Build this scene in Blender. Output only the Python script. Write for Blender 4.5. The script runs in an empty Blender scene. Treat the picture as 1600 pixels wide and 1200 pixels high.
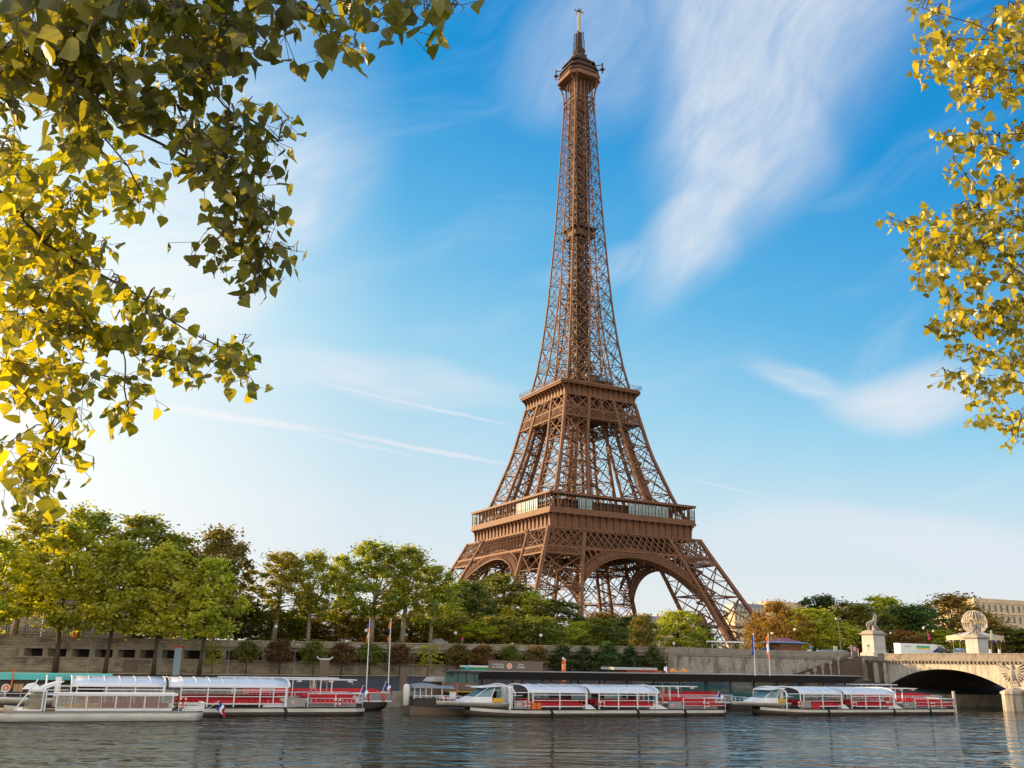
import bpy, math, random
import numpy as np
from mathutils import Vector, Matrix
R = math.radians
C = bpy.context.scene.collection
sc = bpy.context.scene
# ---------------------------------------------------------------- camera
EYE = 7.0
PITCH, ROLL, FPX = 0.28446, 0.01898, 1494.0
cd = bpy.data.cameras.new('camera'); cam = bpy.data.objects.new('camera', cd); C.objects.link(cam)
cd.sensor_width = 36.0; cd.lens = 36.0*FPX/1600.0; cd.clip_start = 0.05; cd.clip_end = 12000
_cp, _sp, _cr, _sr = math.cos(PITCH), math.sin(PITCH), math.cos(ROLL), math.sin(ROLL)
_R = Vector((1, 0, 0)); _U = Vector((0, -_sp, _cp)); _F = Vector((0, _cp, _sp))
RV = _R*_cr + _U*_sr; UV = -_R*_sr + _U*_cr
cam.matrix_world = Matrix(((RV.x, UV.x, -_F.x, 0), (RV.y, UV.y, -_F.y, 0), (RV.z, UV.z, -_F.z, EYE), (0, 0, 0, 1)))
sc.camera = cam
# ---------------------------------------------------------------- light
SUN_AZ, SUN_EL = R(-68), R(12.5)
SUN = Vector((math.sin(SUN_AZ)*math.cos(SUN_EL), math.cos(SUN_AZ)*math.cos(SUN_EL), math.sin(SUN_EL)))
ld = bpy.data.lights.new('sun', 'SUN'); ld.energy = 5.0; ld.angle = R(0.5); ld.color = (1.0, 0.68, 0.36)
lo = bpy.data.objects.new('sun', ld); C.objects.link(lo); lo.location = (-60, -20, 80)
lo.rotation_mode = 'QUATERNION'; lo.rotation_quaternion = SUN.to_track_quat('Z', 'Y')
sc.view_settings.view_transform = 'Standard'; sc.view_settings.look = 'None'
sc.view_settings.exposure = 0.85; sc.view_settings.gamma = 1.0

def ray(px, py):
    """unit direction through a point of the 1600x1200 photograph"""
    d = _F*FPX + RV*(px-800) - UV*(py-600)
    return d.normalized()
def azel(px, py):
    d = ray(px, py); return math.atan2(d.x, d.y), math.asin(d.z)
def proj(p):
    q = Vector(p)-Vector((0, 0, EYE)); d = q.dot(_F); return 800+FPX*q.dot(RV)/d, 600-FPX*q.dot(UV)/d
DK = 1.15                                   # bank distances below are given before this factor
SL = 0.46                                   # the river banks run along Y = D + SL*X
def P(px, py, D):
    """world point seen at a pixel, on the vertical plane D metres out parallel to the bank"""
    d = ray(px, py); t = D*DK/(d.y-SL*d.x); return Vector((d.x*t, d.y*t, EYE+d.z*t))
def G(px, py, z):
    d = ray(px, py); t = (z-EYE)/d.z; return Vector((d.x*t, d.y*t, z))
BANK = Vector((1, SL, 0)).normalized(); BN = Vector((SL, -1, 0)).normalized()   # along the bank; towards the camera
BANG = math.atan2(SL, 1)

# ---------------------------------------------------------------- world
def build_world():
    w = bpy.data.worlds.new('World'); sc.world = w; w.use_nodes = True
    nt = w.node_tree; nt.nodes.clear(); N = nt.nodes.new; L = nt.links.new
    out = N('ShaderNodeOutputWorld'); bg = N('ShaderNodeBackground'); L(bg.outputs[0], out.inputs[0])
    sky = N('ShaderNodeTexSky'); sky.sky_type = 'NISHITA'; sky.sun_disc = False
    sky.sun_elevation = SUN_EL; sky.sun_rotation = SUN_AZ; sky.air_density = 1.0; sky.dust_density = 0.6; sky.ozone_density = 2.5
    tc = N('ShaderNodeTexCoord'); sp = N('ShaderNodeSeparateXYZ'); L(tc.outputs['Generated'], sp.inputs[0])
    def M(op, a, b=None, clamp=False):
        m = N('ShaderNodeMath'); m.operation = op; m.use_clamp = clamp
        for i, v in enumerate((a, b)):
            if v is None: continue
            if isinstance(v, (int, float)): m.inputs[i].default_value = v
            else: L(v, m.inputs[i])
        return m.outputs[0]
    az = M('ARCTAN2', sp.outputs[0], sp.outputs[1]); el = M('ARCSINE', sp.outputs[2])
    cv = N('ShaderNodeCombineXYZ'); L(az, cv.inputs[0]); L(el, cv.inputs[1])
    # warp so that edges fray
    nz = N('ShaderNodeTexNoise'); nz.inputs['Scale'].default_value = 5; nz.inputs['Detail'].default_value = 1.5; L(cv.outputs[0], nz.inputs['Vector'])
    sub = N('ShaderNodeVectorMath'); sub.operation = 'SUBTRACT'; L(nz.outputs['Color'], sub.inputs[0]); sub.inputs[1].default_value = (.5, .5, .5)
    scl = N('ShaderNodeVectorMath'); scl.operation = 'SCALE'; L(sub.outputs[0], scl.inputs[0]); scl.inputs[3].default_value = 0.10
    wv = N('ShaderNodeVectorMath'); wv.operation = 'ADD'; L(cv.outputs[0], wv.inputs[0]); L(scl.outputs[0], wv.inputs[1])
    def streak(vec, ang, sx, sy, detail, lo, hi, dist=0.12):
        mp = N('ShaderNodeMapping'); mp.vector_type = 'TEXTURE'; L(vec, mp.inputs[0])
        mp.inputs['Rotation'].default_value = (0, 0, ang); mp.inputs['Scale'].default_value = (sx, sy, 1)
        n = N('ShaderNodeTexNoise'); n.inputs['Scale'].default_value = 1; n.inputs['Detail'].default_value = detail
        n.inputs['Roughness'].default_value = 0.62; n.inputs['Distortion'].default_value = dist; L(mp.outputs[0], n.inputs['Vector'])
        r = N('ShaderNodeMapRange'); r.interpolation_type = 'SMOOTHSTEP'; L(n.outputs[0], r.inputs[0])
        r.inputs[1].default_value = lo; r.inputs[2].default_value = hi
        return r.outputs[0]
    def blob(vec, c, e, width, soft=0.3):
        """soft ellipse: centre pixel, end-of-long-axis pixel, half width in pixels"""
        a0, e0 = azel(*c); a1, e1 = azel(*e)
        ln = math.hypot(a1-a0, e1-e0); ang = math.atan2(e1-e0, a1-a0)
        mp = N('ShaderNodeMapping'); mp.vector_type = 'TEXTURE'; L(vec, mp.inputs[0])
        mp.inputs['Location'].default_value = (a0, e0, 0); mp.inputs['Rotation'].default_value = (0, 0, ang)
        mp.inputs['Scale'].default_value = (ln, width/FPX, 1)
        g = N('ShaderNodeVectorMath'); g.operation = 'LENGTH'; L(mp.outputs[0], g.inputs[0])
        r = N('ShaderNodeMapRange'); r.interpolation_type = 'SMOOTHSTEP'; L(g.outputs['Value'], r.inputs[0])
        r.inputs[1].default_value = 1.0; r.inputs[2].default_value = soft; r.inputs[3].default_value = 0; r.inputs[4].default_value = 1
        return r.outputs[0]
    wvo = wv.outputs[0]; cvo = cv.outputs[0]
    big0 = streak(wvo, R(52), .22, .07, 7, .28, .70, .2); big1 = streak(wvo, R(38), .055, .016, 9, .30, .72, .3); big2 = streak(wvo, R(60), .09, .05, 9, .25, .8, .5)
    big = M('ADD', M('MULTIPLY', big0, .5), M('ADD', M('MULTIPLY', big1, .25), M('MULTIPLY', big2, .3)), True)
    fine = M('ADD', M('MULTIPLY', streak(wvo, R(20), .20, .045, 8, .35, .72, .2), .6), M('MULTIPLY', streak(wvo, R(35), .05, .018, 9, .3, .75, .3), .45), True)
    flat = M('ADD', M('MULTIPLY', streak(wvo, R(-3), .35, .05, 8, .33, .70, .2), .65), M('MULTIPLY', streak(wvo, R(6), .07, .014, 9, .3, .75, .3), .4), True)
    tot = None
    def acc(v, tex, amp, base=0.25):
        nonlocal tot
        t = M('MULTIPLY', v, M('ADD', M('MULTIPLY', tex, 1-base), base)) if tex is not None else v
        t = M('MULTIPLY', t, amp)
        tot = t if tot is None else M('MAXIMUM', tot, t)
    acc(blob(wvo, (1190, 10), (1480, -120), 260), big, 1.0, .42)
    acc(blob(wvo, (1165, 150), (1300, -120), 200), big, 1.08, .42)
    acc(blob(wvo, (1120, 300), (1280, 60), 95), big, .98, .3)
    acc(blob(wvo, (1010, 395), (1230, 320), 45), big, .55, .2)
    acc(blob(wvo, (960, 60), (1200, -60), 150), big, .5, .3)
    acc(blob(wvo, (370, 330), (660, 180), 120), fine, .9, .3)
    acc(blob(wvo, (320, 430), (430, 240), 150), fine, 1.0, .5)
    acc(blob(wvo, (620, 598), (900, 618), 60), flat, .95, .4)
    acc(blob(wvo, (480, 590), (700, 570), 50), flat, .6, .2)
    acc(blob(wvo, (1430, 618), (1640, 600), 62), flat, 1.05, .6)
    acc(blob(wvo, (1260, 600), (1440, 630), 38), flat, .7, .25)
    acc(blob(wvo, (1400, 540), (1480, 440), 60), fine, .35, .1)
    acc(blob(wvo, (1400, 845), (1900, 862), 62), flat, 1.1, .5)
    acc(blob(wvo, (440, 810), (760, 860), 60), flat, .8, .25)
    acc(blob(wvo, (430, 790), (560, 830), 22), flat, .6, .2)
    def line(a, b, wpx, amp):
        mid = ((a[0]+b[0])/2, (a[1]+b[1])/2)
        nonlocal tot
        t = M('MULTIPLY', blob(lv.outputs[0], mid, b, wpx, .3), amp); tot = M('MAXIMUM', tot, t)
    n3 = N('ShaderNodeTexNoise'); n3.inputs['Scale'].default_value = 40; L(cvo, n3.inputs['Vector'])
    s3 = N('ShaderNodeVectorMath'); s3.operation = 'SUBTRACT'; L(n3.outputs['Color'], s3.inputs[0]); s3.inputs[1].default_value = (.5, .5, .5)
    m3 = N('ShaderNodeVectorMath'); m3.operation = 'SCALE'; L(s3.outputs[0], m3.inputs[0]); m3.inputs[3].default_value = 0.004
    lv = N('ShaderNodeVectorMath'); lv.operation = 'ADD'; L(cvo, lv.inputs[0]); L(m3.outputs[0], lv.inputs[1])
    line((180, 628), (560, 680), 9, .9); line((470, 668), (850, 735), 5.5, .9); line((430, 668), (700, 722), 5, .5); line((390, 578), (860, 676), 4.5, .75)
    line((1020, 734), (1260, 792), 2.6, .4); line((1160, 810), (1290, 740), 2.2, .25)
    # thin veil everywhere
    veil = streak(wvo, R(12), .5, .09, 7, .45, .9)
    tot = M('MAXIMUM', tot, M('MULTIPLY', veil, .38))
    front = N('ShaderNodeMapRange'); L(sp.outputs[1], front.inputs[0]); front.inputs[1].default_value = .1; front.inputs[2].default_value = .4
    # sky colour: nishita, pulled towards the deep polarised blue up high and a milky band at the horizon
    def ramp(v, a, b, c, d, sm=True):
        r = N('ShaderNodeMapRange'); r.interpolation_type = 'SMOOTHSTEP' if sm else 'LINEAR'; L(v, r.inputs[0])
        for i, q in enumerate((a, b, c, d)): r.inputs[i+1].default_value = q
        return r.outputs[0]
    sdir = N('ShaderNodeVectorMath'); sdir.operation = 'DOT_PRODUCT'; L(tc.outputs['Generated'], sdir.inputs[0]); sdir.inputs[1].default_value = tuple(SUN)
    glow = M('POWER', ramp(sdir.outputs['Value'], .52, 1.0, 0, 1, False), 1.15)
    cr = N('ShaderNodeValToRGB'); els = M('ADD', el, M('MULTIPLY', ramp(sdir.outputs['Value'], -.3, 1.0, .21, -.17, False), ramp(el, .0, .35, 0, 1)))
    L(els, cr.inputs[0]); e = cr.color_ramp.elements
    st = [(0, (5.7, 5.9, 6.0)), (.07, (5.6, 5.9, 6.1)), (.15, (4.7, 5.7, 6.2)), (.285, (2.5, 4.8, 6.2)), (.42, (.85, 3.4, 5.8)), (.58, (.06, 2.2, 5.1)), (.8, (.0, 1.6, 4.4))]
    while len(e) < len(st): e.new(.5)
    for q, (p_, c_) in zip(e, st): q.position = p_; q.color = (*c_, 1)
    mx = N('ShaderNodeMix'); mx.data_type = 'RGBA'; mx.inputs[0].default_value = .9; L(sky.outputs[0], mx.inputs[6]); L(cr.outputs[0], mx.inputs[7])
    mc = N('ShaderNodeMix'); mc.data_type = 'RGBA'; L(M('MULTIPLY', M('MULTIPLY', tot, .92), front.outputs[0]), mc.inputs[0]); L(mx.outputs[2], mc.inputs[6]); mc.inputs[7].default_value = CLOUD
    # fill brightness added to the unseen sky behind the viewer, lifts shaded fronts
    bk = ramp(sp.outputs[1], .05, -.55, 0, 1)
    bn = streak(wvo, R(10), .8, .25, 4, .3, .75)
    mb = N('ShaderNodeMix'); mb.data_type = 'RGBA'; L(M('MULTIPLY', bk, M('ADD', M('MULTIPLY', bn, .45), .5), True), mb.inputs[0]); L(mc.outputs[2], mb.inputs[6]); mb.inputs[7].default_value = BACK_FILL
    mc = mb
    mg = N('ShaderNodeMix'); mg.data_type = 'RGBA'; L(M('MULTIPLY', glow, .95, True), mg.inputs[0]); L(mc.outputs[2], mg.inputs[6]); mg.inputs[7].default_value = GLOW
    L(mg.outputs[2], bg.inputs[0]); bg.inputs[1].default_value = 0.081
BACK_FILL = (13.5, 12.0, 10.0, 1); CLOUD = (5.2, 5.6, 6.1, 1); GLOW = (9.5, 9.0, 7.9, 1)
build_world()

# ---------------------------------------------------------------- helpers
def tag(o, label=None, cat=None, group=None, kind=None):
    if label: o['label'] = label
    if cat: o['category'] = cat
    if group: o['group'] = group
    if kind: o['kind'] = kind
    return o
def empty(name, loc=(0, 0, 0), rz=0.0, label=None, cat=None, group=None, parent=None):
    o = bpy.data.objects.new(name, None); C.objects.link(o); o.location = loc; o.rotation_euler = (0, 0, rz)
    o.empty_display_size = .2; o.parent = parent
    return tag(o, label, cat, group)
def copy_tree(o, parent=None):
    c = o.copy(); C.objects.link(c); c.parent = parent
    for ch in o.children: copy_tree(ch, c)
    return c
_BOXF = ((0, 3, 2, 1), (4, 5, 6, 7), (0, 1, 5, 4), (1, 2, 6, 5), (2, 3, 7, 6), (3, 0, 4, 7))
class MB:
    def __init__(s): s.v = []; s.f = []
    def quadpts(s, pts):
        i = len(s.v); s.v += [tuple(p) for p in pts]; s.f.append(tuple(range(i, i+len(pts)))); return s
    def hexa(s, p):
        i = len(s.v); s.v += [tuple(q) for q in p]; s.f += [tuple(i+k for k in f) for f in _BOXF]; return s
    def box(s, x0, x1, y0, y1, z0, z1):
        return s.hexa([(x0, y0, z0), (x1, y0, z0), (x1, y1, z0), (x0, y1, z0), (x0, y0, z1), (x1, y0, z1), (x1, y1, z1), (x0, y1, z1)])
    def beam(s, a, b, w, h=None, up=None):
        a = Vector(a); b = Vector(b); h = w if h is None else h
        d = b-a
        if d.length < 1e-6: return s
        d.normalize(); u = Vector(up) if up is not None else (Vector((0, 0, 1)) if abs(d.z) < .9 else Vector((1, 0, 0)))
        x = d.cross(u)
        if x.length < 1e-4: x = d.cross(Vector((0.3, 1, 0)))
        x.normalize(); y = x.cross(d); x = x*(w/2); y = y*(h/2)
        return s.hexa([a-x-y, a+x-y, a+x+y, a-x+y, b-x-y, b+x-y, b+x+y, b-x+y])
    def tube(s, pts, r, n=6, cap=True):
        pts = [Vector(p) for p in pts]; rr = r if isinstance(r, (list, tuple)) else [r]*len(pts)
        base = len(s.v); ref = Vector((0.31, 0.2, 0.93))
        for k, p in enumerate(pts):
            d = (pts[min(k+1, len(pts)-1)]-pts[max(k-1, 0)])
            if d.length < 1e-9: d = Vector((0, 0, 1))
            d.normalize(); x = d.cross(ref)
            if x.length < 1e-3: x = d.cross(Vector((1, 0, 0)))
            x.normalize(); y = d.cross(x)
            for j in range(n):
                a = 2*math.pi*j/n; q = p+(x*math.cos(a)+y*math.sin(a))*rr[k]; s.v.append((q.x, q.y, q.z))
        for k in range(len(pts)-1):
            for j in range(n):
                a = base+k*n+j; b = base+k*n+(j+1) % n; s.f.append((a, b, b+n, a+n))
        if cap:
            s.f.append(tuple(base+j for j in range(n))[::-1]); s.f.append(tuple(base+(len(pts)-1)*n+j for j in range(n)))
        return s
    def lathe(s, prof, n=16, c=(0, 0, 0), sx=1, sy=1):
        base = len(s.v)
        for r, z in prof:
            for j in range(n):
                a = 2*math.pi*j/n; s.v.append((c[0]+r*math.cos(a)*sx, c[1]+r*math.sin(a)*sy, c[2]+z))
        for k in range(len(prof)-1):
            for j in range(n):
                a = base+k*n+j; b = base+k*n+(j+1) % n; s.f.append((a, b, b+n, a+n))
        s.f.append(tuple(base+j for j in range(n))[::-1]); s.f.append(tuple(base+(len(prof)-1)*n+j for j in range(n)))
        return s
    def loft(s, rings, cap=True, closed=True):
        base = len(s.v); n = len(rings[0])
        for r in rings: s.v += [tuple(p) for p in r]
        for k in range(len(rings)-1):
            for j in range(n if closed else n-1):
                a = base+k*n+j; b = base+k*n+(j+1) % n; s.f.append((a, b, b+n, a+n))
        if cap and closed:
            s.f.append(tuple(base+j for j in range(n))[::-1]); s.f.append(tuple(base+(len(rings)-1)*n+j for j in range(n)))
        return s
    def prism(s, poly, z0, z1):
        return s.loft([[(x, y, z0) for x, y in poly], [(x, y, z1) for x, y in poly]])
    def sphere(s, c, r, n=10, m=7, sz=1):
        return s.lathe([(max(r*math.sin(math.pi*k/m), .001*r), -r*sz*math.cos(math.pi*k/m)) for k in range(m+1)], n, c)
    def torus(s, c, R_, r, axis='y', n=16, m=6):
        base = len(s.v)
        for i in range(n):
            a = 2*math.pi*i/n
            for j in range(m):
                b = 2*math.pi*j/m; q = R_+r*math.cos(b); h = r*math.sin(b)
                p = {'y': (q*math.cos(a), h, q*math.sin(a)), 'x': (h, q*math.cos(a), q*math.sin(a)), 'z': (q*math.cos(a), q*math.sin(a), h)}[axis]
                s.v.append((c[0]+p[0], c[1]+p[1], c[2]+p[2]))
        for i in range(n):
            for j in range(m):
                s.f.append((base+i*m+j, base+i*m+(j+1) % m, base+((i+1) % n)*m+(j+1) % m, base+((i+1) % n)*m+j))
        return s
    def mesh(s, name, mat, smooth=False):
        me = bpy.data.meshes.new(name); me.from_pydata(s.v, [], s.f)
        if mat: me.materials.append(mat)
        if smooth: me.polygons.foreach_set('use_smooth', [True]*len(me.polygons))
        me.update(); return me
    def build_each(s, name, mat, parent=None, smooth=False):
        """every loose piece becomes an object of its own"""
        par = list(range(len(s.v)))
        def fd(a):
            while par[a] != a: par[a] = par[par[a]]; a = par[a]
            return a
        for f in s.f:
            for q in f[1:]: par[fd(q)] = fd(f[0])
        gr = {}
        for k, f in enumerate(s.f): gr.setdefault(fd(f[0]), []).append(f)
        out = []
        for fs in gr.values():
            vs = sorted({i for f in fs for i in f}); mp = {v: i for i, v in enumerate(vs)}; q = MB(); q.v = [s.v[i] for i in vs]; q.f = [tuple(mp[i] for i in f) for f in fs]
            out.append(q.build(name, mat, parent, smooth))
        return out
    def build(s, name, mat, parent=None, smooth=False, loc=None, rz=None):
        o = bpy.data.objects.new(name, s.mesh(name, mat, smooth)); C.objects.link(o); o.parent = parent
        if loc is not None: o.location = loc
        if rz is not None: o.rotation_euler = (0, 0, rz)
        return o
def part(name, me, parent, loc=(0, 0, 0), rz=0.0, scale=None):
    o = bpy.data.objects.new(name, me); C.objects.link(o); o.parent = parent; o.location = loc; o.rotation_euler = (0, 0, rz)
    if scale: o.scale = scale
    return o

# ---------------------------------------------------------------- materials
def mat(name, col, rough=.6, metal=0.0, noise=.12, nscale=1.5, bump=0.0, bscale=8, spec=.4, alpha=None, coords='Object', stretch=(1, 1, 1), rnd=0.0, dirt=None):
    m = bpy.data.materials.new(name); m.use_nodes = True; nt = m.node_tree; b = nt.nodes['Principled BSDF']; N = nt.nodes.new; L = nt.links.new
    b.inputs['Roughness'].default_value = rough; b.inputs['Metallic'].default_value = metal; b.inputs['Specular IOR Level'].default_value = spec
    tc = N('ShaderNodeTexCoord'); mp = N('ShaderNodeMapping'); L(tc.outputs[coords], mp.inputs[0]); mp.inputs['Scale'].default_value = stretch
    n = N('ShaderNodeTexNoise'); n.inputs['Scale'].default_value = nscale; n.inputs['Detail'].default_value = 5; n.inputs['Roughness'].default_value = .65; L(mp.outputs[0], n.inputs['Vector'])
    mr = N('ShaderNodeMapRange'); L(n.outputs[0], mr.inputs[0]); mr.inputs[1].default_value = .25; mr.inputs[2].default_value = .75
    mr.inputs[3].default_value = 1-noise; mr.inputs[4].default_value = 1+noise
    v = N('ShaderNodeVectorMath'); v.operation = 'SCALE'; v.inputs[0].default_value = col[:3]; L(mr.outputs[0], v.inputs[3])
    last = v.outputs[0]
    if rnd:
        oi = N('ShaderNodeObjectInfo'); r2 = N('ShaderNodeMapRange'); L(oi.outputs['Random'], r2.inputs[0]); r2.inputs[3].default_value = 1-rnd; r2.inputs[4].default_value = 1+rnd
        v2 = N('ShaderNodeVectorMath'); v2.operation = 'SCALE'; L(last, v2.inputs[0]); L(r2.outputs[0], v2.inputs[3]); last = v2.outputs[0]
    if dirt:
        n2 = N('ShaderNodeTexNoise'); n2.inputs['Scale'].default_value = dirt[1]; n2.inputs['Detail'].default_value = 6; n2.inputs['Roughness'].default_value = .7
        mp2 = N('ShaderNodeMapping'); L(tc.outputs[coords], mp2.inputs[0]); mp2.inputs['Scale'].default_value = dirt[3] if len(dirt) > 3 else (1, 1, 1); L(mp2.outputs[0], n2.inputs['Vector'])
        r3 = N('ShaderNodeMapRange'); r3.interpolation_type = 'SMOOTHSTEP'; L(n2.outputs[0], r3.inputs[0]); r3.inputs[1].default_value = .45; r3.inputs[2].default_value = .68; r3.inputs[4].default_value = dirt[2]
        mx = N('ShaderNodeMix'); mx.data_type = 'RGBA'; L(r3.outputs[0], mx.inputs[0]); L(last, mx.inputs[6]); mx.inputs[7].default_value = (*dirt[0], 1); last = mx.outputs[2]
    L(last, b.inputs['Base Color'])
    if bump:
        n4 = N('ShaderNodeTexNoise'); n4.inputs['Scale'].default_value = bscale; n4.inputs['Detail'].default_value = 4; L(mp.outputs[0], n4.inputs['Vector'])
        bp = N('ShaderNodeBump'); bp.inputs['Strength'].default_value = bump; bp.inputs['Distance'].default_value = .05; L(n4.outputs[0], bp.inputs['Height']); L(bp.outputs[0], b.inputs['Normal'])
    if alpha is not None: b.inputs['Alpha'].default_value = alpha
    return m
def glassmat(name, col, alpha=.45, rough=.05):
    m = mat(name, col, rough, noise=.05, spec=.9); m.node_tree.nodes['Principled BSDF'].inputs['Alpha'].default_value = alpha; return m
def leafmat(name, col, col2, trans=.45, hue_rnd=.04, nscale=.35, val_rnd=.2, rough=.55, tint=(1.6, 1.65, .5)):
    m = bpy.data.materials.new(name); m.use_nodes = True; nt = m.node_tree; N = nt.nodes.new; L = nt.links.new
    nt.nodes.remove(nt.nodes['Principled BSDF']); out = nt.nodes['Material Output']
    geo = N('ShaderNodeNewGeometry'); tc = N('ShaderNodeTexCoord')
    n = N('ShaderNodeTexNoise'); n.inputs['Scale'].default_value = nscale; n.inputs['Detail'].default_value = 3; L(tc.outputs['Object'], n.inputs['Vector'])
    ad = N('ShaderNodeMath'); ad.operation = 'ADD'; L(n.outputs[0], ad.inputs[0])
    rm = N('ShaderNodeMapRange'); L(geo.outputs['Random Per Island'], rm.inputs[0]); rm.inputs[3].default_value = -.28; rm.inputs[4].default_value = .28; L(rm.outputs[0], ad.inputs[1])
    mr = N('ShaderNodeMapRange'); L(ad.outputs[0], mr.inputs[0]); mr.inputs[1].default_value = .25; mr.inputs[2].default_value = .75
    mx = N('ShaderNodeMix'); mx.data_type = 'RGBA'; L(mr.outputs[0], mx.inputs[0]); mx.inputs[6].default_value = (*col, 1); mx.inputs[7].default_value = (*col2, 1)
    oi = N('ShaderNodeObjectInfo'); hs = N('ShaderNodeHueSaturation'); L(mx.outputs[2], hs.inputs['Color'])
    h = N('ShaderNodeMapRange'); L(oi.outputs['Random'], h.inputs[0]); h.inputs[3].default_value = .5-hue_rnd; h.inputs[4].default_value = .5+hue_rnd; L(h.outputs[0], hs.inputs['Hue'])
    w = N('ShaderNodeTexWhiteNoise'); w.noise_dimensions = '1D'; L(oi.outputs['Random'], w.inputs['W'])
    vv = N('ShaderNodeMapRange'); L(w.outputs['Value'], vv.inputs[0]); vv.inputs[3].default_value = 1-val_rnd; vv.inputs[4].default_value = 1+val_rnd; L(vv.outputs[0], hs.inputs['Value'])
    d = N('ShaderNodeBsdfDiffuse'); t = N('ShaderNodeBsdfTranslucent'); g = N('ShaderNodeBsdfGlossy'); g.inputs['Roughness'].default_value = rough
    L(hs.outputs[0], d.inputs[0])
    tm = N('ShaderNodeMix'); tm.data_type = 'RGBA'; tm.blend_type = 'MULTIPLY'; tm.inputs[0].default_value = 1; L(hs.outputs[0], tm.inputs[6]); tm.inputs[7].default_value = (*tint, 1)
    L(tm.outputs[2], t.inputs[0])
    m1 = N('ShaderNodeMixShader'); m1.inputs[0].default_value = trans; L(d.outputs[0], m1.inputs[1]); L(t.outputs[0], m1.inputs[2])
    m2 = N('ShaderNodeMixShader'); m2.inputs[0].default_value = .05; L(m1.outputs[0], m2.inputs[1]); L(g.outputs[0], m2.inputs[2])
    L(m2.outputs[0], out.inputs[0]); return m
# ================================================================ the tower
TX, TY, TZ, TYAW = 30.838, 419.62, 8.846, 0.47908
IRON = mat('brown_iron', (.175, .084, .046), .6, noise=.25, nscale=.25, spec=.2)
IRON_D = mat('dark_shade_iron', (.058, .032, .022), .6, noise=.15, nscale=.3)  # darker than the main iron; puts the tower's inner shade into the colour
IRON_L = mat('pale_mast_paint', (.5, .42, .33), .5)
MAS = mat('footing_masonry', (.42, .36, .27), .8, noise=.15, nscale=.6)
TGL = glassmat('gallery_glass', (.35, .55, .6), .65)
TGL2 = mat('bright_lit_glazing', (.62, .66, .66), .3, noise=.1)  # panes of the sunlit face, their brightness put into the colour
_WH = [0, 17, 35, 44, 52, 57.6, 65, 85, 91, 111, 120, 130, 141, 149, 162, 178, 193, 200, 221, 246, 257, 268, 280]
_WV = [60, 51.8, 43.2, 38.9, 35.4, 33, 29.6, 23.3, 21.8, 17.7, 15.6, 14, 12.6, 11.8, 10.7, 9.65, 8.8, 8.35, 7.35, 6.3, 5.8, 5.4, 5.1]
_IH = [0, 17, 35, 50, 57.6, 64, 110, 118, 135, 150, 172, 173]
_IV = [36, 31.5, 25.6, 20, 17.2, 14.2, 6.2, 5.0, 3.1, 1.6, .1, 0]
def W_(h): return float(np.interp(h, _WH, _WV))
def I_(h): return float(np.interp(h, _IH, _IV))
def girder(m, fn, hs, w):
    for a, b in zip(hs[:-1], hs[1:]): m.beam(fn(a), fn(b), w, w, up=(0, 1, .01))
def xbrace(m, fa, fb, hs, w, horiz=None, top=True):
    for a, b in zip(hs[:-1], hs[1:]):
        m.beam(fa(a), fb(b), w); m.beam(fb(a), fa(b), w)
        if horiz: m.beam(fa(a), fb(a), horiz)
    if horiz and top: m.beam(fa(hs[-1]), fb(hs[-1]), horiz)
def leg_corners(k=1):
    return [lambda h: (W_(h), -W_(h), h), lambda h: (I_(h), -W_(h), h), lambda h: (I_(h), -I_(h), h), lambda h: (W_(h), -I_(h), h)]
def leg_mesh(levels, g, x, hz, fine=True):
    m = MB(); cs = leg_corners()
    sub = []
    for a, b in zip(levels[:-1], levels[1:]): sub += [a, (a+b)/2]
    sub.append(levels[-1])
    for i, f in enumerate(cs): girder(m, f, sub, g*(1.15 if i != 2 else 1.0))
    for i in range(4):
        fa, fb = cs[i], cs[(i+1) % 4]
        xbrace(m, fa, fb, levels, x, hz)
        if fine:                                            # secondary bracing to mid points, as on the real panels
            for a, b in zip(levels[:-1], levels[1:]):
                q = (a+b)/2; ma = Vector(fa(q)); mb = Vector(fb(q)); mt = (Vector(fa(b))+Vector(fb(b)))/2; ml = (Vector(fa(a))+Vector(fb(a)))/2
                m.beam(ma, mb, max(.2, x*.6))
                for e in (ma, mb):
                    m.beam(e, mt, max(.18, x*.5)); m.beam(e, ml, max(.18, x*.5))
    # inner bracing across the leg and lift rails / stair flights
    for l in levels[1:]:
        p = [Vector(f(l)) for f in cs]; m.beam(p[0], p[2], x*.8); m.beam(p[1], p[3], x*.8)
    c = lambda h, a, b: ((W_(h)*(1-a)+I_(h)*a), -(W_(h)*(1-b)+I_(h)*b), h)
    for a_, b_ in ((.38, .42), (.62, .42), (.42, .62), (.62, .62)):
        girder(m, (lambda h, a_=a_, b_=b_: c(h, a_, b_)), levels, x*.85)
    st = []
    h = levels[0]; k = 0
    while h < levels[-1]-1:
        pts = [(.35, .3), (.7, .3), (.7, .72), (.35, .72)]
        st.append(Vector(c(h, *pts[k % 4]))); h += 2.1; k += 1
    for a, b in zip(st[:-1], st[1:]): m.beam(a, b, .8, .5)
    return m
def diamond(m, f, u0, u1, h0, h1, pitch, w):
    """double lattice between two heights on a face; f(u,h)->point"""
    n = max(1, round((u1-u0)/pitch)); s = (u1-u0)/n
    for i in range(-1, n+1):
        for d in (1, -1):
            a, b = u0+i*s, u0+(i+2)*s
            if d < 0: a, b = b, a
            # clip to [u0,u1]
            t0, t1 = 0.0, 1.0
            for lim, sg in ((u0, 1), (u1, -1)):
                va, vb = sg*(a-lim), sg*(b-lim)
                if va < 0 and vb < 0: t0 = 2; break
                if va < 0: t0 = max(t0, va/(va-vb))
                elif vb < 0: t1 = min(t1, va/(va-vb))
            if t0 >= t1-1e-3: continue
            p = lambda t: f(a+(b-a)*t, h0+(h1-h0)*t)
            m.beam(p(t0), p(t1), w)
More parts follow.
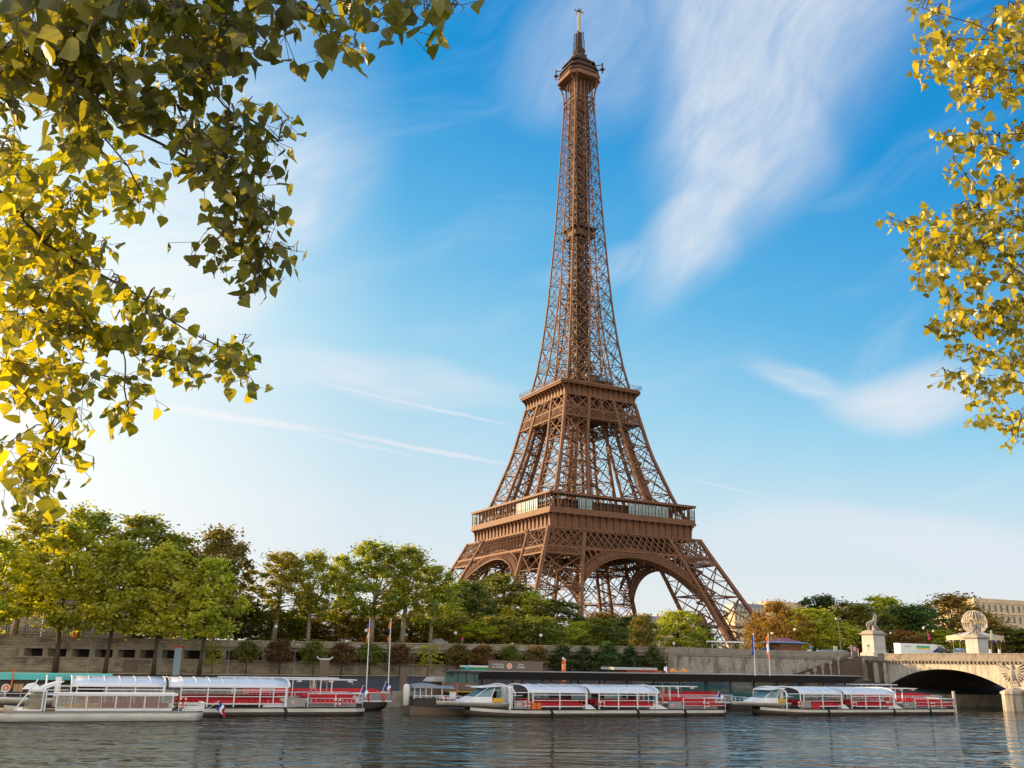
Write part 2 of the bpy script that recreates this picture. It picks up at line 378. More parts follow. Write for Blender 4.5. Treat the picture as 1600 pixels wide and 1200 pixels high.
face = lambda u, h, ins=0.0: (u, -(W_(h)-ins), h)
def build_tower():
    T = empty('lattice_tower', (TX, TY, TZ), TYAW, 'tall brown iron lattice tower on four splayed legs joined by arches', 'tower')
    rot = [k*math.pi/2 for k in range(4)]
    # --- legs
    me = leg_mesh([2.6, 14, 26, 38.9, 49.4], 1.15, .36, .45).mesh('leg', IRON)
    plate = MB()
    for s in (0,):                                          # soffit plates that run on down the inner edges of each leg
        hs = [3, 8, 14, 20, 26, 32]
        for a, b in zip(hs[:-1], hs[1:]):
            plate.beam((I_(a)-.2, -W_(a)+.6, a), (I_(b)-.2, -W_(b)+.6, b), 1.9, .5, up=(1, 0, 0))
            plate.beam((W_(a)-.6, -I_(a)+.2, a), (W_(b)-.6, -I_(b)+.2, b), 1.9, .5, up=(0, 1, 0))
            plate.beam((I_(a)+.0, -I_(a), a), (I_(b)+.0, -I_(b), b), 1.2, 1.2, up=(0, 1, 0))
    # plated lower stretch of the inclined lift way
    plate.hexa([(I_(3)+1.5, -I_(3)-10, 3), (I_(3)+1.5, -I_(3)-3, 3), (I_(3)+3, -I_(3)-3, 3), (I_(3)+3, -I_(3)-10, 3),
                (I_(19)+1.5, -I_(19)-10, 19), (I_(19)+1.5, -I_(19)-3, 19), (I_(19)+3, -I_(19)-3, 19), (I_(19)+3, -I_(19)-10, 19)])
    pme = plate.mesh('soffit_plate', IRON)
    fmes = []
    for f in leg_corners():
        fm = MB()
        x, y, z = f(0); q = f(3)
        fm.hexa([(x-3.2, y-3.2, -1), (x+3.2, y-3.2, -1), (x+3.2, y+3.2, -1), (x-3.2, y+3.2, -1),
                 (q[0]-1.6, q[1]-1.6, 3.0), (q[0]+1.6, q[1]-1.6, 3.0), (q[0]+1.6, q[1]+1.6, 3.0), (q[0]-1.6, q[1]+1.6, 3.0)])
        fmes.append(fm.mesh('footing', MAS))
    ume = leg_mesh([58, 69, 80, 90.5, 100.4, 110.4], 1.0, .34, .36).mesh('upper_leg', IRON)
    lift = MB(); hs = [50, 57, 64, 75, 86, 97, 108]
    for a_, w_ in ((.3, .8), (.7, .8)):
        for a, b in zip(hs[:-1], hs[1:]):
            q = lambda h: (W_(h)*(1-a_)+I_(h)*a_, -(W_(h)*.25+I_(h)*.75), h)
            lift.beam(q(a), q(b), w_, 1.4)
    lme = lift.mesh('lift_track', IRON)
    for r in rot:
        lg = part('leg', me, T, rz=r); part('soffit_plate', pme, lg); [part('footing', f_, lg) for f_ in fmes]; part('upper_leg', ume, T, rz=r); part('lift_track', lme, T, rz=r)
    # --- arches
    Cz = 2.5; Ri, Re = 37.0, 40.6
    m = MB()
    def ap(r, t, ins=0.0): h = Cz+r*math.cos(t); return (r*math.sin(t), h)
    def tmax(r):
        t = 0
        while t < 1.5 and r*math.sin(t) < I_(Cz+r*math.cos(t))+.6: t += .005
        return t
    ti, te = tmax(Ri), tmax(Re)
    for ins, fl in ((0, .85), (5.0, .5)):
        for r, tm_, wd in ((Ri, ti, fl), (Ri+.75, ti, .28), (Re, te, .75), (Re-.7, te, .25)):
            n = 44
            for k in range(n):
                a = -tm_+2*tm_*k/n; b = -tm_+2*tm_*(k+1)/n
                pa, pb = ap(r, a), ap(r, b)
                m.beam(face(pa[0], pa[1], ins+.3), face(pb[0], pb[1], ins+.3), wd if wd > .5 else wd, .42 if wd > .5 else wd, up=(0, 0, 1))
        n = 46 if ins == 0 else 24
        for k in range(n+1):
            t = -te+2*te*k/n
            a, b = ap(Ri, t), ap(Re, t); m.beam(face(a[0], a[1], ins+.2), face(b[0], b[1], ins+.2), .36)
            if k < n and ins == 0:
                t2 = -te+2*te*(k+1)/n; c, d = ap(Ri+.75, t2), ap(Re-.7, t2); a, b = ap(Ri+.75, t), ap(Re-.7, t)
                m.beam(face(a[0], a[1], .2), face(d[0], d[1], .2), .26); m.beam(face(b[0], b[1], .2), face(c[0], c[1], .2), .26)
    n = 40
    for k in range(n+1):                                    # soffit lattice
        t = -ti+2*ti*k/n; a = ap(Ri, t); m.beam(face(a[0], a[1], 0), face(a[0], a[1], 5), .4)
        b_ = ap(Re, t); m.beam(face(b_[0], b_[1], 0), face(b_[0], b_[1], 5), .3)
        if k < n:
            t2 = -ti+2*ti*(k+1)/n; b = ap(Ri, t2)
            m.beam(face(a[0], a[1], .2), face(b[0], b[1], 5), .25); m.beam(face(a[0], a[1], 5), face(b[0], b[1], .2), .25)
    ame = m.mesh('arch', IRON)
    # spandrel with round headed openings: posts fanning out of the arch
    m = MB(); H1 = 41.4
    for sgn in (1, -1):
        ts = [.30, .37, .44, .51, .58, .655, .73]
        prev = None
        for t in ts:
            a = ap(Re, t); dx, dz = math.sin(t*.55), math.cos(t*.55)
            L_ = (H1-a[1])/dz; e = (a[0]+dx*L_, H1)
            k = 0
            while e[0] > I_(e[1]) and k < 400: k += 1; L_ -= .05; e = (a[0]+dx*L_, a[1]+dz*L_)
            if L_ > .3: m.beam(face(sgn*a[0], a[1], .2), face(sgn*e[0], e[1], .2), .6, .5)
            if prev and L_ > .9:
                (p0, p1) = prev; mid = ((p1[0]+e[0])/2, (p1[1]+e[1])/2); rr = math.hypot(p1[0]-e[0], p1[1]-e[1])/2
                ax = Vector((e[0]-p1[0], 0, e[1]-p1[1])).normalized(); dn = Vector((-dx, 0, -dz))
                q = [Vector((mid[0], 0, mid[1]))+dn*rr*1.0+ax*(rr*math.cos(v))-dn*(rr*math.sin(v)) for v in np.linspace(0, math.pi, 7)]
                for c, d in zip(q[:-1], q[1:]): m.beam(face(sgn*c.x, c.z, .2), face(sgn*d.x, d.z, .2), .42, .4)
                # filled spandrel corners
                m.beam(face(sgn*p1[0], p1[1], .2), face(sgn*e[0], e[1], .2), .7, .4)
            prev = (a, e)
    sme = m.mesh('arch_spandrel', IRON)
    # --- big girders below the platforms
    m = MB()
    for ins, w in ((0, .34), (3.2, .3)):
        f = lambda u, h: face(u, h, ins)
        A, B = 41.7, 49.4
        for h, ww in ((A, .75), (B, .6)): m.beam(f(-W_(h), h), f(W_(h), h), ww, ww)
        diamond(m, lambda u, h: f(u*W_(h)/W_(A), h), -W_(A), W_(A), A, B, 3.25, w)
        if ins == 0:
            for s in (1, -1):
                for h, ww in ((38.9, .6),): m.beam(f(s*I_(h), h), f(s*W_(h), h), ww, ww)
                a, b = (I_(40), W_(40)) if s > 0 else (-W_(40), -I_(40))
                diamond(m, f, a, b, 39.1, A, 1.45, .26)
                m.beam(f(s*I_(36), 36), f(s*I_(50), 50), 1.0, .8)
    fI = lambda u, h: (u, -I_(h)-.5, h)
    for h in (41.7, 49.4): m.beam(fI(-W_(h), h), fI(W_(h), h), .7)
    diamond(m, fI, -W_(45), W_(45), 41.7, 49.4, 4.5, .4)
    gme = m.mesh('lattice_girder', IRON)
    m = MB()
    for ins, w in ((0, .3), (2.2, .25)):
        f = lambda u, h: face(u, h, ins)
        for h, ww in ((100.4, .5), (104.6, .5), (110.4, .45)): m.beam(f(-W_(h), h), f(W_(h), h), ww)
        diamond(m, lambda u, h: f(u*W_(h)/W_(102), h), -W_(104), W_(104), 100.5, 104.6, 1.35 if ins == 0 else 2.6, w*.8)
        bays = [-1, -.36, -.12, .12, .36, 1] if False else [-1, -.68, -.36, -.12, .12, .36, .68, 1]
        for a, b in zip(bays[:-1], bays[1:]):
            p = lambda k, h: f(k*W_(h), h)
            m.beam(p(a, 104.6), p(b, 110.4), w*1.2); m.beam(p(b, 104.6), p(a, 110.4), w*1.2)
        for k in (-.36, 0, .36): m.beam(f(k*W_(100), 100.4), f(k*W_(110), 110.4), .55)
    g2 = m.mesh('upper_lattice_girder', IRON)
    for r in rot:
        part('arch', ame, T, rz=r); part('arch_spandrel', sme, T, rz=r); part('lattice_girder', gme, T, rz=r); part('upper_lattice_girder', g2, T, rz=r)
    # --- first platform
    def ring(m, wo, wi, z0, z1):
        for k in range(4):
            c, s = math.cos(k*math.pi/2), math.sin(k*math.pi/2)
            pts = [(-wo, -wo), (wo, -wo), (wi, -wi), (-wi, -wi)]
            q = [(x*c-y*s, x*s+y*c) for x, y in pts]
            m.hexa([(x, y, z0) for x, y in q]+[(x, y, z1) for x, y in q])
    m = MB(); ring(m, 35.0, 12, 55.6, 56.6); ring(m, 35.75, 34.0, 55.3, 56.2); ring(m, 35.5, 34.0, 56.2, 57.7); ring(m, 34.05, 33.4, 49.5, 55.3); ring(m, 34.5, 33.3, 48.7, 49.5)
    for k in range(-3, 4):
        for s in (0, 1):
            a, b = (k*9, -33, 54.6), (k*9, 33, 54.6)
            if s: a, b = (a[1], a[0], a[2]), (b[1], b[0], b[2])
            m.beam(a, b, .8, 2.2)
    m.build('platform', IRON, T)
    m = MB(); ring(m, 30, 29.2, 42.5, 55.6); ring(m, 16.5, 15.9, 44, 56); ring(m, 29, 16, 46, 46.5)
    m.build('platform_shade_wall', IRON_D, T)  # dark walls added inside the platform to deepen the shade behind the lattice
    m = MB(); n = 21
    for i in range(n+1):
        u = -33.9+67.8*i/n
        prof = [(34.0, 49.7), (34.55, 49.7), (34.5, 51.2), (34.62, 52.8), (35.0, 54.2), (35.7, 55.2), (34.0, 55.2)]
        m.loft([[(u-.22, -y, z) for y, z in prof], [(u+.22, -y, z) for y, z in prof]])
        m.beam((u, -34.4, 49.7), (u, -34.8, 49.0), .7)
        m.sphere((u, -35.75, 55.0), .3, 6, 4)
        if i < n: m.box(u+.6, u+67.8/n-.6, -34.12, -34.0, 50.3, 51.4)
    cme = m.mesh('bracket', IRON)
    m = MB()
    for i in range(43):
        u = -35.3+70.6*i/42
        m.beam((u, -35.3, 57.6), (u, -35.3, 63.2), .3 if i % 2 == 0 else .16)
        if i % 2 == 0: m.beam((u, -31.5, 57), (u, -31.5, 63), .3)
    m.box(-35.6, 35.6, -35.7, -29.5, 63.2, 63.7); m.box(-35.8, 35.8, -35.95, -35.6, 62.95, 63.85)
    m.beam((-35.3, -35.3, 58.9), (35.3, -35.3, 58.9), .12)
    gal = m.mesh('gallery', IRON)
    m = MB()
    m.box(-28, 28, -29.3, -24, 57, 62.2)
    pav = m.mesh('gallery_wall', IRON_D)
    for k, r in enumerate(rot):
        part('bracket', cme, T, rz=r); part('gallery', gal, T, rz=r); part('gallery_wall', pav, T, rz=r)
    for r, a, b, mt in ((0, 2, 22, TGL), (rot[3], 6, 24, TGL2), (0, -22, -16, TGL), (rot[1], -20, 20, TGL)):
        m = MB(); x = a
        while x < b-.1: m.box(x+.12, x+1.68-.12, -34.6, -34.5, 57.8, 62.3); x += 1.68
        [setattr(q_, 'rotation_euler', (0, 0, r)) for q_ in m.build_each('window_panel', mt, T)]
    m = MB()
    m.box(-35.2, -33, -35.25, -35.2, 57.8, 61.8); m.box(-35.25, -35.2, -35.2, -33, 57.8, 61.8)
    for r in (rot[1], rot[3]): part('corner_glass', m.mesh('corner_glass', TGL), T, rz=r)
    # --- second platform
    def octo(w, c): return [(-w+c, -w), (w-c, -w), (w, -w+c), (w, w-c), (w-c, w), (-w+c, w), (-w, w-c), (-w, -w+c)]
    m = MB(); m.prism(octo(20.5, 2.4), 114.6, 116.3); m.prism(octo(20.9, 2.5), 115.3, 115.8); m.prism(octo(17.9, .3), 110.4, 114.6)
    m.build('upper_platform', IRON, T)
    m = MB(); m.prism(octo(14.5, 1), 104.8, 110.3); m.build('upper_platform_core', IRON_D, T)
    m = MB()
    for i in range(14):
        u = -17.6+35.2*i/13
        prof = [(17.9, 110.6), (18.15, 110.6), (18.2, 111.8), (18.7, 113.0), (19.6, 114.0), (20.45, 114.6), (17.9, 114.6)]
        m.loft([[(u-.17, -y, z) for y, z in prof], [(u+.17, -y, z) for y, z in prof]])
    bme = m.mesh('upper_bracket', IRON)
    m = MB()
    for i in range(27):
        u = -20.2+40.4*i/26; m.beam((u, -20.2, 116.3), (u*.99, -20.6 if i % 2 else -20.2, 118.3), .13)
    for z in (117.3, 118.2): m.beam((-20.3, -20.3, z), (20.3, -20.3, z), .1)
    rme = m.mesh('railing', IRON)
    for r in rot: part('upper_bracket', bme, T, rz=r); part('railing', rme, T, rz=r)
    m = MB(); m.box(-9.5, 9.5, -11, 11, 116.3, 121); m.box(-11.5, 11.5, -9, 9, 116.3, 119.5); m.prism(octo(13.5, 5), 119.4, 119.9); m.box(-4, 4, -13, -9, 116.3, 122.5)
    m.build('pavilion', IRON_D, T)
    m = MB(); m.hexa([(2, -14.2, 119.9), (9, -14.2, 119.9), (9, -11.5, 119.9), (2, -11.5, 119.9), (2.5, -13.4, 121.8), (8.5, -13.4, 121.8), (8.5, -11.6, 122.6), (2.5, -11.6, 122.6)])
    m.build('pavilion_skylight', mat('blue_glass', (.12, .28, .4), .2), T)
    # --- the shaft
    lv = [116.3, 128, 139.5, 150.5, 161, 171, 180.5, 189.5, 198, 206, 213.8, 221.3, 228.5, 235.4, 242, 248.4, 254.6, 260.6, 266.5]
    m = MB()
    gw = lambda h: float(np.interp(h, [116, 180, 266], [.62, .5, .36]))
    for a, b in zip(lv[:-1], lv[1:]):
        g = gw(a); x = g*.52
        for sx in (1, -1):
            p = lambda h, k: face(sx*(W_(h) if k else I_(h)), h)
            if sx > 0: m.beam(p(a, 1), p(b, 1), g*1.25)
            if I_(a) > .2 or sx > 0: m.beam(p(a, 0), p(b, 0), g)
            m.beam(p(a, 1), p(b, 0), x); m.beam(p(a, 0), p(b, 1), x); m.beam(p(a, 1), p(a, 0), x*.9)
            q = (a+b)/2; cx = (Vector(p(a, 1))+Vector(p(b, 0)))/2
            m.beam(cx-Vector((.8*g, 0, 0)), cx+Vector((.8*g, 0, 0)), g*1.6, g*.5)
            if I_(a) > .2:                                   # inner faces of each corner bay
                r_ = lambda h, k: (sx*(W_(h) if k else I_(h)), -I_(h), h)
                m.beam(r_(a, 1), r_(b, 0), x*.8); m.beam(r_(a, 0), r_(b, 1), x*.8); m.beam(r_(a, 0), r_(b, 0), g*.8); m.beam(r_(a, 1), r_(a, 0), x*.7)
        m.beam(face(-I_(a), a), face(I_(a), a), x*.9)
        for sx in (1, -1):
            q = (a+b)/2; c0 = Vector(face(sx*(W_(q)+I_(q))/2, q)); m.beam(face(sx*W_(q), q), c0, x*.55); m.beam(c0, face(sx*I_(q), q), x*.55); m.beam(face(sx*(W_(a)+I_(a))/2, a), c0, x*.5)
            m.beam((sx*W_(a)*.9, -W_(a)*.9, a), (sx*W_(b)*.35, -W_(b)*.35, b), x*.4)
        if I_(a) > 1.5: 
            m.beam(face(-I_(a), a), face(I_(b), b), x*.6); m.beam(face(I_(a), a), face(-I_(b), b), x*.6)
        # horizontal spiders
        m.beam((W_(a), -W_(a), a), (0, 0, a), x*.8); m.beam((0, -W_(a), a), (0, 0, a), x*.7); m.beam((0, -W_(a), a), (W_(a), 0, a), x*.7)
        m.beam((W_(a)*.55, -W_(a), a), (W_(a), -W_(a)*.55, a), x*.6); m.beam((W_(a)*.5, -W_(a)*.5, a), (W_((a+b)/2), -W_((a+b)/2), (a+b)/2), x*.6)
    shm = m.mesh('shaft_face', IRON)
    for r in rot: part('shaft_face', shm, T, rz=r)
    m = MB(); k = 0
    h = 116.3
    while h < 268:
        w = min(3.5, W_(h)*.58); w2 = w
        for sx, sy in ((1, 1), (1, -1), (-1, 1), (-1, -1)): m.beam((sx*w, sy*w, h), (sx*w, sy*w, h+3.6), .42)
        for s in (1, -1):
            m.beam((-w, s*w, h), (w, s*w, h+3.6), .5); m.beam((s*w, -w, h), (s*w, w, h+3.6), .5); m.beam((0, s*w, h), (0, s*w, h+3.6), .7, .3); m.beam((s*w, 0, h), (s*w, 0, h+3.6), .7, .3)
            m.beam((w, s*w, h), (-w, s*w, h+3.6), .5); m.beam((s*w, w, h), (s*w, -w, h+3.6), .5)
            m.beam((-w, s*w, h), (w, s*w, h), .3); m.beam((s*w, -w, h), (s*w, w, h), .3)
        for u in (-1.1, 1.1): m.beam((u, 0, h), (u, 0, h+3.6), 1.3, 2.2)
        h += 3.6
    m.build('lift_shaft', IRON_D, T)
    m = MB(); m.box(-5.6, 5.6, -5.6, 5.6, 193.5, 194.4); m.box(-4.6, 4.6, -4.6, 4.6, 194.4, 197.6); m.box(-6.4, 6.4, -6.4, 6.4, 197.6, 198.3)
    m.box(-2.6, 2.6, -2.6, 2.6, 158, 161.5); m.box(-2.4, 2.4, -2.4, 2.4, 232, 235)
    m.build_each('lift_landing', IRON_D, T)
    # --- summit
    m = MB()
    for k in range(4):
        c, s = math.cos(k*math.pi/2), math.sin(k*math.pi/2); ro = lambda p: (p[0]*c-p[1]*s, p[0]*s+p[1]*c, p[2])
        for h in (266.5, 269.3): m.beam(ro((-5.4, -5.4, h)), ro((5.4, -5.4, h)), .5)
        for u in (-4.2, -2.1, 0, 2.1, 4.2): m.beam(ro((u, -5.2, 266)), ro((u, -5.2, 278)), .35)
        for u in (-5.3, 5.3):
            pts = [(5.35, 262), (5.4, 268), (5.7, 271.5), (6.3, 274.5), (7.3, 277.3), (8.6, 279.2)]
            for (a, ha), (b, hb) in zip(pts[:-1], pts[1:]):
                m.beam(ro((u*(1 if u > 0 else 1), -a, ha)), ro((u*(1+.02*(hb-268)*(hb > 268)), -b, hb)), .55, .5)
        for u in np.linspace(-5, 5, 6):
            m.beam(ro((u, -5.3, 262)), ro((u+1.4, -5.3, 266.5)), .22); m.beam(ro((u, -5.3, 266.5)), ro((u+1.4, -5.3, 269.3)), .22)
    m.build('summit_bracket', IRON, T)
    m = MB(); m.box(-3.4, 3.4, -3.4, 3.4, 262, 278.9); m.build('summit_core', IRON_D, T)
    m = MB()
    m.prism(octo(8.9, 3.2), 279.0, 279.7); m.prism(octo(8.75, 3.2), 279.7, 281.3); m.prism(octo(8.95, 3.2), 281.9, 282.2)
    m.build('summit_gallery', IRON, T)
    m = MB(); m.prism(octo(7.4, 2.8), 282.2, 285.0); m.prism(octo(8.3, 3.0), 284.9, 285.4); m.build('summit_screen', IRON_D, T)
    m = MB()
    m.prism(octo(6.2, 2.4), 285.4, 288.6); m.prism(octo(7.2, 2.4), 288.6, 289.0); m.prism(octo(4.4, 1.8), 289.0, 291.6)
    m.loft([[(x, y, 291.6) for x, y in octo(4.6, 1.9)], [(x, y, 294.3) for x, y in octo(3.1, 1.3)], [(x, y, 297.0) for x, y in octo(2.0, .8)], [(x, y, 298.6) for x, y in octo(1.9, .8)]])
    m.build('summit_cabin', IRON_D, T)
    m = MB(); rnd = random.Random(4)
    for i in range(150):                                     # aerials, dishes and small gear bristling over the roof
        a = rnd.uniform(0, 6.28); h = rnd.uniform(284.5, 299); rad = float(np.interp(h, [284, 289, 294, 299], [8.3, 6.9, 3.6, 2.1]))*rnd.uniform(.75, 1.06)
        x, y = rad*math.cos(a), rad*math.sin(a); l = rnd.uniform(.8, 2.4)
        m.beam((x*.8, y*.8, h), (x, y, h+.3), .18); m.beam((x, y, h-.3), (x, y, h+l), rnd.uniform(.1, .38))
        if i % 5 == 0: m.lathe([(.1, 0), (.8, .5)], 8, (x, y, h))
    for x, y in ((-8.7, 8.2), (8.8, -8.2)):
        m.beam((x, y, 283.2), (x, y, 289.0), .55); m.beam((x*.7, y*.7, 285.2), (x, y, 285.2), .4); m.beam((x*.7, y*.7, 288), (x, y, 288), .3); m.box(x-.9, x+.9, y-.9, y+.9, 285, 285.7)
    m.build('aerial', IRON_D, T)
    m = MB()
    for h in np.arange(298, 309, 1.0):
        w = 1.35 if h < 304 else 1.15
        for sx, sy in ((1, 1), (1, -1), (-1, 1), (-1, -1)):
            m.beam((sx*w*.8, sy*w*.8, h), (sx*w*.8, sy*w*.8, h+1), .3); m.beam((sx*w*.6, sy*w*.6, h+.5), (sx*w*1.55, sy*w*1.55, h+.5), .28); m.beam((sx*w*.8, sy*w*.8, h), (-sx*w*.8, sy*w*.8, h+1), .2)
            m.beam((sx*w*1.5, sy*w*1.5, h+.1), (sx*w*1.5, sy*w*1.5, h+.95), .22)
        m.box(-w*.75, w*.75, -w*.75, w*.75, h, h+.35)
    m.build('lattice_mast', IRON_D, T)
    m = MB()
    m.lathe([(.75, 309), (.72, 321)], 8)
    for h in np.arange(309.5, 321, 1.1): m.lathe([(.95, h), (.95, h+.35)], 8)
    m.build('mast', IRON_L, T)
    m = MB(); m.lathe([(.5, 321), (1.2, 321.4), (1.2, 322), (.3, 322.4), (.15, 324.5)], 8)
    for a in (0, math.pi/2): m.beam((-2.6*math.cos(a), -2.6*math.sin(a), 321.8), (2.6*math.cos(a), 2.6*math.sin(a), 321.8), .3)
    for s in (1, -1): m.beam((s*2.4, 0, 321), (s*2.4, 0, 322.8), .25)
    m.build('mast_head', IRON_D, T)
build_tower()
# ================================================================ ground, water, quay walls
D_EDGE, D_WALL = 149.0, 168.0
def LP(s, D, z=0.0):
    """point s metres along the bank line Y = D + SL*X, s measured in X"""
    return Vector((s, D*DK+SL*s, z))
GRAV = mat('park_ground', (.16, .13, .08), .9, noise=.25, nscale=.08, dirt=((.06, .09, .025), .05, .8))
def build_ground():
    m = MB()
    # upper ground from the quay wall to the horizon, one sheet
    f = lambda s, D, z: tuple(LP(s, D, z))
    ss = [-9000, -460, -184, -126, -69, 0, 34, 69, 96, 150, 460, 9000]
    zz = [8.2, 8.2, 8.3, 8.4, 8.7, 9.2, 9.4, 9.6, 9.7, 9.7, 9.7, 9.7]
    rows = []
    for D, dz in ((D_WALL+.3, 0), (200, 0), (320, 0), (9000, 0)): rows.append([f(s, D, z+dz) for s, z in zip(ss, zz)])
    m.loft(rows, cap=False, closed=False)
    o = m.build('ground', GRAV); tag(o, kind='structure')
build_ground()
def build_water():
    m = MB(); m.quadpts([(-9000, -40, 0), (9000, -40, 0), (9000, 300, 0), (-9000, 300, 0)])
    m = MB(); a = [tuple(LP(-5000, -60+2300, -.0))]
    x0, x1 = -700, 700
    m.quadpts([tuple(LP(x0, -330)), tuple(LP(x1, -330)), tuple(LP(x1, 175)), tuple(LP(x0, 175))])
    w = bpy.data.materials.new('river_water'); w.use_nodes = True; nt = w.node_tree; b = nt.nodes['Principled BSDF']; N = nt.nodes.new; L = nt.links.new
    b.inputs['Base Color'].default_value = (.010, .016, .008, 1); b.inputs['Roughness'].default_value = .04; b.inputs['IOR'].default_value = 1.33; b.inputs['Specular IOR Level'].default_value = .62
    tc = N('ShaderNodeTexCoord')
    def nz(sx, sy, rot, det, dist=0.4):
        mp = N('ShaderNodeMapping'); L(tc.outputs['Object'], mp.inputs[0]); mp.inputs['Rotation'].default_value = (0, 0, rot); mp.inputs['Scale'].default_value = (sx, sy, 1)
        n = N('ShaderNodeTexNoise'); n.inputs['Scale'].default_value = 1; n.inputs['Detail'].default_value = det; n.inputs['Distortion'].default_value = dist; n.inputs['Roughness'].default_value = .5; L(mp.outputs[0], n.inputs['Vector']); return n.outputs[0]
    a1 = nz(.30, .52, R(20), 1, 1.2); a2 = nz(.85, 1.5, R(-8), 1, .8); a3 = nz(.07, .12, R(0), 2); a4 = nz(3.0, 4.2, R(5), 1); a5 = nz(.06, .17, R(-6), 2, 1.5)
    def mul(a, k):
        q = N('ShaderNodeMath'); q.operation = 'MULTIPLY'; L(a, q.inputs[0])
        if isinstance(k, (int, float)): q.inputs[1].default_value = k
        else: L(k, q.inputs[1])
        return q.outputs[0]
    def add(a, c):
        q = N('ShaderNodeMath'); q.operation = 'ADD'; L(a, q.inputs[0]); L(c, q.inputs[1]); return q.outputs[0]
    amp = N('ShaderNodeMapRange'); L(a3, amp.inputs[0]); amp.inputs[1].default_value = .35; amp.inputs[2].default_value = .65; amp.inputs[3].default_value = .55; amp.inputs[4].default_value = 1.25
    h = add(mul(a1, WAVE[0]), add(mul(mul(a2, amp.outputs[0]), WAVE[1]), add(mul(a4, WAVE[2]), mul(a5, WAVE[3]))))
    bp = N('ShaderNodeBump'); bp.inputs['Strength'].default_value = 1; bp.inputs['Distance'].default_value = 1.0; L(h, bp.inputs['Height']); L(bp.outputs[0], b.inputs['Normal'])
    o = m.build('water', w); tag(o, kind='structure')
WAVE = (.25, .045, .003, .75)
build_water()
CONC = mat('concrete', (.33, .29, .24), .85, noise=.18, nscale=.7, bump=.3, dirt=((.12, .10, .08), .5, .7, (1, 1, .5)))
TARM = mat('tarmac', (.075, .07, .075), .85, noise=.2, nscale=.4, bump=.2, bscale=20, spec=.15)
STONE = mat('embankment_stone', (.40, .33, .235), .9, noise=.25, nscale=.5, bump=.5, bscale=3, dirt=((.10, .08, .06), .28, .8, (1, 1, 2.4)))
STONE_D = mat('dark_recess', (.035, .03, .026), .9, noise=.2)  # near-black back of the wall openings, their shade put into the colour
COPING = mat('stone_coping', (.36, .30, .22), .85, noise=.2, nscale=.5, dirt=((.10, .085, .06), .6, .6))
WALLS = mat('side_wall_stone', (.42, .37, .31), .9, noise=.2, nscale=.8, bump=.4, bscale=4, dirt=((.11, .10, .085), .35, .8, (2.2, 2.2, .8)))
PAINT = mat('road_paint', (.7, .7, .66), .7)
def brickify(m, sx, sz, mortar=(.5, .5, .5), k=.8):
    """courses of stone: multiply a brick pattern into the base colour"""
    nt = m.node_tree; b = nt.nodes['Principled BSDF']; src = b.inputs['Base Color'].links[0].from_socket; N = nt.nodes.new; L = nt.links.new
    tc = N('ShaderNodeTexCoord'); sp = N('ShaderNodeSeparateXYZ'); L(tc.outputs['Object'], sp.inputs[0]); cb = N('ShaderNodeCombineXYZ'); ad = N('ShaderNodeMath'); ad.operation = 'ADD'
    L(sp.outputs[0], ad.inputs[0]); L(sp.outputs[1], ad.inputs[1]); L(ad.outputs[0], cb.inputs[0]); L(sp.outputs[2], cb.inputs[1])
    br = N('ShaderNodeTexBrick'); br.inputs['Scale'].default_value = 1; br.inputs['Brick Width'].default_value = sx; br.inputs['Row Height'].default_value = sz
    br.inputs['Color1'].default_value = (1, 1, 1, 1); br.inputs['Color2'].default_value = (.78, .78, .78, 1); br.inputs['Mortar'].default_value = (*mortar, 1); br.inputs['Mortar Size'].default_value = .035; L(cb.outputs[0], br.inputs[0])
    mx = N('ShaderNodeMix'); mx.data_type = 'RGBA'; mx.blend_type = 'MULTIPLY'; mx.inputs[0].default_value = k; L(src, mx.inputs[6]); L(br.outputs[0], mx.inputs[7]); L(mx.outputs[2], b.inputs['Base Color'])
brickify(STONE, 1.3, .42); brickify(WALLS, 1.2, .4); 
def zq(s): return float(np.interp(s, [-150, -69, 0, 46, 104], [4.35, 4.45, 4.8, 5.0, 5.1]))      # foot of the wall
def zt(s): return float(np.interp(s, [-150, -69, 0, 34, 96], [9.45, 9.75, 10.5, 10.9, 10.9]))   # top of its parapet
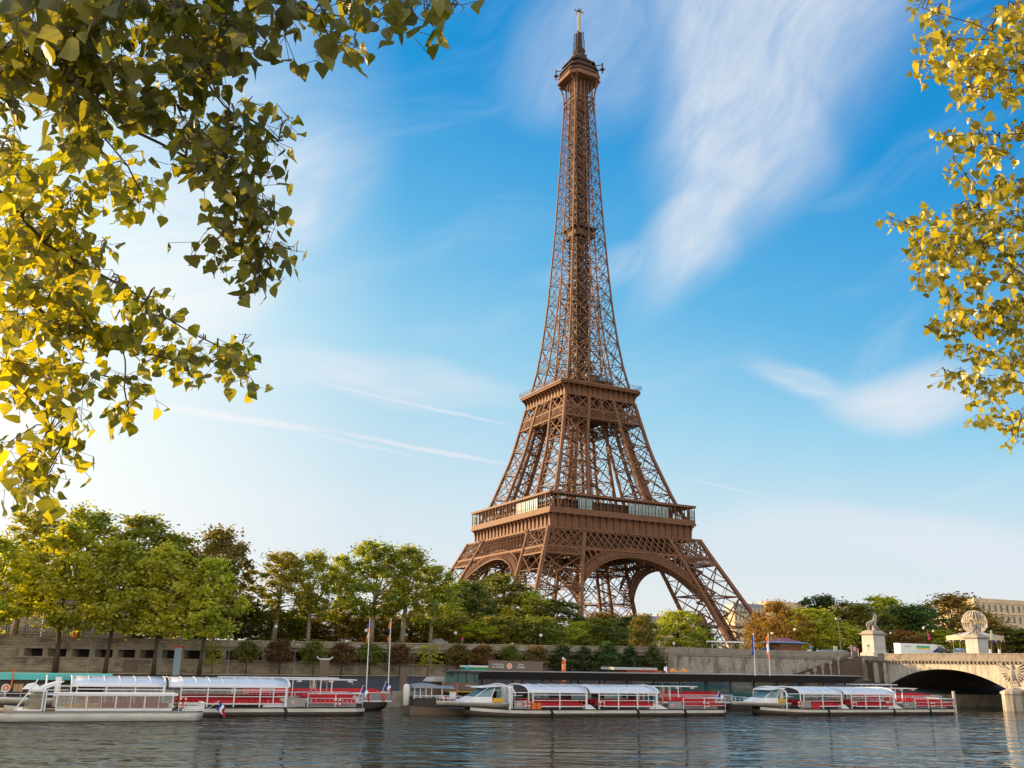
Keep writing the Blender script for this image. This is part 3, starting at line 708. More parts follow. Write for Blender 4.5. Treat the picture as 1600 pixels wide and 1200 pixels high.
def build_quay():
    # sloping port deck
    ss = [-460, -150, -69, 0, 46, 104, 160]
    m = MB()
    m.loft([[tuple(LP(s, D_EDGE+1.2, 2.3)) for s in ss], [tuple(LP(s, D_EDGE+7, 3.0)) for s in ss], [tuple(LP(s, D_WALL, zq(s))) for s in ss]], cap=False, closed=False)
    o = m.build('quay', TARM); tag(o, kind='structure')
    m = MB()
    for a, b in ((-460, 160),):
        m.hexa([LP(a, D_EDGE, -3), LP(b, D_EDGE, -3), LP(b, D_EDGE+1.3, -3), LP(a, D_EDGE+1.3, -3), LP(a, D_EDGE, 2.35), LP(b, D_EDGE, 2.35), LP(b, D_EDGE+1.3, 2.35), LP(a, D_EDGE+1.3, 2.35)])
    o = m.build('quay_edge', CONC); tag(o, kind='structure')
    # strip of pavement and kerb along the wall foot
    m = MB()
    for a, b in zip(ss[1:-1], ss[2:]):
        m.hexa([LP(a, D_WALL-2.2, zq(a)-.3), LP(b, D_WALL-2.2, zq(b)-.3), LP(b, D_WALL, zq(b)-.3), LP(a, D_WALL, zq(a)-.3), LP(a, D_WALL-2.2, zq(a)-.1), LP(b, D_WALL-2.2, zq(b)-.1), LP(b, D_WALL, zq(b)+.12), LP(a, D_WALL, zq(a)+.12)])
    o = m.build('pavement', mat('sandy_pavement', (.36, .29, .19), .9, noise=.2, nscale=.6)); tag(o, kind='structure')
    m = MB()
    for px in (440, 520, 560, 640, 700):
        a = P(px, 1066, D_WALL-6); s = a.x
        z0 = float(np.interp(D_EDGE+8, [D_EDGE+7, D_WALL], [3.0, zq(s)])); z1 = float(np.interp(D_WALL-3, [D_EDGE+7, D_WALL], [3.0, zq(s)]))
        m.quadpts([LP(s, D_EDGE+8, z0+.02), LP(s+.2, D_EDGE+8, z0+.02), LP(s-4.8, D_WALL-3, z1+.02), LP(s-5.0, D_WALL-3, z1+.02)])
    o = m.build('road_marking', PAINT); tag(o, kind='structure')
build_quay()
def obox(m, a, b, D0, D1, za0, za1, zb0=None, zb1=None):
    zb0 = za0 if zb0 is None else zb0; zb1 = za1 if zb1 is None else zb1
    m.hexa([LP(a, D0, za0), LP(b, D0, zb0), LP(b, D1, zb0), LP(a, D1, za0), LP(a, D0, za1), LP(b, D0, zb1), LP(b, D1, zb1), LP(a, D1, za1)])
def build_wall():
    """long embankment wall with its row of dark openings, parapet and string course"""
    W = empty('embankment_wall', (0, 0, 0), 0, 'long weathered stone embankment wall with a row of dark square openings under its parapet', 'wall')
    s0 = P(28, 1020, D_WALL).x; s1 = P(1043, 1020, D_WALL).x
    zo = lambda s: (zq(s)+float(np.interp(s, [-104, -46, 0, 46], [2.45, 2.2, 1.75, .9])), zt(s)-1.75)   # opening bottom, top
    lo = MB(); up = MB(); pr = MB(); cop = MB(); back = MB(); pil = MB()
    s = s0; k = 0
    obox(lo, -400, s0, D_WALL, D_WALL+1, 4.0, 9.2, 4.2, 9.0); obox(pr, -400, s0, D_WALL+.05, D_WALL+.6, 9.0, 9.7, 9.0, 9.9)
    while s < s1-.5:
        pitch = float(np.interp(s, [s0, -46, -23, s1], [3.15, 3.15, 3.7, 3.7])); e = min(s+pitch, s1)
        obox(lo, s, e, D_WALL, D_WALL+2.6, zq(s)-.4, zo(s)[0], zq(e)-.4, zo(e)[0])
        obox(up, s, e, D_WALL, D_WALL+2.6, zo(s)[1], zt(s)-.95, zo(e)[1], zt(e)-.95)
        w = .72
        obox(pil, s, s+w, D_WALL+.12, D_WALL+2.4, zo(s)[0], zo(s)[1], zo(s+w)[0], zo(s+w)[1])
        obox(cop, s, e, D_WALL-.25, D_WALL+.8, zt(s)-1.1, zt(s)-.85, zt(e)-1.1, zt(e)-.85)
        obox(cop, s, e, D_WALL-.12, D_WALL+.3, zo(s)[0]-.22, zo(s)[0]+.003, zo(e)[0]-.22, zo(e)[0]+.003)
        obox(pr, s, e, D_WALL+.1, D_WALL+.5, zt(s)-.85, zt(s)-.1, zt(e)-.85, zt(e)-.1)
        obox(cop, s, e, D_WALL+.0, D_WALL+.6, zt(s)-.1, zt(s)+.06, zt(e)-.1, zt(e)+.06)
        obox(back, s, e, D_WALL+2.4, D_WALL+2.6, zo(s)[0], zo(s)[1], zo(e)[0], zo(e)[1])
        s = e; k += 1
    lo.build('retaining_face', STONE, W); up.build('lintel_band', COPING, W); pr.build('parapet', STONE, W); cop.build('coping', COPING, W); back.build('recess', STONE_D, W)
    p = pil.build('pier_row', COPING, W)
    # plain tall wall beside the bridge, with buttress, plaster patch and stairs cut
    V = empty('quay_side_wall', (0, 0, 0), 0, 'tall grey ashlar quay wall with a pale plastered patch, between the row of openings and the stairs', 'wall')
    a = s1; b = P(1333, 1030, D_WALL).x
    m = MB(); obox(m, a, b, D_WALL-1.4, D_WALL+1, 4.3, 9.7)
    m.build('ashlar_face', WALLS, V)
    m = MB(); obox(m, a, b, D_WALL-1.5, D_WALL-1.0, 9.7, 10.95); obox(m, a-.3, a+1.0, D_WALL-1.7, D_WALL-.9, 4.4, 10.2); obox(m, a, b, D_WALL-1.62, D_WALL-1.5, 9.3, 9.55)
    m.build('parapet', mat('grey_parapet', (.27, .24, .2), .85, noise=.2, dirt=((.12, .11, .09), .5, .6)), V)
    return s1, b
S1, S2 = build_wall()
# near bank under the camera
m = MB()
m.hexa([LP(-300, -60, -3), LP(300, -60, -3), LP(300, 6, -3), LP(-300, 6, -3), LP(-300, -60, 5.3), LP(300, -60, 5.3), LP(300, 6, 5.3), LP(-300, 6, 5.3)])
tag(m.build('near_quay', CONC), kind='structure')
# ================================================================ trees on the far bank
rng = np.random.default_rng(11)
BARK_P = mat('pale_plane_bark', (.30, .25, .16), .9, noise=.3, nscale=1.2, dirt=((.13, .11, .07), 1.4, .7))
BARK_D = mat('dark_bark', (.085, .065, .045), .95, noise=.3, nscale=2)
LEAF = {
 'plane': leafmat('plane_leaves', (.14, .175, .016), (.40, .35, .026), .5, .02),
 'bright': leafmat('bright_leaves', (.24, .28, .024), (.56, .52, .04), .5, .02),
 'gold': leafmat('gold_leaves', (.28, .33, .02), (.66, .60, .03), .52, .01),
 'rust': leafmat('rusty_leaves', (.19, .10, .018), (.33, .20, .03), .45, .02),
 'dark': leafmat('dark_leaves', (.045, .08, .016), (.12, .145, .02), .4),
 'brown': leafmat('browning_leaves', (.14, .075, .022), (.25, .15, .03), .42, .02),
 'olive': leafmat('olive_leaves', (.11, .125, .016), (.27, .23, .025), .48),
}
def leaf_quads(name, pts, size, material, flat=.35):
    """pts (n,3): one small bent leaf spray (two triangles) at each"""
    n = len(pts); sz = size*rng.uniform(.6, 1.35, (n, 1))
    d = rng.normal(size=(n, 3)); d[:, 2] = d[:, 2]*.7-.25; d /= np.linalg.norm(d, axis=1, keepdims=True)
    r = rng.normal(size=(n, 3)); e = np.cross(d, r); e /= np.linalg.norm(e, axis=1, keepdims=True); nn = np.cross(d, e)
    b = pts-d*sz*.5; t = pts+d*sz*.55; l = pts+e*sz*.42+nn*sz*.12; q = pts-e*sz*.42+nn*sz*.12
    v = np.stack([b, l, t, q], 1).reshape(-1, 3); idx = np.arange(n*4, dtype=np.int32)
    me = bpy.data.meshes.new(name); me.vertices.add(n*4); me.vertices.foreach_set('co', v.astype(np.float32).ravel())
    me.loops.add(n*4); me.loops.foreach_set('vertex_index', idx); me.polygons.add(n); me.polygons.foreach_set('loop_start', idx[::4].copy()); me.polygons.foreach_set('loop_total', np.full(n, 4, np.int32))
    me.materials.append(material); me.update(calc_edges=True); return me
def tree_mesh(seed, H, cw, bare, n_limb, n_leaf, leaf, shape='dome', trunk_r=.3, clump=.085, forks=3):
    """returns trunk MB and leaf points for a tree H high with a crown cw wide"""
    rnd = random.Random(seed); g = np.random.default_rng(seed)
    m = MB(); z0 = H*bare
    lean = (rnd.uniform(-.03, .03)*H, rnd.uniform(-.03, .03)*H)
    zf = z0+H*.05
    fork = Vector((lean[0]*.6, lean[1]*.6, zf))
    m.tube([(0, 0, -.3), (lean[0]*.1, lean[1]*.1, zf*.3), (lean[0]*.45, lean[1]*.35, zf*.7), fork], [trunk_r*1.3, trunk_r, trunk_r*.88, trunk_r*.8], 7)
    K = n_limb*6; cen = []; lo = z0-H*.02
    for i in range(K):
        a = 2*math.pi*(i*.618)+rnd.uniform(-.3, .3); t = (i+.5)/K            # golden spiral through the crown's volume
        zt_ = lo+(H*.97-lo)*t
        if shape == 'dome': prof = max(.12, math.sin(math.pi*min(1, (.16+.84*t)**.9)))**.6
        elif shape == 'spread': prof = max(.2, math.sin(math.pi*(.28+.66*t)))**.5
        else: prof = max(.1, 1.08-t)**.8*min(1, .45+t*3)
        k = rnd.uniform(.55, 1.08) if rnd.random() < .72 else rnd.uniform(.1, .55)
        rr = cw/2*.88*prof*k
        cen.append(Vector((lean[0]+rr*math.cos(a), lean[1]+rr*math.sin(a), zt_+rnd.uniform(-.03, .03)*H)))
    order = sorted(range(K), key=lambda q: rnd.random())
    for i in order[:n_limb+forks*2]:
        end = cen[i]; s_ = rnd.uniform(.0, .3)
        st = Vector((lean[0]*.6, lean[1]*.6, max(z0*.75, min(end.z-.6, zf+(H-zf)*s_))))
        if st.z > zf: m.tube([fork, st], [trunk_r*.7, trunk_r*.5], 5)
        mid = st.lerp(end, .5)+Vector((rnd.uniform(-.25, .25), rnd.uniform(-.25, .25), -.03*H*rnd.random()+.02*H)); r0 = trunk_r*rnd.uniform(.35, .55)
        m.tube([st, st.lerp(mid, .5), mid, end], [r0, r0*.8, r0*.5, .02], 5)
    for i in order[n_limb+forks*2:n_limb*3]:
        b = cen[i]; a = min((cen[j] for j in order[:n_limb]), key=lambda q: (q-b).length); c = fork.lerp(a, .6)
        m.tube([c, c.lerp(b, .6), b], [trunk_r*.2, trunk_r*.12, .012], 4, cap=False)
    T = np.array([tuple(t) for t in cen]); wgt = g.uniform(.35, 1.5, K); wgt /= wgt.sum()
    ix = g.choice(K, n_leaf, p=wgt); cr = clump*.86*(cw+H*.45)*g.uniform(.55, 1.45, K)
    r = g.normal(size=(n_leaf, 3)); r /= np.linalg.norm(r, axis=1, keepdims=True); rad = np.abs(g.normal(0, .55, (n_leaf, 1)))+.08
    pts = T[ix]+r*rad*cr[ix][:, None]*np.array([1, 1, .8])
    pts[:, 2] = np.clip(pts[:, 2], max(.1, z0*.6), H*1.05)
    return m, pts
PROTO = {}
def proto(key, seed, H, cw, bare, n_limb, n_leaf, leaf, lsz, shape='dome', tr=.3, bark=BARK_D, clump=.085, forks=3):
    m, pts = tree_mesh(seed, H, cw, bare, n_limb, n_leaf, leaf, shape, tr, clump, forks)
    PROTO[key] = (m.mesh('trunk', bark, True), leaf_quads('crown', pts, lsz, LEAF[leaf]), H, cw)
for i in range(3): proto('plane%d' % i, 20+i, 16, 10, .30, 9, 9500, 'plane', .34, tr=.30, bark=BARK_P, clump=.080)
for i in range(2): proto('poplar%d' % i, 40+i, 14, 7.5, .33, 10, 11000, 'bright', .32, 'dome', tr=.17, clump=.075)
proto('golden0', 46, 14, 8, .33, 11, 9500, 'gold', .32, 'dome', tr=.17, clump=.08)
for i in range(2): proto('ball%d' % i, 60+i, 4.6, 3.1, .38, 9, 5200, ['olive', 'brown'][i], .17, 'spread', tr=.07, clump=.13, forks=2)
proto('balld', 64, 5.2, 3.4, .12, 10, 6000, 'dark', .18, 'dome', tr=.08, clump=.12, forks=2)
proto('young', 66, 4.8, 3.1, .32, 6, 900, 'bright', .22, 'spread', tr=.05, clump=.12, forks=2)
for i in range(2): proto('bush%d' % i, 70+i, 7, 8, .02, 12, 10000, 'olive', .30, 'spread', tr=.16, clump=.115)
for i in range(2): proto('dark%d' % i, 80+i, 12, 10, .12, 11, 11000, 'dark', .34, 'dome', tr=.3, clump=.10)
proto('rust0', 90, 12, 11, .14, 11, 11000, 'rust', .34, 'dome', tr=.3, clump=.10)
proto('green0', 92, 12, 10, .14, 11, 11000, 'bright', .33, 'dome', tr=.3, clump=.10)
proto('olive0', 94, 14, 11, .14, 12, 12000, 'olive', .36, 'dome', tr=.3, clump=.095)
proto('brown0', 96, 12, 10, .12, 11, 11000, 'brown', .34, 'dome', tr=.3, clump=.10)
_trs = random.Random(5)
def tree(kind, px, ybase, ytop, wpx, D, name, label, cat='tree', group=None, zoff=0.0, bark=None):
    """stand a tree so that its foot, top and crown width match the photograph at distance line D"""
    tm, lm, H, cw = PROTO[kind]
    b = P(px, ybase, D); t = P(px, ytop, D); dist = b.y
    # crown width in metres at that distance
    d = math.sqrt(b.x**2+b.y**2); wm = wpx/FPX*d*1.0
    sz = (t.z-b.z)/H; sx = wm/cw
    r = empty(name, (b.x, b.y, b.z), _trs.uniform(0, 6.28), label, cat, group)
    r.scale = (sx, sx, sz)
    part('trunk', tm, r); part('crown', lm, r); return r
GQ = 'clipped small trees along the embankment wall'
GP = 'plane trees in a row above the wall'
GR = 'tall trees growing on the lower quay'
GS = 'shrubs above the embankment'
def build_trees():
    # lower quay, left: bright tall trees
    for px, yb, yt, w, k, lab in ((-30, 1042, 830, 135, 'golden0', 'yellow green tall tree cut by the left edge, on the lower quay'),
            (86, 1049, 812, 160, 'golden0', 'yellow topped tall tree on the lower quay, leftmost with its whole trunk in view'),
            (164, 1050, 842, 118, 'poplar0', 'tall green tree on the lower quay, beside the taupe wall door'),
            (240, 1050, 850, 122, 'poplar1', 'light green tall tree on the lower quay, before the dark wood'),
            (311, 1050, 870, 118, 'poplar0', 'fresh green tree on the lower quay, last of the tall row')):
        tree(k, px, yb, yt, w, D_WALL-3, 'poplar_tree', lab, group=GR)
    # plane trees behind the wall
    pl = [(20, 1000, 795, 140, 'plane0', 'big dark tree behind the yellow topped quay trees at the left'), (118, 1000, 792, 150, 'plane1', 'tall plane tree with knobbly top rising above the yellow crowned tree'),
          (200, 1000, 806, 170, 'plane2', 'plane tree with a pale forked trunk beside the stone apartment house'), (258, 1003, 830, 130, 'plane0', 'plane tree behind the light green slanting quay tree'),
          (330, 1003, 828, 150, 'olive0', 'broad olive green tree towering behind the fresh green quay tree'),
          (427, 1002, 862, 125, 'plane0', 'plane tree whose pale trunk splits low into three'), (481, 1003, 862, 100, 'plane1', 'plane tree with a Y shaped pale trunk, second of the open row'),
          (530, 1004, 868, 90, 'plane2', 'slim plane tree with single straight trunk in the open row'), (579, 1004, 846, 135, 'plane0', 'tallest plane tree of the open row, behind the first white flagpole'),
          (628, 1005, 852, 130, 'plane1', 'plane tree with cut side stubs, behind the second white flagpole'), (672, 1006, 884, 90, 'plane2', 'plane tree at the tower end of the open row')]
    for px, yb, yt, w, k, lab in pl: tree(k, px, yb, yt, w, D_WALL+9+_trs.uniform(-1.5, 3), 'plane_tree', lab, group=GP)
    # small trees clipped to balls, before the wall
    bl = [(331, 1050, 1008, 34, 'young', 'thin bare little tree before the wall, left of all the clipped ball trees'), (384, 1050, 1003, 40, 'ball0', 'brown green clipped ball tree, first of the row from the left'),
          (436, 1050, 1000, 46, 'ball1', 'brown green clipped ball tree, largest of the left part of the row'), (489, 1051, 1003, 42, 'ball0', 'clipped ball tree beside the brown pillar board'),
          (533, 1051, 1005, 42, 'ball1', 'clipped ball tree left of the first white flagpole'), (577, 1052, 1007, 44, 'ball0', 'reddish clipped ball tree behind the first white flagpole'),
          (624, 1052, 1007, 42, 'ball1', 'reddish clipped ball tree behind the second white flagpole'), (668, 1053, 1008, 42, 'young', 'sparse bright green young tree among the clipped ball trees'),
          (714, 1054, 1008, 42, 'ball0', 'reddish clipped ball tree right of the sparse green one'), (755, 1054, 1009, 42, 'ball1', 'reddish clipped ball tree above the green stall'),
          (798, 1055, 1010, 38, 'ball0', 'clipped ball tree behind the brown roof board'), (838, 1055, 1010, 40, 'ball1', 'brown clipped ball tree, last before the orange column'),
          (880, 1056, 1008, 44, 'balld', 'dark green clipped bush tree beside the orange column'), (914, 1056, 1012, 36, 'balld', 'small dark green clipped bush tree, right of the one by the orange column'),
          (950, 1056, 1005, 46, 'balld', 'largest dark green clipped bush tree with light top'), (985, 1056, 1012, 36, 'balld', 'dark green clipped bush tree right of the largest one'), (1022, 1057, 1011, 40, 'balld', 'dark green clipped bush tree, last before the ashlar wall')]
    for px, yb, yt, w, k, lab in bl: tree(k, px, yb, yt-1, w*1.04, D_WALL-2.6, 'clipped_tree', lab, group=GQ)
    # undergrowth above the wall
    bs = [(300, 1004, 930, 120, 'dark0'), (368, 1003, 935, 110, 'dark1'), (235, 1002, 950, 90, 'bush1'), (415, 1004, 955, 110, 'bush0'), (462, 1004, 962, 90, 'bush1'), (525, 1004, 955, 130, 'bush0'), (585, 1005, 960, 110, 'bush1'), (640, 1006, 962, 110, 'bush0'),
          (700, 1007, 958, 100, 'bush1'), (745, 1008, 972, 80, 'gold'), (780, 1008, 965, 100, 'bush0'), (840, 1010, 966, 100, 'bush1'), (905, 1012, 972, 80, 'bright'), (940, 1012, 968, 100, 'bush0'), (1005, 1014, 962, 50, 'bush1')]
    nm = ['dark leafy shrub behind the fresh green quay tree', 'dark shrub mass left of the three stemmed plane tree', 'olive shrub beside the stone apartment house', 'low olive shrub at the foot of the three stemmed plane tree', 'low olive shrub between the first two open row planes',
          'wide rounded olive shrub behind the slim plane tree', 'olive shrub behind the first flagpole', 'olive shrub behind the second flagpole', 'brownish shrub right of the last plane tree', 'small golden yellow shrub above the green stall', 'olive shrub right of the golden yellow one', 'brownish shrub above the brown roof board',
          'bright green round shrub above the orange column', 'olive shrub right of the bright green one', 'narrow brown shrub left of the fresh green tree']
    for (px, yb, yt, w, k), lab in zip(bs, nm):
        k = {'gold': 'golden0', 'bright': 'green0'}.get(k, k)
        tree(k, px, yb, yt, w, D_WALL+14+_trs.uniform(0, 6), 'shrub', lab, 'shrub', GS)
    md = [(728, 1008, 905, 110, 'dark0', 205, 'dark green round tree before the left foot of the tower'), (778, 1006, 900, 130, 'olive0', 222, 'olive tree with golden top under the left tower arch'), (700, 1008, 915, 100, 'green0', 212, 'light green tree at the outer left leg of the tower'),
          (822, 1008, 925, 90, 'green0', 215, 'green tree under the near leg of the tower'), (868, 1010, 938, 120, 'dark1', 214, 'dark tree right of the near tower leg'), (935, 1010, 958, 120, 'brown0', 225, 'low brownish tree under the main arch'),
          (980, 1012, 962, 70, 'dark0', 205, 'dark conical bush tree under the main arch'), (1058, 1012, 955, 92, 'green0', 215, 'fresh green tree seen through the main arch, before the cream houses'), (1098, 1012, 976, 44, 'dark1', 225, 'dark tree left of the right tower foot'),
          (1188, 1014, 966, 44, 'rust0', 238, 'dark rusty tree behind the right tower foot'), (1218, 1014, 940, 84, 'rust0', 222, 'orange brown tree right of the tower foot'), (1272, 1016, 952, 120, 'green0', 225, 'yellow green tree behind the kiosk'),
          (1290, 1016, 932, 110, 'dark1', 262, 'dark tree with uneven top behind the yellow green one'), (1345, 1016, 948, 120, 'olive0', 250, 'olive tree behind the horse statue'), (1392, 1018, 930, 90, 'golden0', 258, 'tall golden green tree between the statues'),
          (1430, 1018, 945, 120, 'dark0', 245, 'dark green tree behind the white van'), (1410, 1019, 985, 70, 'rust0', 226, 'low rusty tree right of the horse statue'), (1488, 1018, 930, 130, 'rust0', 268, 'large rusty brown tree behind the carousel'),
          (1475, 1019, 985, 70, 'green0', 232, 'green tree left of the carousel'), (1560, 1020, 979, 100, 'dark1', 262, 'dark tree right of the carousel'), (1610, 1022, 984, 120, 'olive0', 250, 'olive tree at the right edge, above the bridge parapet'), (1240, 1014, 955, 80, 'olive0', 265, 'olive tree behind the orange brown one'),
          (1320, 1016, 975, 110, 'dark0', 236, 'dark tree between the kiosk and the horse statue'), (1520, 1020, 990, 90, 'brown0', 246, 'brownish low tree behind the second statue')]
    for px, yb, yt, w, k, D, lab in md: tree(k, px, yb+6, yt, w*1.15, D, 'park_tree', lab, group='trees of the park around the tower')
build_trees()
# far belt of trees that reads as one mass
def far_wood():
    g = np.random.default_rng(3); n = 26000
    s = g.uniform(-260, 420, n); c = np.round(s/9+np.sin(s*.7))*9
    D = g.uniform(300, 330, n); hgt = 5.5+2.6*np.sin(c*.37)+1.7*np.sin(c*.91+1)
    z = 9+hgt*g.uniform(0, 1, n)**.6*np.sqrt(np.clip(1-((s-c)/6.5)**2, 0.05, 1))
    pts = np.stack([s, D+SL*s, z], 1)
    o = bpy.data.objects.new('woodland', leaf_quads('woodland', pts, .9, LEAF['olive'])); C.objects.link(o); tag(o, kind='stuff')
far_wood()
# ================================================================ boats
WHITE = mat('white_paint', (.80, .81, .82), .35, noise=.06, nscale=.8)
CREAM = mat('cream_hull', (.62, .60, .54), .4, noise=.1, nscale=.5, dirt=((.35, .31, .24), .4, .5, (1, 1, 4)))
HULLD = mat('dark_hull', (.07, .05, .04), .5, noise=.25, nscale=.6)
BLACKB = mat('black_rubber', (.02, .02, .02), .7)
RED = mat('red_seat', (.56, .02, .03), .55, noise=.12, nscale=1.5)
ORNG = mat('orange_plastic', (.75, .16, .02), .5)
LORNG = mat('lifebuoy_orange', (.72, .10, .03), .5)
GREYP = mat('grey_panel', (.30, .30, .31), .4, metal=.3, noise=.1)
BRWN = mat('taupe_panel', (.16, .115, .085), .7, noise=.12)
BRWND = mat('dark_brown', (.05, .037, .03), .7)
DECKB = mat('deck_boards', (.16, .12, .09), .8, noise=.2, nscale=1)
TEAL = mat('teal_paint', (.10, .48, .46), .45, noise=.08)
YELL = mat('yellow_paint', (.75, .45, .04), .5)
ROOFG = glassmat('translucent_roof', (.72, .77, .85), .93, .18)
GLZ = glassmat('boat_glass', (.10, .16, .17), .45, .03)
GLZD = glassmat('tinted_glass', (.03, .07, .09), .82, .05)
BLUE = mat('flag_blue', (.02, .05, .32), .7); FWHITE = mat('flag_white', (.75, .75, .75), .7); FRED = mat('flag_red', (.55, .02, .03), .7)
WOODL = mat('pale_wood', (.45, .28, .14), .6)
def hull_mesh(L, Wd, zk, zd, bow=7.0, stern=1.2, n=28, sheer=.35, cut=1.0):
    """sections from bow (u=0) to stern (u=L), deck width Wd; returns MB"""
    m = MB(); rings = []
    for i in range(n+1):
        u = L*i/n; t = min(1, (u/bow)) if bow else 1; e = min(1, (L-u)/stern+.72)
        w = Wd/2*(math.sin(t*math.pi/2)**.7*.97+.03)*e
        z1 = zd+sheer*max(0, 1-u/bow)**2 if bow else zd
        zb = zk+(zd-zk)*.62*max(0, 1-u/(bow*.8))**2 if bow else zk
        if u > L-stern*1.5: zb = zk+(zd-zk)*.55*(1-(L-u)/(stern*1.5))
        rings.append([(u, -w, z1), (u, -w*.96, (z1+zb)/2), (u, -w*.78, zb), (u, w*.78, zb), (u, w*.96, (z1+zb)/2), (u, w, z1)])
    m.loft(rings); return m
def band(m, L, Wd, z0, z1, off, bow=7.0, stern=1.2, n=28, sheer=.35, u0=0, u1=None):
    """rub rail strips following both hull sides"""
    u1 = L if u1 is None else u1
    for s in (-1, 1):
        rr = []
        for i in range(n+1):
            u = u0+(u1-u0)*i/n; t = min(1, u/bow); e = min(1, (L-u)/stern+.72)
            w = Wd/2*(math.sin(t*math.pi/2)**.7*.97+.03)*e+off; sh = sheer*max(0, 1-u/bow)**2
            rr.append([(u, s*(w-.12), z0+sh), (u, s*w, z0+sh), (u, s*w, z1+sh), (u, s*(w-.12), z1+sh)])
        m.loft(rr)
    return m
def rail(m, pts, h, posts, r=.045, mids=1):
    pts = [Vector(p) for p in pts]
    m.tube([p+Vector((0, 0, h)) for p in pts], r, 4)
    for k in range(mids): m.tube([p+Vector((0, 0, h*(k+1)/(mids+1.0))) for p in pts], r*.6, 4)
    tot = sum((b-a).length for a, b in zip(pts[:-1], pts[1:])); d = 0
    for a, b in zip(pts[:-1], pts[1:]):
        n = max(1, int((b-a).length/posts))
        for i in range(n+1): q = a.lerp(b, i/n); m.tube([q, q+Vector((0, 0, h))], r, 4)
    return m
def flag_parts(parent, base, h, lean=(0, 0, 0), cols=None, size=(1.5, .95), hang=True):
    b = Vector(base); t = b+Vector((lean[0], lean[1], h)); m = MB(); m.tube([b, t], .035, 5)
    f = m.build('flagstaff', WHITE, parent)
    cols = cols or (BLUE, FWHITE, FRED)
    for k, c in enumerate(cols):                            # hoist to fly, hanging slack in folds
        q = MB(); n = 8; rows = []
        for j in range(n+1):
            v = j/n
            row = []
            for i in range(3):
                u = (k+i/2)/len(cols); x = u*size[0]
                row.append((t.x-lean[0]*.1*v+x*.62+.10*math.sin(v*5+u*4), t.y+.16*math.sin(u*7+v*2), t.z-.08-v*size[1]-x*.85))
            rows.append(row)
        q.loft(rows, cap=False, closed=False); q.build('flag_stripe', c, f)
    return f
def lifebuoy(parent, x, y, z, axis='y', r=.36):
    m = MB(); m.torus((x, y, z), r, .095, axis, 16, 6); o = m.build('lifebuoy', LORNG, parent, True)
    q = MB()
    for k in range(4):
        a = k*math.pi/2+.78; dx, dz = r*math.cos(a), r*math.sin(a)
        c = (x+dx, y, z+dz) if axis == 'y' else (x, y+dx, z+dz)
        q.box(c[0]-.11, c[0]+.11, c[1]-.11, c[1]+.11, c[2]-.11, c[2]+.11)
    q.build('lifebuoy_band', FWHITE, o)
    return o
def disc(parent, x, y, z, r, name='round_emblem'):
    """round red and white compass-like emblem standing in a vertical plane facing -y"""
    rings = ((r, FWHITE), (r*.72, ORNG), (r*.28, FWHITE)); top = None
    for k, (q, c) in enumerate(rings):
        m = MB(); n = 16; yy = y-.012*(k+1)
        m.loft([[(x+q*math.cos(2*math.pi*i/n), yy, z+q*math.sin(2*math.pi*i/n)) for i in range(n)], [(x+q*math.cos(2*math.pi*i/n), y+.01, z+q*math.sin(2*math.pi*i/n)) for i in range(n)]])
        o = m.build(name if k == 0 else 'emblem_ring', c, parent if k == 0 else top)
        if k == 0: top = o
    return top
def seat_row(u0, u1, y, z, back, n_gap=0):
    """a row of joined red seats facing along the boat's side, backs to 'back' (+1/-1)"""
    m = MB(); u = u0
    while u < u1-.3:
        w = min(.52, u1-u)
        m.box(u+.02, u+w-.03, y-.24, y+.24, z+.40, z+.50)
        m.hexa([(u+.02, y+back*.20, z+.5), (u+w-.03, y+back*.20, z+.5), (u+w-.03, y+back*.28, z+.5), (u+.02, y+back*.28, z+.5),
                (u+.06, y+back*.27, z+.98), (u+w-.07, y+back*.27, z+.98), (u+w-.07, y+back*.34, z+.98), (u+.06, y+back*.34, z+.98)])
        u += .54
    return m
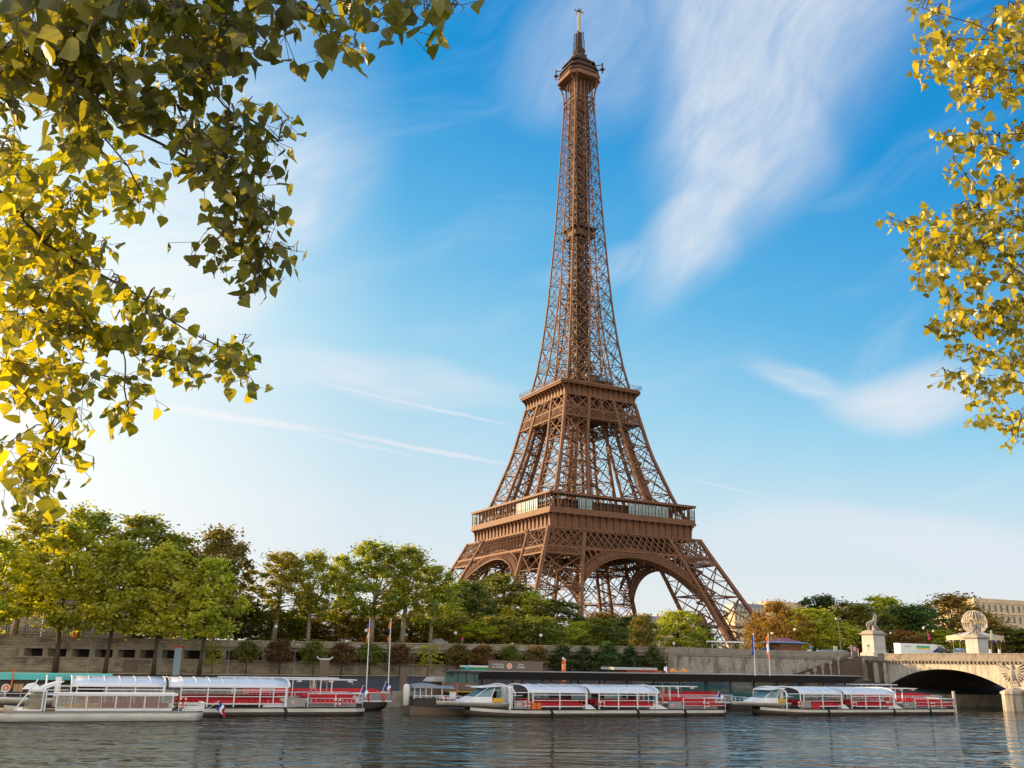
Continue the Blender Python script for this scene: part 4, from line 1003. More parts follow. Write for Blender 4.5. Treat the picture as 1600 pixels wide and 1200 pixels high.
def tour_boat(origin, label, L=43.0, canopy=(6.3, 26.6), split=16.0, stern_deck=(29.5, 41.0), box_col=ORNG, bow_glass=True, flag=True, group='covered sightseeing boats with red seats', name='sightseeing_boat', zf=1.0):
    B = empty(name, origin, BANG, label, 'tour boat', group); B.scale = (XS, 1.1, ZS)
    Wd = 8.0; zd = 1.05; y0 = -Wd/2
    hull_mesh(L, Wd, -.6, .62, bow=8).build('hull', HULLD, B, True)
    m = band(MB(), L, Wd, .5, .95, .06, bow=8, u0=.6); m.build('hull_stripe', CREAM, B)
    m = band(MB(), L, Wd, .95, 1.1, .1, bow=8, u0=.4)
    for u in (10, 22.5, 29.8): m.hexa([(u, y0-.14, 1.1), (u+.35, y0-.14, 1.1), (u+.35, y0+.02, 1.1), (u, y0+.02, 1.1), (u+.55, y0-.14, -.1), (u+.9, y0-.14, -.1), (u+.9, y0+.02, -.1), (u+.55, y0+.02, -.1)])
    m.build('rub_rail', BLACKB, B)
    m = MB(); rings = []
    n = 28
    for i in range(n+1):
        u = .2+(L-.3)*i/n; t = min(1, u/8.0); w = (Wd/2-.08)*(math.sin(t*math.pi/2)**.7*.97+.03)*min(1, (L-u)/1.2+.72); sh = .35*max(0, 1-u/8)**2
        rings.append([(u, -w, .95+sh), (u, w, .95+sh), (u, w, 1.02+sh), (u, -w, 1.02+sh)])
    m.loft(rings); m.build('deck', DECKB, B)
    # upper bow with wheelhouse
    m = MB(); rings = []
    for i in range(9):
        u = -3.4+9.0*i/8; w = 1.9*math.sin(min(1, (u+3.6)/5)*math.pi/2)**.8; sh = .25*(1-i/8)
        rings.append([(u, -w*.55, 1.02+sh*2.2), (u, -w, 1.75+sh), (u, -w*.98, 1.95+sh*.6), (u, w*.98, 1.95+sh*.6), (u, w, 1.75+sh), (u, w*.55, 1.02+sh*2.2)])
    m.loft(rings); m.build('bow_deck', CREAM, B, True)
    m = MB(); rail(m, [(-3.2, -.5, 2.1), (-1, -1.5, 2.0), (.5, -1.9, 1.98)], .75, 1.2, .03); rail(m, [(-3.2, .5, 2.1), (-1, 1.5, 2.0), (.5, 1.9, 1.98)], .75, 1.2, .03)
    m.build('bow_rail', WHITE, B)
    if bow_glass:
        m = MB(); m.hexa([(-.6, -1.5, 2.0), (3.2, -1.9, 2.0), (3.2, 1.9, 2.0), (-.6, 1.5, 2.0), (.9, -1.5, 2.75), (3.2, -1.8, 2.75), (3.2, 1.8, 2.75), (.9, 1.5, 2.75)]); h = m.build('wheelhouse', WHITE, B)
        m = MB(); m.hexa([(.95, -1.45, 2.77), (3.1, -1.75, 2.77), (3.1, 1.75, 2.77), (.95, 1.45, 2.77), (2.7, -1.35, 4.0), (3.5, -1.6, 4.0), (3.5, 1.6, 4.0), (2.7, 1.35, 4.0)]); m.build('windshield', glassmat('blue_windscreen', (.12, .30, .38), .8), h)
        m = MB(); m.hexa([(1.7, -1.9, 4.02), (4.6, -1.9, 4.3), (4.6, 1.9, 4.3), (1.7, 1.9, 4.02), (1.9, -1.9, 4.14), (4.6, -1.9, 4.45), (4.6, 1.9, 4.45), (1.9, 1.9, 4.14)])
        m.beam((3.1, -1.7, 2.7), (3.6, -1.7, 4.1), .12); m.beam((3.1, 1.7, 2.7), (3.6, 1.7, 4.1), .12); m.beam((1.0, -1.5, 2.7), (2.8, -1.4, 4.05), .1)
        m.beam((.2, -.4, 4.3), (2.4, -.4, 4.2), .14, .08); m.build('wheelhouse_roof', WHITE, h)
        m = MB(); m.hexa([(3.3, -2.0, 2.0), (4.6, -2.0, 2.0), (4.6, -1.3, 2.0), (3.3, -1.3, 2.0), (3.3, -2, 2.6), (4.6, -2, 2.6), (4.6, -1.4, 2.6), (3.3, -1.4, 2.6)]); m.build('fender_stack', YELL, B)
    # side panel, boxes
    m = MB(); m.box(5.3, 7.4, y0+.15, y0+.22, 1.2, 2.35); p = m.build('side_panel', GREYP, B); disc(p, 5.9, y0+.14, 1.8, .24)
    m = MB(); m.box(7.7, 8.3, y0+.2, y0+.8, 1.1, 2.0); m.box(8.38, 8.98, y0+.2, y0+.8, 1.1, 2.0); m.build_each('jacket_locker', box_col, B)
    # canopies: barrel vault roof on white ribs
    a, b = canopy; yw = Wd/2-.35; ze, zr = 3.5, 4.6
    def arc(t): return (-yw*math.cos(t), ze+(zr-ze)*math.sin(t)**.85 if 0 < t < math.pi else ze)
    for c0, c1 in ((a+2.6, split), (split+.35, b)) if split else ((a+2.6, b),):
        m = MB(); ts = np.linspace(0, math.pi, 13)
        rings = []
        for u in np.linspace(c0, c1, 8): rings.append([(u, arc(t)[0], arc(t)[1]) for t in ts]+[(u, arc(t)[0]*.985, arc(t)[1]-.06) for t in ts[::-1]])
        m.loft(rings); rf = m.build('canopy', ROOFG, B, True)
        m = MB(); nr = max(2, round((c1-c0)/1.55))
        for i in range(nr+1):
            u = c0+(c1-c0)*i/nr; m.tube([(u, arc(t)[0]*1.005, arc(t)[1]+.02) for t in ts], .045, 4)
        for s in (-1, 1): m.beam((c0, s*yw, ze), (c1, s*yw, ze), .14)
        m.build('canopy_rib', WHITE, rf)
    m = MB(); ts = np.linspace(0, math.pi, 15)
    for u, k in ((a, 1.0), (a+2.5, 1.0), (b+.1, 1.0)):
        m.tube([(u, arc(t)[0]*k, arc(t)[1]*k) for t in ts], .10, 6)
    m.tube([(a+1.2, arc(t)[0]*.7, 2.9+(arc(t)[1]-3.5)*1.2) for t in ts], .07, 5)
    for s in (-1, 1):
        for u in (a, a+2.5): m.beam((u, s*yw, 1.0), (u, s*yw, ze), .13)
        m.beam((a, s*yw, ze), (a+2.5, s*yw, ze), .1)
    m.build('entrance_arch', WHITE, B)
    m = MB(); m.box(a+.9, a+1.5, -1.2, -.6, 1, 4.4); m.box(a+.9, a+1.4, .6, 1.2, 1, 4.4); m.beam((a+.2, -2.4, 3.0), (a+2.3, -2.4, 3.0), .08)
    m.build_each('stair_column', WHITE, B)
    sects = [(a+3.1, split-.2), (split+1.7, b-.3)] if split else [(a+3.1, b-.3)]
    for c0, c1 in sects:
        m = MB(); n = max(2, round((c1-c0)/3.1))
        for s in (-1, 1):
            for i in range(n+1): u = c0+(c1-c0)*i/n; m.beam((u, s*yw, 1.0), (u, s*yw, ze), .13)
            m.beam((c0, s*yw, 3.15), (c1, s*yw, 3.15), .1); m.beam((c0, s*yw, 2.35), (c1, s*yw, 2.35), .08); m.beam((c0, s*yw, 1.45), (c1, s*yw, 1.45), .08)
        m.beam((c1+.1, -yw, 1), (c1+.1, -yw, ze), .15); m.build('side_frame', WHITE, B)
        for y, bk in ((y0+.75, -1), (y0+2.0, -1), (-.6, -1), (.6, 1), (-y0-2.0, 1), (-y0-.75, 1)):
            z = 1.02 if abs(y) > 3 else (1.28 if abs(y) > 1.5 else 1.45)
            seat_row(c0+.15, c1-.1, y, z, bk).build('seat_row', RED, B)
        m = MB()
        for s in (-1, 1): m.box(c0, c1, s*yw-.03, s*yw+.03, 1.5, 1.55)
        m.hexa([(c1, y0+.4, 1.02), (c1+1.6, y0+.4, 1.02), (c1+1.6, y0+1.2, 1.02), (c1, y0+1.2, 1.02), (c1+.1, y0+.4, 1.75), (c1+.6, y0+.4, 1.75), (c1+.6, y0+1.2, 1.75), (c1+.1, y0+1.2, 1.75)])
        m.build('engine_hatch', WHITE, B)
    for u in ((a+2.2, split+1.7+.3) if split else (a+2.2,)): lifebuoy(B, u, y0+.08, 1.85)
    # rear open deck
    c0, c1 = stern_deck
    for y, bk, z in ((y0+.8, -1, 1.05), (y0+2.1, -1, 1.55), (-.5, -1, 1.75), (1.0, 1, 1.75), (-y0-1.2, 1, 1.55)): seat_row(c0+3.1, c1-.6, y, z, bk).build('seat_row', RED, B)
    m = MB(); m.box(c0+3, c1-.4, y0+1.7, -y0-1.7, 1.02, 1.5); m.build('seat_platform', GREYP, B)
    m = MB(); rail(m, [(c0+2.6, y0+.4, 1.0), (c1, y0+.4, 1.0), (c1, -y0-.4, 1.0), (c0+2.6, -y0-.4, 1.0)], 1.75, 2.6, .055, 2)
    m.beam((c0-1.5, y0+.4, 1), (c0-1.5, y0+.4, 3.4), .11); m.beam((c0-1.5, y0+.4, 3.3), (c0-3, y0+.4, 3.3), .08)
    m.build('stern_rail', WHITE, B)
    m = MB(); m.box(c0+.2, c0+2.3, y0+.3, y0+.38, 1.15, 2.2); p = m.build('side_panel', GREYP, B); disc(p, c0+.8, y0+.29, 1.7, .22)
    lifebuoy(B, c0+6.2, y0+.33, 1.75)
    m = MB(); m.hexa([(c0-2.6, y0+.5, 1.02), (c0+.4, y0+.5, 1.02), (c0+.4, y0+1.4, 1.02), (c0-2.6, y0+1.4, 1.02), (c0-2.4, y0+.6, 1.9), (c0-1.5, y0+.6, 1.9), (c0-1.5, y0+1.3, 1.9), (c0-2.4, y0+1.3, 1.9)]); m.build('engine_hatch', WHITE, B)
    # rear flat awning on posts
    m = MB(); m.box(b+.4, b+9.6, 1.0, 3.6, 4.35, 4.47)
    for u in (b+1.5, b+5, b+6.4): 
        for y in (1.1, 3.5): m.beam((u, y, 1), (u, y, 4.35), .12)
    for u in (b+2, b+6.0, b+8.5): m.box(u, u+.6, 1.1, 1.7, 4.1, 4.3)
    m.build('awning', WHITE, B)
    m = MB(); m.tube([(b+3.6, 1.0, 1.2), (b+4.0, 1.0, 4.3)], .13, 6); m.build('mast', WOODL, B)
    if flag: flag_parts(B, (L-.7, -1.2, 1.3), 2.5, (.9, 0, 0))
    return B
def boat_at(px, D, off=0.0):
    b = P(px, 1120, D); v = LP(b.x, D, 0)+BANK*off; return (v.x, v.y, 0)
XS, ZS = 1.12, .92
def build_boats():
    # origin is the hull's bow on its centre line; near side lies 4 m closer
    o = boat_at(722, 123.4)
    tour_boat(o, 'long middle boat with vaulted pale roof and red seats, orange lockers near its bow', L=37.6, canopy=(4.8, 26.2), split=15.6, stern_deck=(27.6, 37.0))
    o = boat_at(1176, 123.4)
    tour_boat(o, 'right hand boat with vaulted pale roof and red lockers, moored beside the bridge', L=36.5, canopy=(3.2, 23.6), split=13.4, stern_deck=(25.0, 35.8), box_col=RED, flag=False)
    o = boat_at(-6, 128.4)
    tour_boat(o, 'boat with long vaulted pale roof half hidden behind the white glass cabin boat', L=40.0, canopy=(4.4, 30.4), split=16.6, stern_deck=(30.2, 39.5), bow_glass=False).scale = (1.10, 1.1, 1.0)
    # second row, only their sterns show
    o = boat_at(365, 141)
    second_row(o, 'back row boat with red seats, flat white awning and slack tricolour flag', 19.5)
    o = boat_at(1010, 138)
    second_row(o, 'back row boat with red open seats, behind the long middle boat', 13.5, False)
    o = boat_at(1330, 138)
    second_row(o, 'back row boat with red open seats, beside the white mooring post', 17.5, False)
def second_row(o, label, L, flag=True):
    B = empty('open_deck_boat', o, BANG, label, 'tour boat', 'open deck boats of the back row'); B.scale = (XS, 1.1, ZS)
    hull_mesh(L, 7, -.6, 1.3, bow=.01 or 1, stern=1.4).build('hull', HULLD, B)
    m = MB(); m.box(.2, L+.3, -3.6, 3.6, 1.3, 1.5); m.build('deck', WHITE, B)
    m = MB(); m.box(L-4.2, L+.1, -3.6, -3.5, 1.6, 2.6); p = m.build('stern_board', GREYP, B); disc(p, L-3.3, -3.61, 2.1, .25)
    for y, z in ((-2.9, 1.6), (-1.6, 2.0), (.2, 2.2), (1.6, 2.2)): seat_row(1, L-.6, y, z, -1).build('seat_row', RED, B)
    m = MB(); rail(m, [(.5, -3.5, 1.5), (L, -3.5, 1.5), (L, 3.5, 1.5)], 1.2, 3, .05, 1); m.build('rail', WHITE, B)
    m = MB(); m.box(-2, L-6, .5, 3, 4.7, 4.85)
    for u in np.arange(0, L-6, 3.4):
        for y in (.7, 2.8): m.beam((u, y, 1.5), (u, y, 4.7), .12)
    m.build('awning', WHITE, B)
    if flag:
        flag_parts(B, (L-.9, -2.2, 1.9), 2.6, (.7, 0, 0))
        m = MB(); m.tube([(L-1.1, -3.7, 2.7), (L-.9, -3.75, 2.2), (L-.9, -3.75, 1.2)], [.16, .22, .12], 6); m.build('rescue_float', LORNG, B)
def cabin_boat():
    """white boat with a long glazed saloon, nearest at the left"""
    o = boat_at(-60, 117.4); B = empty('glass_cabin_boat', o, BANG, 'low white boat with long glazed cabin and blue white red flag', 'boat')
    B.scale = (1, 1, .82)
    e = P(321, 1118, 115.0); L = (Vector((e.x, e.y, 0))-Vector(o)).length-.3; Wd = 5.2; y0 = -Wd/2
    hull_mesh(L, Wd, -.5, 1.25, bow=6, stern=.4, sheer=.25).build('hull', CREAM, B, True)
    band(MB(), L, Wd, 1.2, 1.36, .05, bow=6, stern=.4, sheer=.25, u0=.3).build('rub_rail', GREYP, B)
    band(MB(), L, Wd, -.4, .12, .02, bow=6, stern=.4, sheer=.0, u0=2.5).build('boot_stripe', HULLD, B)
    m = MB(); m.box(1.2, L-.2, y0+.2, -y0-.2, 1.3, 1.4); m.build('deck', DECKB, B)
    U = lambda px: (P(px, 1100, 115.0)-Vector((o[0], o[1], 0))).dot(BANK)
    a, b = U(88), U(270); y1 = y0+.35; zt_ = 3.35
    m = MB(); m.box(a, b, y1, -y1, 1.38, 1.72); m.box(a-.1, b+.5, y1-.12, -y1+.12, zt_, zt_+.28); m.box(a-3.0, a, y1+.2, -y1-.2, zt_+.05, zt_+.2)
    n = 8
    for i in range(n+1):
        u = a+(b-a)*i/n; w = .14 if i % 2 == 0 else .07
        for s_ in (-1, 1): m.box(u-w/2, u+w/2, s_*(-y1)-.06, s_*(-y1)+.06, 1.7, zt_)
    sal = m.build('saloon', WHITE, B)
    m = MB()
    for i in range(n):
        u0, u1 = a+(b-a)*i/n+.08, a+(b-a)*(i+1)/n-.08
        for s_ in (-1, 1): m.box(u0, u1, s_*(-y1)-.015, s_*(-y1)+.015, 1.74, zt_-.02)
    m.build_each('window', glassmat('clear_glass', (.35, .40, .36), .28), sal)
    for y in (y0+1.2, .8): seat_row(a+4.4, b-.3, y, 1.38, -1).build('seat_row', RED, B)
    m = MB()
    for i in range(6):
        u = a+.8+i*.62; m.box(u, u+.5, -1.3, -.7, 1.4, 2.15)
    m.build_each('table', YELL, B)
    # raised wheelhouse at the bow
    c, d = U(32), U(66)
    m = MB()
    for u, k in ((c, 1.35), (c+2.4, 0), (d, 0)):
        for s_ in (-1, 1): m.beam((u-(.55 if k else 0), s_*(-y1), 1.4), (u+k*.55, s_*(-y1), 3.95 if k else 3.9), .13)
    m.box(c+.6, d+.2, y1-.05, -y1+.05, 3.85, 4.1); m.box(c-.3, d, y1-.02, -y1+.02, 1.36, 1.55); m.box(c+2.4, d, y1, y1+.08, 1.55, 2.1)
    m.beam((c+.7, y1, 3.9), (c+1.3, y1, 5.3), .16); m.beam((c+.7, -y1, 3.9), (c+1.3, -y1, 5.3), .12)
    m.hexa([(d-2.2, -1.2, 4.1), (d-.2, -1.2, 4.1), (d-.2, 1.2, 4.1), (d-2.2, 1.2, 4.1), (d-1.8, -1.1, 4.7), (d-1, -1.1, 4.9), (d-1, 1.1, 4.9), (d-1.8, 1.1, 4.7)])
    m.hexa([(d-.9, -.9, 4.3), (d+.1, -.9, 4.1), (d+.1, .9, 4.1), (d-.9, .9, 4.3), (d+.9, -.9, 4.95), (d+1.9, -.9, 5.1), (d+1.9, .9, 5.15), (d+.9, .9, 5.05)])
    wh = m.build('wheelhouse', WHITE, B)
    m = MB()
    for s_ in (-1, 1):
        m.hexa([(c+.2, s_*(-y1)-.01, 1.6), (c+2.3, s_*(-y1)-.01, 1.6), (c+2.3, s_*(-y1)+.01, 1.6), (c+.2, s_*(-y1)+.01, 1.6), (c+.95, s_*(-y1)-.01, 3.8), (c+2.3, s_*(-y1)-.01, 3.8), (c+2.3, s_*(-y1)+.01, 3.8), (c+.95, s_*(-y1)+.01, 3.8)])
        m.box(c+2.5, d-.1, s_*(-y1)-.01, s_*(-y1)+.01, 1.6, 3.4)
    m.build_each('wheelhouse_window', glassmat('cabin_window', (.22, .26, .22), .4), wh)
    m = MB(); m.box(c+.8, c+2.0, -.7, .7, 1.4, 2.6); m.box(c+1.1, c+1.9, -1.7, -1.2, 2.9, 3.7); m.build('helm_console', WOODL, B)
    # stern
    m = MB(); rail(m, [(b+.7, y0+.2, 1.35), (L, y0+.2, 1.35), (L, -y0-.2, 1.35)], 1.1, .8, .05, 3); m.box(b+1.1, L-.1, y0+.22, y0+.3, 1.35, 2.05)
    m.build('stern_rail', WHITE, B)
    lifebuoy(B, b+1.1, y0+.15, 2.15, r=.3)
    flag_parts(B, (L+.1, y0+.8, 1.3), 1.4, (1.6, 0, 0), size=(1.3, 1.1))
cabin_boat()
def teal_boat():
    o = boat_at(-60, 134); e = P(128, 1080, 131); B = empty('teal_roofed_boat', o, BANG, 'dark brown boat with flat turquoise roof, behind the white cabin boat', 'boat')
    L = (Vector((e.x, e.y, 0))-Vector(o)).length+3
    hull_mesh(L, 6, -.5, 1.4, bow=5).build('hull', HULLD, B, True)
    m = MB(); m.box(2, L-1, -2.6, 2.6, 1.4, 4.0); c = m.build('cabin', BRWND, B)
    m = MB(); m.box(1, L, -3.0, 3.0, 4.0, 4.75); m.build('roof', TEAL, B)
    U = lambda px: (P(px, 1080, 131)-Vector((o[0], o[1], 0))).dot(BANK)
    disc(c, U(8), -2.62, 3.0, .5)
    for k, px in enumerate((20, 28, 62, 72, 84, 94, 104)):
        m = MB(); u = U(px); m.box(u, u+.9, -2.68, -2.6, 2.3, 3.5) if k > 1 else m.box(u, u+.5, -2.68, -2.6, 2.6, 3.5); m.build('window', GLZD if k > 1 else WOODL, c)
    m = MB(); rail(m, [(1, -3.0, 1.4), (L, -3.0, 1.4)], 1.0, 2.4, .04); m.build('rail', WHITE, B)
    m = MB(); m.tube([(U(16), -3.1, 3.0), (U(17), -3.1, 5.3)], .08, 5); m.build('orange_pole', ORNG, B)
teal_boat()
build_boats()
def dinghy_boats():
    # brown work barge, left end of the floating terminal
    a = P(637, 1100, 128); b = P(716, 1108, 124)
    B = empty('work_barge', (a.x, a.y, 0), BANG-.12, 'brown work barge with rounded roof, white fender and life ring, left of the middle boat', 'boat')
    L = 8.0
    m = MB(); m.hexa([(0, -2, -.5), (L, -2, -.5), (L, 2, -.5), (0, 2, -.5), (-.2, -2.2, 1.1), (L+.3, -2.2, .8), (L+.3, 2.2, .8), (-.2, 2.2, 1.1)]); m.build('hull', BRWN, B)
    m = MB(); m.box(.4, 4.6, -1.9, 1.9, 1.0, 2.3); m.build('cabin', BRWND, B)
    m = MB(); rings = []
    for u in np.linspace(.2, 6.2, 7):
        t = (u-.2)/6; rings.append([(u, -2.1, 3.55+.35*math.sin(math.pi*min(1, t*1.3+.1))-.1*t), (u, -1, 3.8+.35*math.sin(math.pi*min(1, t*1.3+.1))), (u, 1, 3.8+.35*math.sin(math.pi*min(1, t*1.3+.1))), (u, 2.1, 3.55+.35*math.sin(math.pi*min(1, t*1.3+.1))-.1*t), (u, 2.1, 3.5), (u, -2.1, 3.5)])
    m.loft(rings); m.build('roof', GREYP, B)
    m = MB()
    for u in (.5, 1.3, 2.1, 2.9, 4.4): m.beam((u, -1.9, 2.2), (u, -1.9, 3.6), .09)
    rail(m, [(.4, -2.0, 2.1), (3.4, -2.0, 2.2), (7.6, -2.0, 1.6)], .35, 1, .05); m.build('rail', WHITE, B)
    m = MB(); m.lathe([(.1, 1.1), (.42, 1.3), (.5, 3.6), (.3, 4.0), (.05, 4.05)], 10, (-.6, -1.6, 0)); m.build('fender', mat('white_fender', (.7, .7, .64), .6), B, True)
    lifebuoy(B, 4.9, -2.05, 1.95); m = MB(); m.tube([(6.6, -1.8, .9), (6.6, -1.8, 4.2)], .06, 5); m.build('mast', ORNG, B)
    m = MB(); m.box(5.6, 6.5, -1.6, -1.5, 2.2, 3.0); m.build('notice_board', FWHITE, B)
dinghy_boats()
# ================================================================ bridge, terminal, statues and street things
BST = mat('bridge_stone', (.47, .43, .36), .85, noise=.18, nscale=.5, bump=.25, dirt=((.15, .12, .09), .6, .75, (2.5, 2.5, .35)))
BSTD = mat('weathered_cornice', (.26, .23, .19), .9, noise=.2, nscale=1, dirt=((.08, .07, .06), 1.2, .7, (1.5, 1.5, .5)))
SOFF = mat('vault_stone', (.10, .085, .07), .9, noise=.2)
PED = mat('pedestal_stone', (.52, .50, .46), .8, noise=.1, nscale=1, dirt=((.25, .23, .2), .8, .5, (2, 2, .5))); brickify(PED, 1.6, .8, (.75, .75, .75), .5)
BRONZ = mat('statue_stone', (.34, .31, .27), .85, noise=.25, nscale=3, bump=.4)
BROWNW = mat('abutment_brick', (.20, .15, .105), .9, noise=.25, nscale=1, bump=.4, dirt=((.06, .05, .04), .6, .7)); brickify(BROWNW, .9, .3)
def skin(name, pts, edges, radii, material, parent, sub=2):
    """one continuous figure grown round a skeleton"""
    me = bpy.data.meshes.new(name); me.from_pydata([tuple(p) for p in pts], edges, []); o = bpy.data.objects.new(name, me); C.objects.link(o); o.parent = parent
    m = o.modifiers.new('s', 'SKIN'); 
    if not me.skin_vertices: 
        o.data.attributes
    for v, r in zip(me.skin_vertices[0].data, radii):
        v.radius = (r, r) if isinstance(r, (int, float)) else r
    me.skin_vertices[0].data[0].use_root = True
    m2 = o.modifiers.new('u', 'SUBSURF'); m2.levels = sub; m2.render_levels = sub
    me.materials.append(material); return o
def _fit_bridge():
    d = Vector((SL, -1, 0)).normalized()
    return min((LP(x, D_WALL-2, 0) for x in np.arange(80, 115, .1)), key=lambda p: abs(proj(p+d*5.2+Vector((0, 0, 5)))[0]-1388))
BR = _fit_bridge(); BDIR = Vector((SL, -1, 0)).normalized(); BANG2 = math.atan2(BDIR.y, BDIR.x)
def build_bridge():
    # local frame: u runs over the river towards the near bank, v to the right, away from us
    B = empty('arched_stone_bridge', (BR.x, BR.y, 0), BANG2, 'pale stone bridge of low arches with eagle relief on its pier, spanning the river', 'bridge')
    # find local v sign: camera side must be facing; side face at v=0, bridge body to +w
    sgn = 1 if Vector((-BDIR.y, BDIR.x, 0)).dot(Vector((1, .46, 0))) > 0 else -1
    Wb = 34*sgn; Lb = 158; span, pier = 30.6, 3.4; z1 = 9.15
    yf = 0.0
    def X(m, u0, u1, v0, v1, za, zb):
        a, b = (v0*sgn, v1*sgn) if sgn > 0 else (v1*sgn, v0*sgn); m.box(u0, u1, a, b, za, zb)
    m = MB(); cor = MB(); vt = MB(); par = MB()
    u0 = 5.2; n = 30; zs, zc = 3.9, 7.55
    def za(t): return zs+(zc-zs)*math.sqrt(max(0, 1-(2*t-1)**2)) if False else zs+(zc-zs)*(1-abs(2*t-1)**2.1)
    # abutment spandrel
    us = u0
    while us < Lb-span:
        for side in (0, 1):
            va = (0 if side == 0 else Wb-.5*sgn); vb = va+.5*sgn
            lo_, hi_ = min(va, vb), max(va, vb)
            for i in range(n):
                a, b = i/n, (i+1)/n; ua, ub = us+span*a, us+span*b
                m.hexa([(ua, lo_, za(a)), (ub, lo_, za(b)), (ub, hi_, za(b)), (ua, hi_, za(a)), (ua, lo_, z1), (ub, lo_, z1), (ub, hi_, z1), (ua, hi_, z1)])
        for i in range(n):
            a, b = i/n, (i+1)/n; ua, ub = us+span*a, us+span*b; v0, v1 = min(.5*sgn, Wb-.5*sgn), max(.5*sgn, Wb-.5*sgn)
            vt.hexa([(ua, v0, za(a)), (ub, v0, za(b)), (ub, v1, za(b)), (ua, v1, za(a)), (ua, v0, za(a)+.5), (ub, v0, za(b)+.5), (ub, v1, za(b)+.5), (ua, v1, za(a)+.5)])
        # voussoir ring standing slightly proud
        ring = [];
        for i in range(n+1):
            t = i/n; u = us+span*t; v = -.07*sgn
            ring.append([(u, v, za(t)-.02), (u, v+.1*sgn, za(t)-.02), (u, v+.1*sgn, za(t)+.75), (u, v, za(t)+.75)])
        m.loft(ring)
        # pier
        p0, p1 = us+span, us+span+pier
        v0, v1 = min(0, Wb), max(0, Wb); m.box(p0, p1, v0, v1, zs-.2, z1)
        q = [(p0-.2, 0), (p0-.2, -1.0*sgn), (p0+.5, -2.6*sgn), ((p0+p1)/2, -3.2*sgn), (p1-.5, -2.6*sgn), (p1+.2, -1.0*sgn), (p1+.2, 0)]
        pm = MB(); pm.prism(q, -3, 3.6); pm.box(p0-.2, p1+.2, v0, v1, -3, 3.7)
        q2 = [(x+(-.2 if x < (p0+p1)/2 else .2), y*1.05) for x, y in q]; pm.prism(q2, 3.1, 3.5)
        pm.loft([[(x, y, 3.6) for x, y in q], [((p0+p1)/2+(x-(p0+p1)/2)*.35, y*.3, 4.3) for x, y in q]])
        pm.build('pier', BST, B)
        # eagle relief
        if us < 80:
            cx = (p0+p1)/2; E = MB(); zz = 6.9
            for s in (-1, 1):
                for k in range(7):                           # feathers fanned into raised wings
                    a = R(8+k*15); L_ = 2.9-.18*k
                    E.beam((cx+s*.5, -.22*sgn, zz+.5-.06*k), (cx+s*(.5+L_*math.cos(a-.6)), -.16*sgn, zz+.55-.12*k+L_*math.sin(.75-a*.9)), .42, .22)
            fe = MB()
            E.lathe([(.15, -1.5), (.55, -1.1), (.75, -.3), (.68, .4), (.4, .85), (.34, 1.2), (.28, 1.5), (.1, 1.62)], 10, (cx, -.15*sgn, zz))
            E.beam((cx, -.3*sgn, zz+1.35), (cx-.45, -.4*sgn, zz+1.2), .16)
            for k in range(-2, 3): E.beam((cx+k*.22, -.2*sgn, zz-1.0), (cx+k*.42, -.2*sgn, zz-2.0), .26, .2)
            E.box(cx-1.1, cx+1.1, -.35 if sgn > 0 else 0, 0 if sgn > 0 else .35, zz-2.3, zz-2.0)
            E.build('eagle_relief', BRONZ, B)
        us += span+pier
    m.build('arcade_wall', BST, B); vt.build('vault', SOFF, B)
    X(cor, -1, Lb, -.55, .6, z1, z1+.32); X(cor, -1, Lb, 34-.6, 34.55, z1, z1+.32)
    for i in range(int(Lb/.95)): X(cor, i*.95+.1, i*.95+.5, -.45, .0, z1-.5, z1)
    cor.build('cornice', BSTD, B)
    X(par, 3.0, Lb, -.35, .1, z1+.32, z1+1.35); X(par, 3.0, Lb, -.45, .2, z1+1.35, z1+1.6)
    X(par, 3.0, Lb, 34-.1, 34+.35, z1+.32, z1+1.4)
    par.build('parapet', BSTD, B)
    m = MB(); X(m, -3, Lb, .1, 33.9, z1-.2, z1+.35); m.build('roadway', TARM, B)
    # abutment below the bridge end
    m = MB(); X(m, -6, 5.2, .05, 34, -2, z1-.25); m.build('abutment', BROWNW, B)
    m = MB(); X(m, 1.6, 2.6, -.5, .05, -1, z1-.5); X(m, 4.6, 5.4, -.5, .05, -1, z1-.5); m.build('quoin', BST, B)
    return B, sgn
def bridge_pt(sgn, u, v, z=0):
    c, s = math.cos(BANG2), math.sin(BANG2); y = v*sgn
    return Vector((BR.x+u*c-y*s, BR.y+u*s+y*c, z))
_B, SG = build_bridge()
def pedestal(pos, ang, label, name='statue_pedestal', h=4.6, w=3.6):
    o = empty(name, pos, ang, label, 'pedestal', 'stone pedestals at the bridge end'); o.scale = (1.13,)*3
    q = [(-.5, -.5), (.5, -.5), (.5, .5), (-.5, .5)]
    sc_ = lambda k, z: [(x*k, y*k, z) for x, y in q]
    m = MB(); m.loft([sc_(w*1.22, 0), sc_(w*1.22, .75), sc_(w*1.12, .95)]); m.build('plinth', PED, o)
    m = MB(); m.loft([sc_(w, .95), sc_(w*.97, h-.7)]); m.build('shaft', PED, o)
    m = MB(); m.loft([sc_(w*1.02, h-.7), sc_(w*1.2, h-.45), sc_(w*1.2, h-.25), sc_(w*.98, h-.2), sc_(w*.95, h+.05), sc_(w*.8, h+.25)]); m.build('cap', BRONZ, o)
    return o
